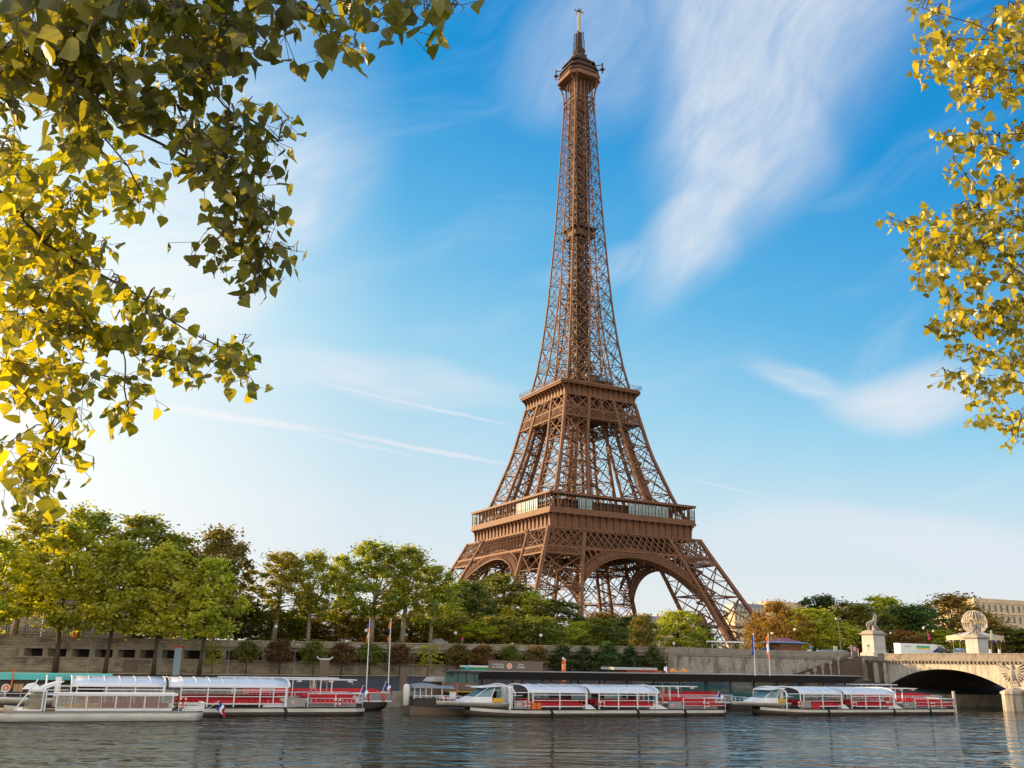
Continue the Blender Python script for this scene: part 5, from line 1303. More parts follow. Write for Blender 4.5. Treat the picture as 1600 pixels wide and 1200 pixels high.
def horse_statue(pos, ang, label, facing=1, s=1.0):
    o = empty('horse_statue', pos, ang, label, 'statue', 'stone horse groups on the pedestals'); o.scale = (s*facing, s, s)
    pts = [(-1.05, 0, 1.75), (-.35, 0, 1.7), (.45, 0, 1.75), (.85, 0, 2.2), (1.05, 0, 2.75), (1.25, 0, 3.15), (1.7, 0, 2.85),    # 0-6 trunk, neck, head
           (.6, .28, 1.1), (.85, .3, .65), (.75, .3, .05), (.6, -.28, 1.15), (1.1, -.3, .95), (1.2, -.3, .35),                    # 7-12 fore legs
           (-1.15, .3, 1.05), (-.9, .3, .6), (-1.1, .3, .05), (-1.1, -.3, 1.05), (-1.25, -.3, .6), (-1.1, -.3, .05),             # 13-18 hind legs
           (-1.35, 0, 1.75), (-1.55, 0, 1.2), (-1.45, 0, .6)]                                                                    # tail
    e = [(0, 1), (1, 2), (2, 3), (3, 4), (4, 5), (5, 6), (2, 7), (7, 8), (8, 9), (2, 10), (10, 11), (11, 12), (0, 13), (13, 14), (14, 15), (0, 16), (16, 17), (17, 18), (0, 19), (19, 20), (20, 21)]
    r = [.52, .5, .5, .4, .28, .24, .15, .2, .12, .12, .2, .12, .11, .24, .14, .12, .24, .14, .12, .12, .15, .06]
    skin('horse', pts, e, r, BRONZ, o)
    m = MB()
    for k in range(7): t = k/6; m.beam((.62+.5*t, 0, 2.35+.75*t), (.35+.5*t, 0, 2.5+.8*t), .16, .3)
    m.beam((1.2, .1, 3.2), (1.22, .12, 3.5), .1); m.beam((1.2, -.1, 3.2), (1.22, -.12, 3.5), .1); m.build('mane', BRONZ, o)
    # warrior standing beside, one arm on the horse's back
    pts = [(0, -.75, 1.2), (0, -.75, 1.75), (0, -.72, 2.2), (.02, -.7, 2.45), (.03, -.7, 2.68), (.25, -.72, 2.1), (.45, -.45, 1.95), (.6, -.2, 2.3), (-.25, -.75, 2.1), (-.45, -.6, 1.85), (-.6, -.3, 2.1),
           (.14, -.78, .7), (.2, -.8, .05), (.38, -.85, .0), (-.14, -.75, .7), (-.22, -.7, .05), (-.05, -.78, .0)]
    e = [(0, 1), (1, 2), (2, 3), (3, 4), (2, 5), (5, 6), (6, 7), (2, 8), (8, 9), (9, 10), (0, 11), (11, 12), (12, 13), (0, 14), (14, 15), (15, 16)]
    r = [.2, .19, .23, .09, .15, .1, .08, .06, .1, .08, .06, .13, .08, .06, .13, .08, .06]
    skin('warrior', pts, e, r, BRONZ, o)
    m = MB(); m.hexa([(-1.6, -1.1, -.12), (1.6, -1.1, -.12), (1.6, .9, -.12), (-1.6, .9, -.12), (-1.5, -1.0, .1), (1.5, -1, .1), (1.5, .8, .1), (-1.5, .8, .1)])
    m.hexa([(-.1, -.5, .05), (.5, -.5, .05), (.5, .2, .05), (-.1, .2, .05), (.05, -.35, 1.3), (.35, -.35, 1.3), (.35, .1, 1.3), (.05, .1, 1.3)]); m.build('rocky_base', BRONZ, o)
    return o
p1_ = P(1367, 1027, D_WALL+.6); p2_ = P(1529, 1030, D_WALL+.6)

pedestal(p1_, BANG2, 'pale stone pedestal of the left horse statue, at the corner of the bridge', h=5.1, w=3.3)
horse_statue(p1_+Vector((0, 0, 6.0)), BANG2+math.pi/2, 'weathered stone horse facing right with a warrior at its side, on the left pedestal', 1, 1.12)
pedestal(p2_, BANG2, 'pale stone pedestal in front of the carousel, behind the bridge parapet', h=5.0, w=3.3)
horse_statue(p2_+Vector((0, 0, 5.9)), BANG2+math.pi/2, 'weathered stone horse facing left on the pedestal before the carousel', -1, 1.12)

def lamp(px, yb, yt, D, col, label, group, globe=True, r=.07):
    b = P(px, yb, D); t = P(px, yt, D); h = t.z-b.z
    o = empty('street_lamp', b, BANG, label, 'lamp post', group)
    m = MB(); m.tube([(0, 0, 0), (0, 0, .5)], [r*1.9, r*1.5], 8); m.tube([(0, 0, .5), (0, 0, h-.3)], [r, r*.7], 6)
    if globe: m.build('post', col, o); q = MB(); q.sphere((0, 0, h-.25), .32, 10, 6); q.build('globe', FWHITE, o, True)
    else:
        m.beam((0, 0, h-.3), (0, -.5, h-.1), .08); m.build('post', col, o); q = MB(); q.hexa([(-.35, -.9, h-.2), (.35, -.9, h-.2), (.35, 0, h-.2), (-.35, 0, h-.2), (-.2, -.8, h), (.2, -.8, h), (.2, -.1, h), (-.2, -.1, h)]); q.build('lantern', GREYP, o)
    return o
GREENL = mat('grey_blue_lamp_paint', (.25, .33, .38), .5)
def build_lamps():
    for px, lab in ((136, 'blue grey lamp post before the wall, between the first two tall quay trees'), (249, 'blue grey lamp post before the wall, beside the light green slanting tree'), (355, 'blue grey lamp post left of the first clipped ball tree'),
                    (459, 'leaning blue grey lamp post between the second and third clipped ball trees'), (556, 'blue grey lamp post left of the first white flagpole'), (646, 'blue grey lamp post left of the sparse green young tree'),
                    (731, 'blue grey lamp post rising above the green stall'), (815, 'blue grey lamp post behind the brown roof board'), (894, 'blue grey lamp post right of the orange column'), (969, 'blue grey lamp post left of the last two dark clipped trees')):
        yb = float(np.interp(px, [0, 1050], [1050, 1057])); lamp(px, yb, float(np.interp(px, [136, 969], [999, 1018])), D_WALL-2, GREENL, lab, 'lamp posts along the embankment wall', False)
    for px, yb, yt, D, lab in ((429, 1004, 977, 172, 'white globe lamp beside the three stemmed plane tree'), (571, 1006, 983, 172, 'white globe lamp left of the first flagpole, above the wall'), (711, 1010, 987, 172, 'white globe lamp above the wall, near the red round sign'),
                               (845, 1012, 991, 172, 'white globe lamp between the shrubs above the orange column'), (1244, 1016, 982, 180, 'white globe lamp behind the kiosk'), (1208, 1016, 988, 182, 'white globe lamp left of the kiosk, in the orange tree'),
                               (1447, 1022, 980, 186, 'white globe lamp with a pink flag on the bridge'), (1462, 1022, 985, 205, 'white globe lamp behind the white van'), (1547, 1024, 978, 176, 'white globe lamp right of the second horse statue'), (1394, 1020, 988, 200, 'white globe lamp between the horse statue and the van')):
        lamp(px, yb, yt, D, BRWND, lab, 'white globe lamps of the upper road', True)
    b = P(1315, 1020, 182); t = P(1311, 968, 182); o = empty('floodlight_mast', b, BANG, 'tall dark mast with a cross bar of floodlights, left of the horse statue', 'mast')
    h = t.z-b.z; m = MB(); m.tube([(0, 0, -.5), (-.3, 0, h)], [.14, .09], 6); m.beam((-1.1, 0, h), (.5, 0, h), .1); m.build('pole', BRWN, o)
    m = MB()
    for k in range(5): m.box(-1.1+k*.36, -.85+k*.36, -.15, .15, h, h+.35)
    m.build_each('floodlight', GREYP, o)
build_lamps()
def flagpole(px, yb, px2, yt, D, cols, label, fl):
    b = P(px, yb, D); t = P(px2, yt, D); o = empty('flagpole', b, 0, label, 'flagpole', 'white flagpoles by the boats')
    d = t-b; d.y = 0; m = MB(); m.tube([(0, 0, 0), d], [.10, .055], 7); m.build('pole', WHITE, o)
    z0, z1 = fl; n = len(cols)
    for k, c in enumerate(cols):
        a = z0+(z1-z0)*k/n; e = z0+(z1-z0)*(k+1)/n; q = MB(); rows = []
        for j in range(5):
            f = a+(e-a)*j/4; p = d*f; w = .34+.1*math.sin(f*37)
            rows.append([(p.x-.02, -.02, p.z), (p.x-.5*w, -.12, p.z-.08), (p.x-w, .05, p.z-.18), (p.x-w*.7, .2, p.z-.2)])
        q.loft(rows, cap=False, closed=False); q.build('flag', c, o)
flagpole(572, 1083, 578, 965, 151, [ORNG, FWHITE, ORNG, BLUE], 'white flagpole with slack orange and blue flag, left one of the pair on the quay', (.68, .93))
flagpole(606, 1084, 611, 966, 151, [ORNG, BLUE, ORNG], 'white flagpole with a narrow slack blue and orange flag, beside the slim taupe board', (.69, .96))
flagpole(1180, 1056, 1177, 989, 133, [BLUE, BLUE], 'white flagpole with a slack dark blue flag, before the ashlar wall', (.5, .96))
flagpole(1203, 1056, 1200, 990, 133, [ORNG, FWHITE, ORNG], 'white flagpole with an orange and white flag, right of the blue flag', (.4, .93))
def pillar_board(px0, px1, yt, yb, D, col, label, cat='pillar', name='pillar_board', cap=None):
    a = P((px0+px1)/2, yb, D); t = P((px0+px1)/2, yt, D); w = (P(px1, yb, D)-P(px0, yb, D)).length
    o = empty(name, a, BANG, label, cat); m = MB(); h = t.z-a.z
    m.hexa([(-w/2, -.25, -.4), (w/2, -.25, -.4), (w/2, .25, -.4), (-w/2, .25, -.4), (-w/2*1.02, -.25, h), (w/2*1.02, -.25, h), (w/2*1.02, .25, h), (-w/2*1.02, .25, h)]); b = m.build('board', col, o)
    if cap == 'gull':
        q = MB()
        for s in (-1, 1): q.beam((s*w*.6, 0, h+.1), (s*w*.9, 0, h+.5), .25, .12)
        q.beam((-w*.62, 0, h+.12), (w*.62, 0, h+.12), .15); q.build('bracket_light', WHITE, o)
    return o, w, h
pillar_board(498, 512, 1031, 1062, 153, BRWN, 'tall taupe board with two small white lights on top, behind the back row boat', cap='gull')
pillar_board(624, 634, 1043, 1083, 150.5, BRWN, 'slim taupe board on the quay edge, right of the flagpoles')
pillar_board(193, 212, 1031, 1052, D_WALL-.3, BRWN, 'taupe door in the embankment wall between two tall quay trees', 'door', 'wall_door')
o, w, h = pillar_board(269, 280, 1012, 1052, D_WALL-3, GREENL, 'dark blue post with a red swallow shaped top on the lower quay', 'post', 'advert_post')
m = MB()
for s in (-1, 1): m.beam((0, 0, h+.25), (s*.85, 0, h-.05), .22, .3)
m.build('post_top', mat('signal_red', (.5, .03, .02), .5), o)
def text_obj(s, size, parent, loc, material, name='lettering', rx=math.pi/2, align='CENTER'):
    cu = bpy.data.curves.new(name, 'FONT'); cu.body = s; cu.size = size; cu.align_x = align; cu.align_y = 'CENTER'; cu.extrude = .01; cu.space_line = .85
    cu.materials.append(material); o = bpy.data.objects.new(name, cu); C.objects.link(o); o.parent = parent; bpy.context.view_layer.update()
    me = bpy.data.meshes.new_from_object(o.evaluated_get(bpy.context.evaluated_depsgraph_get())); bpy.data.objects.remove(o)
    o = bpy.data.objects.new(name, me); C.objects.link(o); o.parent = parent; o.location = loc; o.rotation_euler = (rx, 0, 0); return o
def build_terminal():
    """floating landing stage with its long dark flat roof"""
    D0 = 136.5
    a = P(742, 1050, D0).x; b = P(1345, 1056, D0).x
    base = LP(a, D0); o = empty('landing_stage', (base.x, base.y, 0), BANG, 'long floating landing stage with a flat dark roof, behind the moored boats', 'landing stage')
    k = 1/math.cos(BANG); L = (b-a)*k; zr = P(742, 1049, D0).z; zr2 = P(1345, 1057, D0).z
    zf = lambda u: zr+(zr2-zr)*u/L
    m = MB(); n = 12
    m.hexa([(-.5, 0, zr-1.15), (L-2.6, 0, zr2-1.25), (L-2.6, 9, zr2-1.1), (-.5, 9, zr-1.1), (-1, -.4, zr), (L, -.4, zr2), (L, 9, zr2), (-1, 9, zr)])
    m.build('roof', mat('dark_roof_fascia', (.018, .015, .013), .7, noise=.2), o)
    m = MB(); m.hexa([(-1.05, -.45, zr), (L+.05, -.45, zr2), (L+.05, 9, zr2), (-1.05, 9, zr), (-1.05, -.45, zr+.12), (L+.05, -.45, zr2+.12), (L+.05, 9, zr2+.12), (-1.05, 9, zr+.12)]); m.build('roof_edge', GREYP, o)
    m = MB(); m.box(-3, L, -.2, 9.2, -.6, .95); m.build('pontoon', BRWND, o)
    m = MB()
    for i in range(15): u = 1.5+(L-5)*i/14; m.beam((u, .6, .9), (u, .6, zf(u)-1.1), .2); m.beam((u, 8, .9), (u, 8, zf(u)-1.1), .2)
    m.build_each('roof_post', BRWND, o)
    m = MB(); m.box(L*.43, L-5, 4.0, 4.1, 1.0, zr2-1.3); m.build('glass_front', glassmat('teal_glass_front', (.04, .22, .26), .9, .08), o)
    m = MB(); m.box(1, L*.42, 6, 6.2, 1.0, zr-2.2); m.build('back_screen', BRWND, o)
    m = MB()
    for u, w, c in ((3, 3, 0), (9, 2.4, 0), (14, 5, 0), (22, 6, 0)): m.box(u, u+w, 4.5, 4.6, zr-1.75, zr-1.5)
    m.build_each('light_box', mat('pink_fluorescent_panel', (.7, .42, .38), .4), o)
    m = MB()
    for u in (6, 12, 20, 26): m.box(u, u+3.4, 5.0, 5.08, 1.0, 3.4)
    m.build_each('entrance_glass', TGL, o)
    q = MB(); q.box(L*.42, L*.42+1.0, -.1, 0, 1.9, 3.1); q.build('turquoise_board', TEAL, o)
    # signboard with lettering on the roof
    sa, sb = P(763, 1045, D0+2), P(848, 1045, D0+2); zt_ = P(805, 1036, D0+2).z
    s = empty('roof_signboard', (sa.x, sa.y, zr-.02), BANG, 'long taupe signboard with white lettering and round emblem, standing on the dark roof', 'signboard')
    Ls = (sb-sa).length; m = MB(); m.box(0, Ls, -.1, .1, 0, zt_-zr+.35); bd = m.build('board', BRWN, s); hh = zt_-zr+.35
    text_obj('Croisières\nsur la Seine', .46, bd, (Ls*.17, -.13, hh*.55), FWHITE); text_obj('River\nCruises', .46, bd, (Ls*.59, -.13, hh*.55), FWHITE)
    disc(bd, Ls*.375, -.12, hh*.52, .44)
    # end cabin with tinted slanted glass
    ca, cb = P(699, 1075, D0-2), P(747, 1075, D0-2); w = (cb-ca).length
    c = empty('lookout_cabin', (ca.x, ca.y, 0), BANG, 'boxy cabin with slanted tinted glass at the left end of the dark roof', 'cabin')
    z = lambda y: P(720, y, D0-2).z
    m = MB(); m.box(.2, w, 0, 3, z(1079), z(1066)); m.box(0, w*.4, -.05, 3, z(1080), z(1079)); m.build('cabin_wall', BRWN, c)
    m = MB(); m.box(.2, w, 0, 3, z(1081.5), z(1080)); m.build('yellow_sill', YELL, c)
    m = MB(); m.hexa([(.6, .05, z(1066)), (w-.2, .05, z(1066)), (w-.2, 3, z(1066)), (.6, 3, z(1066)), (.9, -.25, z(1051)), (w, -.25, z(1051)), (w, 3, z(1051)), (.9, 3, z(1051))]); m.build('slanted_glass', glassmat('green_tinted_glass', (.12, .22, .22), .9, .06), c)
    m = MB(); m.hexa([(-.4, -.6, z(1051)), (w+.4, -.6, z(1051)), (w+.4, 3.2, z(1051)), (.3, 3.2, z(1051)), (.2, -.6, z(1048.5)), (w+.4, -.6, z(1048.5)), (w+.4, 3.2, z(1048.5)), (.6, 3.2, z(1048.5))])
    for u in (w*.35, w*.62, w*.9): m.beam((u, -.02, z(1066)), (u-.3, -.28, z(1051)), .09)
    m.build('cabin_roof', BRWND, c)
    m = MB(); m.box(.6, 4, 1, 3, .9, z(1081)); m.build('base', BRWND, c)
    # small pavilion left of it
    ha, hb = P(673, 1078, D0+3), P(701, 1078, D0+3); w = (hb-ha).length
    c = empty('ticket_hut', (ha.x, ha.y, 1.0), BANG, 'small taupe hut with pale roof and red stripe, left of the glass cabin', 'hut')
    z = lambda y: P(690, y, D0+3).z-1
    m = MB(); m.box(0, w, 0, 3, -.5, z(1065)); m.build('hut_wall', BRWN, c); m = MB(); m.box(w*.5, w, -.06, 0, z(1074), z(1066)); m.build('red_shutter', mat('dull_red', (.3, .03, .04), .6), c)
    m = MB(); m.hexa([(-.3, -.4, z(1065)), (w+.2, -.4, z(1065)), (w+.2, 3, z(1065)), (-.3, 3, z(1065)), (.4, -.2, z(1058)), (w, -.2, z(1058)), (w, 3, z(1058)), (.4, 3, z(1058))]); m.build('hut_roof', mat('pale_roof', (.42, .40, .38), .7), c)
build_terminal()
def small_things():
    D = 146
    def bx(px0, px1, yt, yb, D, dep, col, name, label, cat, extra=None):
        a = P(px0, yb, D); b = P(px1, yb, D); w = (b-a).length; h = P(px0, yt, D).z-a.z
        o = empty(name, a, BANG, label, cat); m = MB(); m.box(0, w, 0, dep, -1.0, h); m.build('body', col, o); return o, w, h
    o, w, h = bx(731, 763, 1042.5, 1049, 150, 3, mat('green_awning', (.03, .34, .12), .6), 'green_stall', 'green stall with white top edge behind the signboard', 'stall')
    m = MB(); m.box(-.2, w, -.1, 3.1, h, h+.3); m.build('stall_roof', FWHITE, o)
    m = MB(); m.sphere((-.1, 0, h-.1), .4, 8, 6); m.build('awning_end', TEAL, o)
    a = P(881, 1052, 152); t = P(878, 1027, 152); h = t.z-a.z; o = empty('orange_column', a, BANG, 'bright orange column with white slanted cap, behind the dark roof', 'column')
    m = MB(); m.hexa([(-.28, -.28, -2), (.28, -.28, -2), (.28, .28, -2), (-.28, .28, -2), (-.28, -.28, h-.3), (.28, -.28, h-.6), (.28, .28, h-.6), (-.28, .28, h-.3)]); m.build('shaft', ORNG, o)
    m = MB(); m.hexa([(-.28, -.28, h-.298), (.28, -.28, h-.598), (.28, .28, h-.598), (-.28, .28, h-.298), (-.2, -.2, h+.05), (.3, -.2, h-.4), (.3, .2, h-.4), (-.2, .2, h+.05)]); m.build('cap', FWHITE, o)
    m = MB(); m.torus((0, -.3, h-1.3), .12, .05, 'y', 10, 5); m.torus((0, -.3, .9), .12, .05, 'y', 10, 5); m.build('emblem_ring', FWHITE, o)
    # white roofed bar with orange awning and umbrellas
    o, w, h = bx(980, 1034, 1047, 1053, 153, 4, mat('orange_awning', (.62, .13, .03), .6), 'terrace_bar', 'low orange bar with a pale flat roof on the quay, before the dark clipped trees', 'bar')
    m = MB(); m.box(-3.2, w*.82, -.6, 4.2, h+.05, h+.5); m.build('flat_roof', mat('pale_metal_roof', (.5, .53, .55), .5), o)
    for px, c, k, lab in ((1005, RED, 0, 'closed red parasol on the bar terrace, leftmost of the three'), (1021, RED, 0, 'closed red parasol on the bar terrace, middle of the three'), (1046, RED, 0, 'closed red parasol on the bar terrace, beside the orange one'), (1052, None, 1, 'open orange parasol at the right end of the bar terrace'), (1069, None, 1, 'open orange parasol farthest right on the terrace, before the ashlar wall')):
        a = P(px, 1056, 151); u = empty('parasol', a, 0, lab, 'parasol', 'parasols on the bar terrace'); hh = P(px, 1045, 151).z-a.z
        m = MB(); m.tube([(0, 0, -.5), (0, 0, hh)], .04, 5); m.build('pole', WHITE, u); m = MB()
        if k: m.lathe([(1.15, hh-.55), (.6, hh-.2), (.05, hh+.12)], 8); m.build('canopy', mat('amber_cloth', (.70, .30, .05), .7), u)
        else: m.lathe([(.05, hh-1.5), (.2, hh-1.2), (.16, hh-.3), (.04, hh+.15)], 8); m.build('canopy', c, u)
    # kiosk on the upper road
    a, b = P(1219, 1018, D_WALL+4), P(1253, 1018, D_WALL+4); w = (b-a).length; z = lambda y: P(1236, y, D_WALL+4).z-a.z
    o = empty('kiosk', a, BANG, 'brown kiosk with hipped red and blue roof, above the ashlar wall', 'kiosk')
    m = MB(); m.box(0, w, 0, w*.8, -1, z(1005)); m.build('wall', mat('kiosk_brown', (.24, .10, .05), .7), o)
    r = w*.2; c = (w/2, w*.4); zz = z(1005)
    m = MB(); m.loft([[(-r*1.3, -r*1.3, zz), (w+r*1.3, -r*1.3, zz), (w+r*1.3, w*.8+r*1.3, zz), (-r*1.3, w*.8+r*1.3, zz)], [(0, 0, zz+.35), (w, 0, zz+.35), (w, w*.8, zz+.35), (0, w*.8, zz+.35)]]); m.build('eaves', mat('slate_blue', (.16, .24, .36), .5), o)
    m = MB(); m.loft([[(0, 0, zz+.352), (w, 0, zz+.352), (w, w*.8, zz+.352), (0, w*.8, zz+.352)], [(w*.38, w*.35, zz+1.25), (w*.62, w*.35, zz+1.25), (w*.62, w*.45, zz+1.25), (w*.38, w*.45, zz+1.25)]]); m.build('roof', mat('wine_roof', (.30, .10, .11), .6), o)
    m = MB(); m.box(.2, w-.2, -.03, 0, zz-.5, zz-.3); m.build('sign_strip', COPING, o)
    # white shelter at the foot of the tower
    a, b = P(1114, 1009, D_WALL+9), P(1163, 1009, D_WALL+9); w = (b-a).length; h = P(1114, 1001, D_WALL+9).z-a.z
    o = empty('white_shelter', a, BANG, 'long white flat roofed shelter on thin struts, before the right foot of the tower', 'shelter')
    m = MB(); m.box(0, w, 0, 2.5, h-.3, h); m.build('roof', WHITE, o)
    m = MB()
    for u in (.5, w*.35, w*.65, w-.5): m.beam((u, 1, -1.2), (u, 1, h-.3), .1); m.beam((u, 1, 0), (min(w, u+1), .3, h-.3), .08)
    m.build('strut', WHITE, o)
    # white van crossing the bridge
    a, b = P(1408, 1024, D_WALL+9), P(1484, 1024, D_WALL+9)
    hz = a.z-.3; L = 6.6; o = empty('white_van', (a.x, a.y, hz+.0), 0, 'long white box van with green and yellow stripe, driving on the road behind the parapet', 'van')
    dv = b-a; dv.z = 0; o.rotation_euler[2] = math.atan2(dv.y, dv.x); L = dv.length
    zt2 = P(1440, 1006, D_WALL+9).z-hz
    m = MB(); m.box(0, L*.72, 0, 2.1, .4, zt2); m.build('cargo_box', WHITE, o)
    m = MB(); m.loft([[(L*.72, 0, .4), (L*.72, 0, zt2-.05), (L*.84, 0, zt2-.25), (L*.93, 0, zt2-1.0), (L, 0, zt2-1.3), (L+.15, 0, .5)], [(L*.72, 2.1, .4), (L*.72, 2.1, zt2-.05), (L*.84, 2.1, zt2-.25), (L*.93, 2.1, zt2-1.0), (L, 2.1, zt2-1.3), (L+.15, 2.1, .5)]]); m.build('cab', WHITE, o)
    m = MB(); m.hexa([(L*.76, -.02, zt2-.95), (L*.90, -.02, zt2-.95), (L*.90, .0, zt2-.95), (L*.76, .0, zt2-.95), (L*.76, -.02, zt2-.4), (L*.83, -.02, zt2-.4), (L*.83, 0, zt2-.4), (L*.76, 0, zt2-.4)]); m.build('window', GLZD, o)
    m = MB(); m.box(L*.33, L*.60, -.02, 0, zt2-.95, zt2-.5); m.build('stripe', mat('green_stripe', (.0, .38, .22), .5), o)
    m = MB(); m.box(L*.33, L*.60, -.02, 0, zt2-1.35, zt2-1.0); m.build('stripe', mat('yellow_stripe', (.8, .6, .03), .5), o)
    m = MB(); m.box(L*.08, L*.22, -.02, 0, zt2-.9, zt2-.55); m.build('faded_panel', mat('faded_pink', (.6, .45, .45), .5), o)
    for u in (L*.2, L*.85):
        m = MB(); m.lathe([(.2, -.12), (.38, -.12), (.38, .12), (.2, .12)], 14); w_ = m.build('wheel', BLACKB, o, True); w_.rotation_euler[0] = math.pi/2; w_.location = (u, .1, .38)
    # signs
    def sign(px, yt, yb, ybase, w, D, col, name, label, cat='sign', build=None):
        a = P(px, ybase, D); zt_ = P(px, yt, D).z-a.z; zb = P(px, yb, D).z-a.z; o = empty(name, a, BANG, label, cat)
        m = MB(); m.beam((0, .05, -.8), (0, .05, zb+.1), .09); m.build('post', GREYP, o); m = MB(); m.box(-w/2, w/2, -.04, .03, zb, zt_); p = m.build('panel', col, o)
        if build: build(p, w, zb, zt_)
        return o
    sign(1267, 1009, 1014, 1018, .8, D_WALL+2, mat('sign_blue', (.08, .30, .55), .5), 'blue_sign', 'small light blue square sign right of the kiosk')
    sign(1266, 1015, 1018, 1020, .95, D_WALL+1.5, FWHITE, 'white_plate', 'small white plate below the light blue sign')
    def bars(p, w, zb, zt_):
        m = MB()
        for k in range(4): z = zb+(zt_-zb)*(k+.5)/4; m.box(-w/2+.05, w/2-.05, -.07, -.04, z-.05, z+.03)
        m.build('lettering', BRWND, p)
    sign(1306, 1010, 1018, 1020, 1.1, D_WALL+1, FWHITE, 'direction_sign', 'white direction sign of four stacked bars, left of the floodlight mast', build=bars)
    sign(1342, 1013, 1016.5, 1028, .5, D_WALL+1, mat('no_parking_purple', (.35, .05, .3), .5), 'parking_sign', 'small round purple sign behind the brown board with emblem')
    sign(722, 996, 1001, 1010, .5, D_WALL+3, mat('sign_magenta', (.4, .03, .12), .5), 'road_sign', 'small dark red round sign above the wall, beside the white globe lamp')
    sign(1053, 1003, 1007, 1009, .5, D_WALL+2, FWHITE, 'small_white_sign', 'small white sign on the parapet where the ashlar wall begins')
    a = P(1336, 1030, D_WALL-2); o = empty('emblem_board', a, BANG, 'taupe board with a round orange emblem, at the head of the stairs beside the bridge', 'signboard')
    z = lambda y: P(1336, y, D_WALL-2).z-a.z; m = MB(); m.hexa([(-.75, -.1, z(1031)), (.75, -.1, z(1031)), (.75, .3, z(1031)), (-.75, .3, z(1031)), (-.8, -.1, z(1008)), (.72, -.1, z(1008)), (.72, .3, z(1008)), (-.8, .3, z(1008))]); b = m.build('board', BRWN, o); disc(b, 0, -.12, z(1014), .42)
    m = MB(); m.box(-1.05, -.85, -.1, .1, z(1026), z(1019)); m.build('lamp_strip', FWHITE, o)
    a = P(1333, 1048, D_WALL-3); o = empty('banner_sign', a, BANG, 'pale blue hanging banner with a small dark blue tower drawing', 'banner')
    z = lambda y: P(1333, y, D_WALL-3).z-a.z; m = MB(); m.box(-.62, .62, -.03, .03, z(1048), z(1029)); b = m.build('cloth', mat('pale_blue_cloth', (.62, .72, .82), .7), o)
    m = MB(); zb = z(1043.5); zt_ = z(1032)
    m.quadpts([(-.07, -.045, zb+.5), (.07, -.045, zb+.5), (.02, -.045, zt_), (-.02, -.045, zt_)])
    for s in (-1, 1): m.quadpts([(s*.25, -.045, zb), (s*.13, -.045, zb), (s*.03, -.045, zb+.55), (s*.08, -.045, zb+.55)])
    m.box(-.14, .14, -.05, -.042, zb+.25, zb+.32); m.box(-.48, .48, -.05, -.042, zb-.2, zb-.05); m.build('tower_drawing', BLUE, b)
    m = MB(); m.beam((-1.2, 0, z(1028.3)), (.9, 0, z(1028.3)), .1); m.beam((-.5, .1, z(1060)), (-.5, .1, z(1029)), .12); m.beam((.6, .1, z(1060)), (.6, .1, z(1029)), .12); m.build('banner_rail', WHITE, o)
    # banners on lamp posts
    a = P(1452, 1000, 185.5); o = empty('pink_banner', a, BANG, 'pink triangular flag on the lamp post above the white van', 'flag'); m = MB()
    z = lambda y: P(1452, y, 185.5).z-a.z; m.hexa([(-.3, 0, z(1000)), (.65, 0, z(999)), (.65, .04, z(999)), (-.3, .04, z(1000)), (-.6, 0, z(986)), (-.3, 0, z(986)), (-.3, .04, z(986)), (-.6, .04, z(986))]); m.build('cloth', mat('pink_cloth', (.6, .05, .14), .7), o)
    a = P(1553, 1024, D_WALL+5); o = empty('advert_banner', a, BANG, 'tall pale green and purple banner on a dark pole, right of the second pedestal', 'banner')
    z = lambda y: P(1553, y, D_WALL+5).z-a.z; m = MB(); m.tube([(.1, .1, -.5), (-.1, .1, z(984))], .1, 6); m.build('pole', BRWND, o); m = MB(); m.box(-.35, .35, -.04, .02, z(1000), z(985)); m.build('cloth', mat('pale_green_cloth', (.6, .7, .3), .7), o)
    m = MB(); m.box(-.3, .3, -.04, .02, z(1004), z(1000)-.01); m.build('cloth_foot', mat('purple_cloth', (.10, .04, .35), .7), o)
    for px, lab in ((1549, 'white notice panel right of the second pedestal, nearer one'), (1563, 'white notice panel with a picture, farther right behind the parapet')):
        a = P(px, 1026, D_WALL+3); o = empty('notice_panel', a, BANG, lab, 'panel', 'notice panels behind the parapet'); h = P(px, 1014.5, D_WALL+3).z-a.z; m = MB(); m.box(-.35, .35, 0, .15, -.5, h); m.build('panel', WHITE, o)
    a = P(1504, 1024, D_WALL+5); o = empty('ticket_booth', a, BANG, 'small white booth with striped awning left of the second pedestal', 'booth'); m = MB(); h = P(1504, 1017, D_WALL+5).z-a.z; m.box(-.9, 1.2, 0, 2, -.6, h); m.build('wall', WHITE, o)
    m = MB(); m.hexa([(-1.4, -.6, h), (1.4, -.6, h), (1.4, 2, h), (-1.4, 2, h), (-.5, .4, h+.6), (1.2, .4, h+.6), (1.2, 1.6, h+.6), (-.5, 1.6, h+.6)]); m.build('awning', GREENL, o)
    # mooring post by the bridge
    a = P(1494, 1122, 121); o = empty('mooring_post', (a.x, a.y, -1), 0, 'tall weathered white mooring post with an orange float, at the stern of the right boat', 'post')
    h = P(1492, 1080, 121).z+1; m = MB(); m.tube([(0, 0, 0), (0, 0, h*.5), (-.05, 0, h)], [.30, .28, .24], 8); m.build('shaft', mat('weathered_white', (.5, .48, .44), .8, noise=.3, nscale=3), o)
    m = MB(); m.tube([(-.3, -.2, 2.4), (-.2, -.3, 2.9), (-.2, -.3, 3.5)], [.12, .2, .12], 6); m.build('float', LORNG, o)
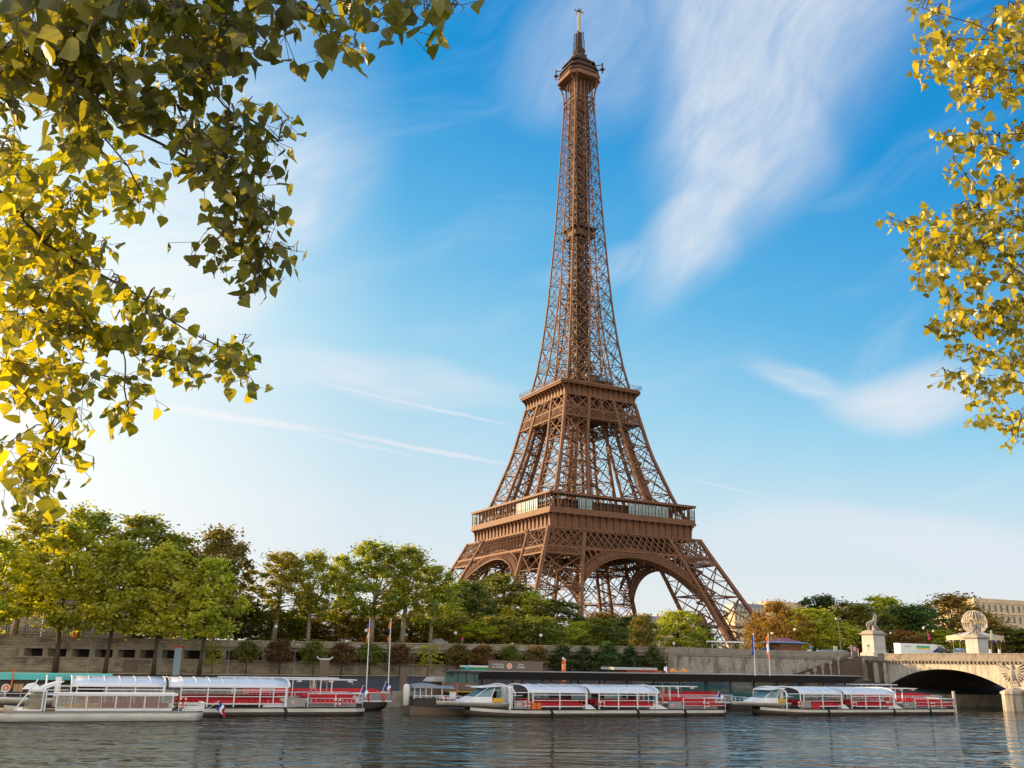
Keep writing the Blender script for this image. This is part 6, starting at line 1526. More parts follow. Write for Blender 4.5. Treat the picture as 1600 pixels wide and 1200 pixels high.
    # parked cars on the upper road glimpsed
    def car(px0, px1, yt, yb, D, col, label):
        a = P(px0, yb, D); b = P(px1, yb, D); w = (b-a).length; k = w/4.2; o = empty('parked_car', a, BANG, label, 'car', 'cars on the upper road')
        prof = [(0, .35), (.05, .85), (.7, .98), (1.25, 1.42), (2.7, 1.45), (3.35, 1.0), (4.1, .85), (4.2, .35)]
        m = MB(); m.loft([[(x*k, y, z*k) for x, z in prof] for y in (0, 1.7*k)]); m.build('body', col, o)
        m = MB(); m.hexa([(1.0*k, -.02, 1.0*k), (3.0*k, -.02, 1.0*k), (3.0*k, 0, 1.0*k), (1.0*k, 0, 1.0*k), (1.35*k, -.02, 1.36*k), (2.65*k, -.02, 1.36*k), (2.65*k, 0, 1.36*k), (1.35*k, 0, 1.36*k)]); m.build('window', GLZD, o)
        for u in (.8, 3.4):
            m = MB(); m.lathe([(.18*k, -.1), (.33*k, -.1), (.33*k, .1), (.18*k, .1)], 12); w_ = m.build('wheel', BLACKB, o); w_.rotation_euler[0] = math.pi/2; w_.location = (u*k, .08, .33*k)
    car(228, 252, 995, 1003, 172, WHITE, 'white car parked above the wall, behind the light green quay tree'); car(256, 288, 994, 1003, 174, mat('silver_paint', (.4, .42, .45), .3, .5), 'silver car parked above the wall, right of the white one')
    car(1467, 1486, 1014, 1022, D_WALL+4, mat('dark_car', (.03, .03, .04), .3), 'dark car beyond the white van'); car(1196, 1212, 1010, 1018, D_WALL+6, BLUE, 'dark blue car left of the kiosk')
    car(672, 700, 997, 1008, 180, mat('grey_van_paint', (.3, .3, .3), .4), 'grey car among the shrubs above the wall')
    # orange and white advertising boards at left
    for px, yt, yb, c, lab in ((116, 959, 998, ORNG, 'tall narrow orange board before the stone apartment house'), (94, 960, 990, FWHITE, 'tall narrow white board before the stone apartment house')):
        a = P(px, yb, D_WALL+2); h = P(px+3, yt, D_WALL+2).z-a.z; o = empty('tall_board', a, BANG, lab, 'board'); m = MB(); m.hexa([(-.28, 0, -.5), (.28, 0, -.5), (.28, .15, -.5), (-.28, .15, -.5), (.0, 0, h), (.5, 0, h), (.5, .15, h), (0, .15, h)]); m.build('panel', c, o)
        if c is ORNG: m = MB(); m.box(-.12, .16, -.02, 0, h*.35, h*.55); m.build('inset', FWHITE, o)
small_things()
def stairs():
    a, b = P(1232, 1056, D_WALL-1.6), P(1334, 1022, D_WALL-1.6)
    o = empty('quay_stairs', (a.x, a.y, 0), BANG, 'stone stair flight climbing along the wall to the bridge, with pale square posts', 'stairs')
    L = (b-a).length; L = Vector((b.x-a.x, b.y-a.y, 0)).length; z0, z1 = a.z, b.z-.6
    m = MB(); n = 26
    for i in range(n): u0, u1 = L*i/n, L*(i+1)/n; m.box(u0, u1, -2.4, -.3, z0-2.5, z0+(z1-z0)*(i+1)/n)
    m.build('steps', mat('stair_stone', (.11, .08, .06), .9, noise=.25), o)
    m = MB(); m.hexa([(-1, -.45, z0-1.2), (L, -.45, z1-.8), (L, -.22, z1-.8), (-1, -.22, z0-1.2), (-1, -.45, z0-.3), (L, -.45, z1+.9), (L, -.22, z1+.9), (-1, -.22, z0-.3)]); m.build('string_wall', mat('brown_rendering', (.13, .10, .085), .9, noise=.2), o)
    for px, yt in ((1262, 1050), (1273, 1043), (1285, 1037), (1297, 1031), (1309, 1025)):
        q = P(px, yt, D_WALL-4.2); u = (q-a).dot(BANK); m = MB(); zz = q.z; m.box(u-.35, u+.35, -2.9, -2.4, zz-.9, zz); m.box(u-.18, u+.18, -2.8, -2.5, zz-4, zz-.9); m.build_each('newel_post', COPING, o)
    # wall between stairs head and bridge
    w = empty('bridge_abutment_wall', (0, 0, 0), 0, 'weathered grey and brown abutment wall between the stairs and the first arch', 'wall')
    s0 = P(1300, 1030, D_WALL).x; s1 = BR.x+3.0; m = MB(); obox(m, s0, s1, D_WALL-1.2, D_WALL+2, -1, 9.9); m.build('wall_face', WALLS, w)
    m = MB(); obox(m, S2-.2, s1, D_WALL-1.35, D_WALL-.9, 9.9, 10.25); m.build('coping', BSTD, w)
    m = MB(); a_, b_ = P(1283, 1022, D_WALL-1), P(1326, 1023, D_WALL-1)
    m.hexa([a_+Vector((0, 0, -.2)), b_+Vector((0, 0, -.2)), b_+Vector((0, .05, -.2)), a_+Vector((0, .05, -.2)), a_+Vector((0, 0, 1.0)), b_+Vector((0, 0, 1.0)), b_+Vector((0, .05, 1.0)), a_+Vector((0, .05, 1.0))])
    g = m.build('glass_railing', glassmat('bluish_railing', (.2, .3, .36), .5), None); tag(g, 'bluish see through railing above the stairs', 'railing')
stairs()
def carousel():
    c = P(1526, 1024, 206); o = empty('carousel', (c.x, c.y, c.z-.8), 0, 'round carousel with white conical roof behind the second pedestal', 'carousel')
    s = math.hypot(c.x, c.y)/FPX*1.03; Rr = 34.5*s; z = lambda y: P(1526, y, 206).z-c.z+.8
    m = MB(); n = 24; zb, zt_ = z(1000), z(987)
    m.lathe([(Rr, z(1001)), (Rr*1.02, z(994)), (Rr*.9, z(994.5))], n); m.build('rounding_board', mat('carousel_cream', (.6, .5, .38), .5, noise=.3, nscale=2), o)
    for k in range(n):
        a0, a1 = 2*math.pi*k/n, 2*math.pi*(k+1)/n
        m = MB() if k == 0 else m
        if k % 2 == 0: m.quadpts([(Rr*math.cos(a0)*.97, Rr*math.sin(a0)*.97, z(994)), (Rr*math.cos(a1)*.97, Rr*math.sin(a1)*.97, z(994)), (.6*math.cos(a1), .6*math.sin(a1), z(986)), (.6*math.cos(a0), .6*math.sin(a0), z(986))])
    m.build('roof_stripe', FWHITE, o)
    m = MB()
    for k in range(n):
        a0, a1 = 2*math.pi*k/n, 2*math.pi*(k+1)/n
        if k % 2: m.quadpts([(Rr*math.cos(a0)*.97, Rr*math.sin(a0)*.97, z(994)), (Rr*math.cos(a1)*.97, Rr*math.sin(a1)*.97, z(994)), (.6*math.cos(a1), .6*math.sin(a1), z(986)), (.6*math.cos(a0), .6*math.sin(a0), z(986))])
    m.build('roof', BRWN, o)
    m = MB()
    for k in range(14):
        a = 2*math.pi*k/14; m.beam((Rr*.85*math.cos(a), Rr*.85*math.sin(a), -.5), (Rr*.85*math.cos(a), Rr*.85*math.sin(a), z(1001)), .14)
    m.lathe([(1.3, -.5), (1.3, z(1001))], 12); m.build('pole', mat('gold_paint', (.5, .33, .12), .4), o)
    m = MB()
    for k in range(20): a = 2*math.pi*k/20; m.sphere((Rr*1.02*math.cos(a), Rr*1.02*math.sin(a), z(1002.3)), .2, 6, 4)
    m.build('bulb', FWHITE, o)
    m = MB(); m.lathe([(.5, z(986)), (.7, z(984)), (.3, z(982))], 10); m.build('roof_finial', mat('carousel_red', (.45, .04, .05), .5), o)
    # globe of hoops standing above the roof
    g = P(1522.5, 972.5, 206); r = 15.5*s
    q = empty('hoop_globe', (g.x, g.y, g.z), 0, 'big openwork globe of pale hoops above the carousel roof', 'globe'); m = MB()
    for k in range(12):
        a = math.pi*k/12; pts = [(r*math.cos(t)*math.cos(a), r*math.cos(t)*math.sin(a), r*math.sin(t)) for t in np.linspace(0, 2*math.pi, 33)]; m.tube(pts, .10, 4, cap=False)
    m.build('hoop', mat('globe_cream', (.62, .55, .45), .5), q)
    m = MB(); m.torus((0, 0, 0), r, .14, 'z', 32, 5); m.build('equator_ring', mat('gold_ring', (.6, .36, .12), .4), q)
carousel()
# ---------------------------------------------------------------- buildings
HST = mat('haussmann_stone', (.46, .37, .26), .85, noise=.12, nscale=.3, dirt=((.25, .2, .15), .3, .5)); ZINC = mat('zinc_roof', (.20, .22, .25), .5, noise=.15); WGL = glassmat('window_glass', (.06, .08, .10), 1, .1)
IRB = mat('balcony_iron', (.03, .03, .03), .6)
CREAM_ST = mat('cream_stone', (.60, .47, .31), .85, noise=.15, nscale=.2)  # pale cream stone of the far houses
def building(px0, px1, yt, yb, D, floors, bays, label, wall=HST, roof='mansard', depth=12, name='apartment_house', balc=True, ang=None, group=None):
    a = P(px0, yb, D); b = P(px1, yb, D); w = Vector((b.x-a.x, b.y-a.y, 0)).length; H = P((px0+px1)/2, yt, D).z-9.0
    o = empty(name, (a.x, a.y, 9.0), BANG, label, 'building', group)
    hr = H*.18 if roof == 'mansard' else H*.06; hw = H-hr; fh = hw/floors; bw = w/bays; ww, wh = bw*.42, fh*.62
    m = MB()
    # wall of piers and spandrels leaving real openings
    for f in range(floors):
        z0 = f*fh; zs = z0+fh*.2; ze = zs+wh
        m.box(0, w, 0, .5, z0, zs); m.box(0, w, 0, .5, ze, z0+fh)
        for k in range(bays+1):
            u0 = k*bw-(bw-ww)/2 if k else 0; u1 = k*bw+(bw-ww)/2 if k < bays else w
            m.box(u0, u1, 0.002, .498, zs, ze)
    m.box(0, .5, .5, depth, 0, hw); m.box(w-.5, w, .5, depth, 0, hw); m.box(0, w, depth-.4, depth, 0, hw)
    for f in (1, floors-1, floors): m.box(-.15, w+.15, -.35, .0, f*fh-.18, f*fh+.1)
    m.build('wall', wall, o)
    if roof == 'mansard':
        m = MB(); m.loft([[(-.1, -.1, hw), (w+.1, -.1, hw), (w+.1, depth, hw), (-.1, depth, hw)], [(.5, 1.3, H-.5), (w-.5, 1.3, H-.5), (w-.5, depth-1.3, H-.5), (.5, depth-1.3, H-.5)], [(1.5, 4, H), (w-1.5, 4, H), (w-1.5, depth-4, H), (1.5, depth-4, H)]]); rf = m.build('roof', ZINC, o)
        m = MB()
        for k in range(bays): u = (k+.5)*bw; m.box(u-ww*.45, u+ww*.45, .15, 1.5, hw+.2, hw+hr*.62)
        m.build_each('dormer', wall, rf)
        m = MB()
        for u in np.arange(w*.1, w, w*.3): m.box(u, u+1.6, depth*.4, depth*.6, H-.3, H+1.5)
        m.build_each('chimney', wall, rf)
    else:
        m = MB(); m.box(-.3, w+.3, -.3, depth, hw, H); m.build('roof', wall, o)
    wm = MB(); fm_ = MB()
    wm.box(-ww/2, ww/2, 0, .05, 0, wh); wme = wm.mesh('window', WGL)
    fm_.box(-.05, .05, -.04, 0, 0, wh); fm_.box(-ww/2, ww/2, -.04, 0, wh*.62, wh*.66)
    for s in (-1, 1): fm_.box(s*ww/2-.06, s*ww/2+.06, -.04, 0, 0, wh)
    fme = fm_.mesh('window_frame', WHITE)
    nmax = 0
    for f in range(floors):
        for k in range(bays):
            if nmax >= 100: break
            wd = part('window', wme, o, ((k+.5)*bw, .3, f*fh+fh*.2)); 
            if D < 260: part('window_frame', fme, wd)
            nmax += 1
    if balc:
        m = MB()
        for f in (1, floors-1):
            m.box(0, w, -.8, -.7, f*fh+.15, f*fh+.25); m.box(0, w, -.8, -.74, f*fh+1.05, f*fh+1.12)
            for u in np.arange(0, w, .3): m.box(u, u+.06, -.8, -.75, f*fh+.2, f*fh+1.1)
        m.build('balcony', IRB, o)
    return o
building(-60, 60, 905, 1003, 205, 5, 8, 'stone apartment house with iron balconies behind the leftmost trees, cut by the left edge')
building(62, 128, 915, 1003, 205, 5, 5, 'stone apartment house with iron balconies behind the tall orange board')
building(130, 212, 922, 1003, 205, 5, 6, 'stone apartment house with balconies, nearest the dark wood of trees')
FG = 'sunlit far houses beyond the park'
building(984, 1055, 962, 1014, 480, 6, 14, 'cream stone house row seen low through the main arch', CREAM_ST, group=FG, balc=False)
building(1056, 1108, 968, 1014, 470, 5, 10, 'cream house row behind the fresh green tree under the arch', CREAM_ST, group=FG, balc=False)
building(1150, 1200, 943, 1014, 560, 6, 9, 'cream houses right beside the tower foot, left part of the far skyline', CREAM_ST, group=FG, balc=False)
building(1204, 1262, 941, 1014, 600, 6, 10, 'pale far house block above the orange brown tree', CREAM_ST, 'flat', group=FG, balc=False)
building(1300, 1330, 944, 1014, 620, 6, 6, 'small pale far block above the olive trees', CREAM_ST, 'flat', group=FG, balc=False)
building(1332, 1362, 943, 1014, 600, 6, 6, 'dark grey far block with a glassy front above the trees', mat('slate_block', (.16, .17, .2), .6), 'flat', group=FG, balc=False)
building(1530, 1640, 938, 1014, 330, 6, 12, 'large ornate cream stone building catching the sun, at the right edge', CREAM_ST, 'flat', group=FG, balc=False)
building(1500, 1527, 944, 1014, 345, 5, 3, 'narrow cream house left of the large ornate one', CREAM_ST, 'flat', group=FG, balc=False)
# ================================================================ overhanging poplars on the near bank
BARK_N = mat('near_bark', (.10, .065, .04), .9, noise=.35, nscale=12, bump=.5, bscale=40)
LNEAR = leafmat('poplar_leaves', (.105, .125, .010), (.40, .37, .02), .66, 0, .9, 0, .35, (1.75, 1.6, .3))
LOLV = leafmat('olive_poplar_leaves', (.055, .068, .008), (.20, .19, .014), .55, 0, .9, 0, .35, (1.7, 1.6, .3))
LFAR = leafmat('yellowing_leaves', (.15, .155, .013), (.54, .44, .03), .45, 0, 1.1, 0, .35, (1.55, 1.5, .4))
def at(px, py, r): return Vector((0, 0, EYE))+ray(px, py)*r
def leaf_mesh(name, base, size, material, g, droop=.9):
    """base (n,3); real heart shaped leaves, folded along the midrib and slightly curled"""
    n = len(base); out = np.array([(0, 0), (.30, -.03), (.50, .17), (.45, .42), (.22, .74), (0, 1.08), (-.22, .74), (-.45, .42), (-.50, .17), (-.30, -.03), (0, .45)])
    d = g.normal(size=(n, 3))*np.array([.75, .75, .55]); d[:, 2] -= droop; d /= np.linalg.norm(d, axis=1, keepdims=True)
    r = g.normal(size=(n, 3)); e = np.cross(d, r); e /= np.linalg.norm(e, axis=1, keepdims=True); nn = np.cross(d, e)
    sz = size*g.uniform(.62, 1.22, (n, 1, 1)); fold = g.uniform(-.1, .55, (n, 1, 1)); curl = g.uniform(-.35, .35, (n, 1, 1)); wd = g.uniform(.85, 1.12, (n, 1, 1))
    x = out[None, :, 0:1]*wd; y = out[None, :, 1:2]; z = np.abs(x)*fold+curl*y*y*.6+.05*np.sin(x*9)
    v = base[:, None, :]+sz*(x*e[:, None, :]+y*d[:, None, :]+z*nn[:, None, :])
    v = v.reshape(-1, 3); K = len(out); faces = []
    tri = [(10, 0, 1), (10, 1, 2), (10, 2, 3), (10, 3, 4), (10, 4, 5), (10, 5, 6), (10, 6, 7), (10, 7, 8), (10, 8, 9), (10, 9, 0)]
    idx = (np.array(tri)[None]+(np.arange(n)*K)[:, None, None]).reshape(-1).astype(np.int32)
    nf = n*len(tri); me = bpy.data.meshes.new(name); me.vertices.add(n*K); me.vertices.foreach_set('co', v.astype(np.float32).ravel())
    me.loops.add(nf*3); me.loops.foreach_set('vertex_index', idx); me.polygons.add(nf); me.polygons.foreach_set('loop_start', np.arange(0, nf*3, 3, dtype=np.int32)); me.polygons.foreach_set('loop_total', np.full(nf, 3, np.int32))
    me.polygons.foreach_set('use_smooth', np.ones(nf, bool)); me.materials.append(material); me.update(calc_edges=True); return me
def overhang(name, label, foot, limbs, blobs, size, material, seed, tr=.22, twig=.004, petiole=.045, dens=1.5):
    rnd = random.Random(seed); g = np.random.default_rng(seed)
    o = empty(name, foot, 0, label, 'tree'); F = Vector(foot)
    top = F+Vector((0, 0, 7)); m = MB(); m.tube([F-F, Vector((.1, 0, 2.2)), Vector((.05, .1, 4.5)), Vector((0, 0, 7)), Vector((.1, .2, 10))], [tr*1.3, tr, tr*.85, tr*.6, tr*.3], 12); m.build('trunk', BARK_N, o, True)
    m = MB(); nodes = []
    for pts, r0, h in limbs:
        w = [at(*p) for p in pts]
        st = F+Vector((0, .05, h)); first = w[0]
        path = [st, st.lerp(first, .5)+Vector((0, 0, .15))]+w
        # gentle wander between given points
        fine = []
        for a, b in zip(path[:-1], path[1:]):
            L_ = (b-a).length; k = max(2, int(L_/.22))
            for i in range(k):
                t = i/k; q = a.lerp(b, t)
                if 0 < t: q = q+Vector((rnd.uniform(-1, 1), rnd.uniform(-1, 1), rnd.uniform(-1, 1)))*.018
                fine.append(q)
        fine.append(path[-1]); n = len(fine)
        m.tube([p-F for p in fine], [max(.0035, r0*(1-.93*(i/(n-1))**.8)) for i in range(n)], 6)
        nodes += [(p, r0*(1-i/n)) for i, p in enumerate(fine) if i > n*.25]
    bases = []; near_bases = []
    for cx, cy, rx, ry, n, r in blobs:
        n = int(n*dens)
        c = at(cx, cy, r); near, rr = min(nodes, key=lambda q: (q[0]-c).length)
        mid = near.lerp(c, .5)+Vector((rnd.uniform(-.05, .05), rnd.uniform(-.05, .05), rnd.uniform(0, .09)))
        m.tube([p-F for p in (near, near.lerp(mid, .5)+Vector((0, 0, .02)), mid, c)], [min(rr, twig*1.2)+.001, twig, twig*.7, twig*.4], 5)
        k = max(3, n//7); tw = []
        for i in range(k):                                    # side twigs that hang and spread through the spray
            a, b = rnd.gauss(0, .48), rnd.gauss(0, .48)
            e = at(cx+rx*a*1.15, cy+ry*b*1.15+4, r+rnd.gauss(0, .16)*r*.5)
            s = rnd.choice([mid, c, mid.lerp(c, .5), near.lerp(mid, .6)])
            h = s.lerp(e, .5)+Vector((rnd.uniform(-.03, .03), rnd.uniform(-.03, .03), rnd.uniform(-.01, .05)))
            m.tube([p-F for p in (s, h, e)], [twig*.45, twig*.32, twig*.16], 4, cap=False); tw.append((s, h, e))
        for i in range(n):
            s, h, e = tw[rnd.randrange(len(tw))]; t = rnd.uniform(.25, 1.05)
            p = (h.lerp(e, (t-.5)*2) if t > .5 else s.lerp(h, t*2))
            j = Vector((rnd.gauss(0, 1), rnd.gauss(0, 1), rnd.gauss(-.4, .7)))*petiole
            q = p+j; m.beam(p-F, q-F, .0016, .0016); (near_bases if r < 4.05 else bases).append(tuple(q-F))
    m.build('limb', BARK_N, o, True)
    o2 = bpy.data.objects.new('foliage', leaf_mesh('foliage', np.array(bases), size, material, g)); C.objects.link(o2); o2.parent = o
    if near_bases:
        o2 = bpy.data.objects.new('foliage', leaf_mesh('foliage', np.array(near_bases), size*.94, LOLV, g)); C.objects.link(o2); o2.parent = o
    return o
LL = [ # limbs: pixel points with distance
 ([(-60, 40, 3.3), (60, 105, 3.4), (140, 150, 3.5), (200, 200, 3.6), (290, 245, 3.8), (350, 300, 3.9), (395, 360, 4.0), (425, 420, 4.0)], .020, 5.0),
 ([(120, -80, 3.2), (255, 10, 3.4), (290, 60, 3.5), (330, 120, 3.6), (350, 165, 3.7), (380, 180, 3.7), (435, 220, 3.8)], .016, 5.6),
 ([(220, -120, 3.2), (380, -30, 3.3), (450, -5, 3.35), (490, 20, 3.4), (515, 60, 3.4)], .012, 5.8),
 ([(330, -150, 3.2), (520, -50, 3.3), (620, -8, 3.3), (715, 8, 3.3)], .011, 6.0),
 ([(-70, 250, 4.2), (0, 300, 4.3), (70, 380, 4.5), (150, 425, 4.6), (230, 470, 4.8), (290, 515, 4.9), (340, 540, 5.0), (398, 565, 5.0)], .018, 3.8),
 ([(-70, 420, 4.6), (0, 460, 4.7), (80, 495, 4.8), (150, 525, 4.9), (210, 550, 5.0), (285, 568, 5.1)], .016, 3.2),
 ([(-60, 540, 4.5), (20, 600, 4.6), (70, 650, 4.7), (95, 700, 4.7), (60, 760, 4.7)], .010, 2.8),
 ([(190, 540, 4.9), (196, 580, 4.9), (200, 640, 4.9)], .006, 3.0),
 ([(60, 105, 3.4), (150, 200, 4.2), (200, 260, 4.6), (225, 310, 4.7)], .008, 4.0)]
LBl = [(30, 15, 60, 45, 34, 3.1), (110, 40, 60, 50, 40, 3.3), (190, 30, 60, 45, 40, 3.4), (270, 25, 60, 45, 40, 3.5), (350, 30, 50, 45, 38, 3.5), (420, 20, 40, 35, 18, 3.5), (395, 75, 30, 35, 18, 3.5),
 (150, -30, 160, 40, 50, 3.3), (370, -35, 120, 35, 36, 3.3), (40, 80, 60, 50, 38, 3.2), (110, 105, 60, 45, 42, 3.4), (190, 90, 60, 45, 38, 3.5), (260, 80, 50, 45, 36, 3.5), (330, 85, 40, 35, 22, 3.6),
 (20, 150, 45, 45, 26, 3.5), (95, 160, 50, 40, 32, 3.6), (165, 155, 45, 40, 32, 3.7), (235, 150, 50, 40, 34, 3.6), (300, 150, 40, 40, 26, 3.7), (360, 190, 38, 35, 24, 3.7), (300, 205, 45, 35, 30, 3.8), (380, 160, 14, 14, 5, 3.7),
 (350, 235, 45, 35, 34, 3.8), (400, 225, 35, 28, 18, 3.8), (435, 215, 16, 26, 7, 3.8), (420, 270, 25, 20, 9, 3.8), (300, 265, 35, 25, 18, 3.9), (345, 285, 35, 30, 22, 3.9), (390, 305, 32, 35, 24, 3.9), (430, 330, 22, 28, 12, 3.9),
 (365, 350, 35, 32, 20, 4.0), (410, 365, 32, 30, 22, 4.0), (450, 385, 16, 18, 6, 4.0), (330, 385, 28, 24, 12, 4.0), (390, 410, 32, 25, 18, 4.0), (425, 440, 18, 16, 5, 4.0), (345, 415, 18, 18, 6, 4.0), (405, 450, 10, 10, 2, 4.0),
 (505, 15, 30, 26, 13, 3.4), (520, 60, 32, 26, 14, 3.4), (560, 10, 24, 22, 8, 3.4), (505, 85, 14, 16, 4, 3.4), (620, 20, 22, 20, 9, 3.3), (645, 35, 16, 14, 4, 3.3), (680, 12, 22, 16, 8, 3.3), (712, 12, 12, 10, 3, 3.3), (575, -10, 40, 16, 12, 3.3), (660, -12, 50, 12, 10, 3.3),
 # middle, more yellow, farther
 (20, 235, 50, 40, 34, 4.3), (90, 245, 40, 35, 24, 4.4), (35, 290, 50, 40, 44, 4.4), (150, 205, 40, 25, 18, 4.2), (180, 235, 20, 16, 6, 4.5), (110, 310, 45, 35, 30, 4.5), (175, 290, 35, 28, 26, 4.6), (215, 290, 28, 26, 18, 4.6), (200, 325, 28, 20, 14, 4.6), (240, 300, 16, 16, 5, 4.6),
 (40, 350, 55, 40, 50, 4.5), (110, 370, 50, 32, 38, 4.6), (160, 370, 22, 20, 9, 4.6), (30, 400, 50, 40, 48, 4.6), (95, 420, 50, 35, 44, 4.7), (140, 415, 20, 16, 8, 4.7), (30, 450, 50, 40, 48, 4.7), (100, 470, 50, 35, 48, 4.8), (165, 455, 35, 30, 26, 4.8), (220, 480, 35, 28, 26, 4.8), (255, 500, 25, 24, 16, 4.9),
 (30, 510, 50, 40, 46, 4.7), (95, 525, 45, 35, 42, 4.8), (150, 530, 40, 32, 34, 4.9), (205, 530, 35, 30, 30, 4.9), (255, 550, 30, 28, 24, 5.0), (300, 545, 30, 28, 22, 5.0), (340, 565, 28, 26, 20, 5.0), (380, 565, 24, 26, 16, 5.0), (385, 530, 10, 10, 2, 5.0), (300, 590, 28, 18, 10, 5.0), (375, 600, 18, 14, 6, 5.0),
 (35, 570, 45, 35, 34, 4.7), (90, 580, 40, 32, 26, 4.8), (130, 610, 25, 28, 12, 4.8), (200, 600, 26, 26, 15, 4.9), (195, 645, 24, 24, 13, 4.9), (230, 620, 12, 12, 3, 4.9), (20, 625, 28, 22, 14, 4.7), (80, 635, 32, 26, 18, 4.7), (118, 655, 18, 26, 8, 4.7), (70, 680, 36, 26, 22, 4.7), (115, 700, 22, 26, 12, 4.7), (40, 715, 34, 26, 22, 4.7), (75, 745, 30, 24, 18, 4.7), (30, 755, 26, 20, 12, 4.7), (60, 775, 20, 14, 8, 4.7), (15, 690, 20, 20, 8, 4.6)]
LBl += [(-110, y, 70, 60, 34, 3.9) for y in range(40, 760, 80)]
overhang('overhanging_poplar', 'near poplar with large olive and yellow heart shaped leaves, hanging in at left', (-4.6, 2.6, 5.3), LL, LBl, .060, LNEAR, 3)
RL = [([(1680, 110, 7.4), (1600, 72, 7.3), (1550, 50, 7.3), (1490, 28, 7.3), (1440, 12, 7.3)], .022, 7.0), ([(1700, 120, 7.5), (1610, 60, 7.4), (1540, 62, 7.4), (1460, 70, 7.4)], .012, 6.8), ([(1700, 150, 7.5), (1600, 110, 7.4), (1530, 103, 7.4), (1445, 108, 7.4)], .012, 6.6),
 ([(1700, 200, 7.6), (1600, 208, 7.5), (1530, 208, 7.5), (1475, 214, 7.5)], .010, 6.0), ([(1700, 460, 8), (1600, 420, 8), (1540, 365, 8), (1530, 320, 8), (1510, 275, 8), (1488, 248, 8)], .016, 4.8),
 ([(1700, 470, 8), (1600, 430, 8), (1540, 400, 8), (1470, 375, 8), (1430, 355, 8), (1392, 342, 8)], .016, 4.6), ([(1700, 520, 8.2), (1600, 500, 8.2), (1520, 510, 8.2), (1455, 505, 8.2)], .012, 4.2), ([(1700, 590, 8.2), (1600, 582, 8.2), (1550, 575, 8.2), (1510, 555, 8.2)], .010, 3.9), ([(1700, 620, 8.2), (1610, 600, 8.2), (1540, 596, 8.2), (1480, 590, 8.2)], .010, 3.7),
 ([(1720, 700, 8.2), (1640, 680, 8.2), (1590, 682, 8.2)], .007, 3.3), ([(1700, 20, 7.3), (1620, 20, 7.3), (1560, 15, 7.3)], .010, 7.4), ([(1700, 340, 8), (1600, 300, 8), (1560, 300, 8)], .012, 5.2)]
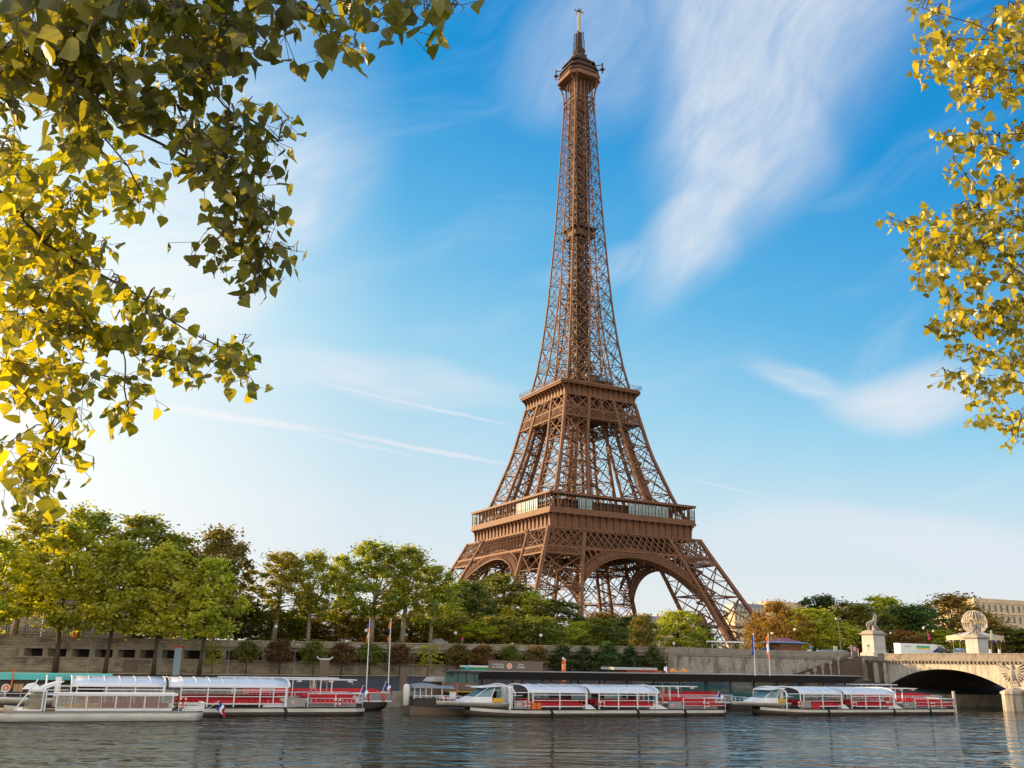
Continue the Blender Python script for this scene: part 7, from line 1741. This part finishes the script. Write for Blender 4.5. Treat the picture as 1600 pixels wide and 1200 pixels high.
RB = [(1447, 15, 14, 14, 12, 7.3), (1465, 30, 18, 18, 18, 7.3), (1480, 60, 22, 18, 24, 7.4), (1450, 72, 14, 10, 9, 7.4), (1448, 105, 14, 12, 12, 7.4), (1475, 110, 22, 12, 20, 7.4), (1500, 100, 16, 14, 14, 7.4), (1500, 75, 16, 14, 14, 7.4), (1540, 55, 16, 14, 16, 7.3), (1520, 85, 22, 14, 24, 7.4), (1550, 85, 24, 16, 32, 7.4), (1580, 80, 24, 20, 36, 7.4),
 (1560, 115, 26, 16, 34, 7.4), (1595, 110, 26, 20, 34, 7.4), (1530, 120, 20, 12, 18, 7.4), (1510, 145, 22, 14, 22, 7.4), (1535, 152, 14, 10, 10, 7.4), (1580, 140, 24, 14, 22, 7.4), (1500, 130, 10, 10, 6, 7.4), (1555, 22, 14, 14, 10, 7.3), (1575, 20, 22, 18, 26, 7.3), (1600, 35, 24, 20, 28, 7.3), (1590, 50, 14, 10, 8, 7.3), (1600, 5, 22, 14, 16, 7.3),
 (1480, 210, 16, 10, 14, 7.5), (1505, 222, 16, 14, 16, 7.5), (1520, 235, 12, 10, 8, 7.5), (1540, 240, 16, 14, 18, 7.5), (1520, 200, 12, 10, 8, 7.5), (1570, 240, 14, 12, 12, 7.5), (1590, 205, 18, 14, 20, 7.5), (1550, 222, 10, 10, 5, 7.5),
 (1485, 250, 10, 10, 5, 8), (1480, 272, 12, 8, 5, 8), (1500, 280, 14, 12, 9, 8), (1520, 290, 14, 12, 9, 8), (1395, 342, 12, 8, 7, 8), (1415, 355, 14, 12, 10, 8), (1435, 340, 14, 10, 9, 8), (1455, 330, 14, 12, 12, 8), (1435, 375, 18, 14, 20, 8), (1465, 355, 20, 16, 26, 8), (1490, 330, 20, 16, 26, 8),
 (1520, 330, 22, 18, 34, 8), (1550, 300, 22, 18, 30, 8), (1580, 290, 24, 18, 36, 8), (1605, 300, 20, 20, 24, 8), (1550, 340, 26, 20, 44, 8), (1590, 340, 28, 22, 50, 8), (1500, 365, 26, 18, 40, 8), (1470, 390, 24, 16, 32, 8), (1440, 405, 18, 14, 16, 8), (1425, 395, 10, 8, 5, 8), (1540, 385, 28, 20, 50, 8), (1590, 385, 30, 22, 54, 8),
 (1500, 410, 28, 18, 44, 8), (1460, 425, 24, 14, 26, 8), (1435, 440, 12, 8, 7, 8), (1480, 450, 22, 14, 26, 8.2), (1530, 440, 30, 18, 50, 8.2), (1580, 430, 30, 20, 52, 8.2), (1600, 470, 26, 20, 44, 8.2), (1550, 475, 28, 18, 46, 8.2), (1505, 480, 24, 16, 32, 8.2), (1465, 505, 16, 10, 12, 8.2), (1490, 520, 18, 12, 18, 8.2), (1530, 515, 26, 16, 36, 8.2), (1575, 515, 28, 18, 44, 8.2), (1605, 530, 24, 20, 34, 8.2),
 (1500, 545, 18, 14, 18, 8.2), (1540, 550, 24, 16, 30, 8.2), (1585, 560, 26, 18, 38, 8.2), (1480, 590, 12, 10, 8, 8.2), (1500, 590, 16, 12, 14, 8.2), (1510, 615, 14, 12, 10, 8.2), (1530, 590, 20, 14, 20, 8.2), (1545, 620, 22, 16, 26, 8.2), (1580, 600, 24, 18, 34, 8.2), (1530, 655, 14, 12, 10, 8.2), (1560, 650, 18, 14, 16, 8.2), (1590, 640, 22, 18, 26, 8.2), (1575, 665, 12, 10, 7, 8.2), (1590, 683, 12, 10, 8, 8.2)]
RB += [(x, y, 55, 45, 60, 7.8+.3*math.sin(y)) for x, y in [(1725, k) for k in range(-40, 700, 75)]+[(1790, k) for k in range(-60, 640, 90)]]
overhang('yellowing_poplar', 'near tree with sprays of small golden yellow leaves reaching in from the right side', (9.5, 5.0, 5.3), RL, RB, .058, LFAR, 9, tr=.3, twig=.005, petiole=.05, dens=1.35)
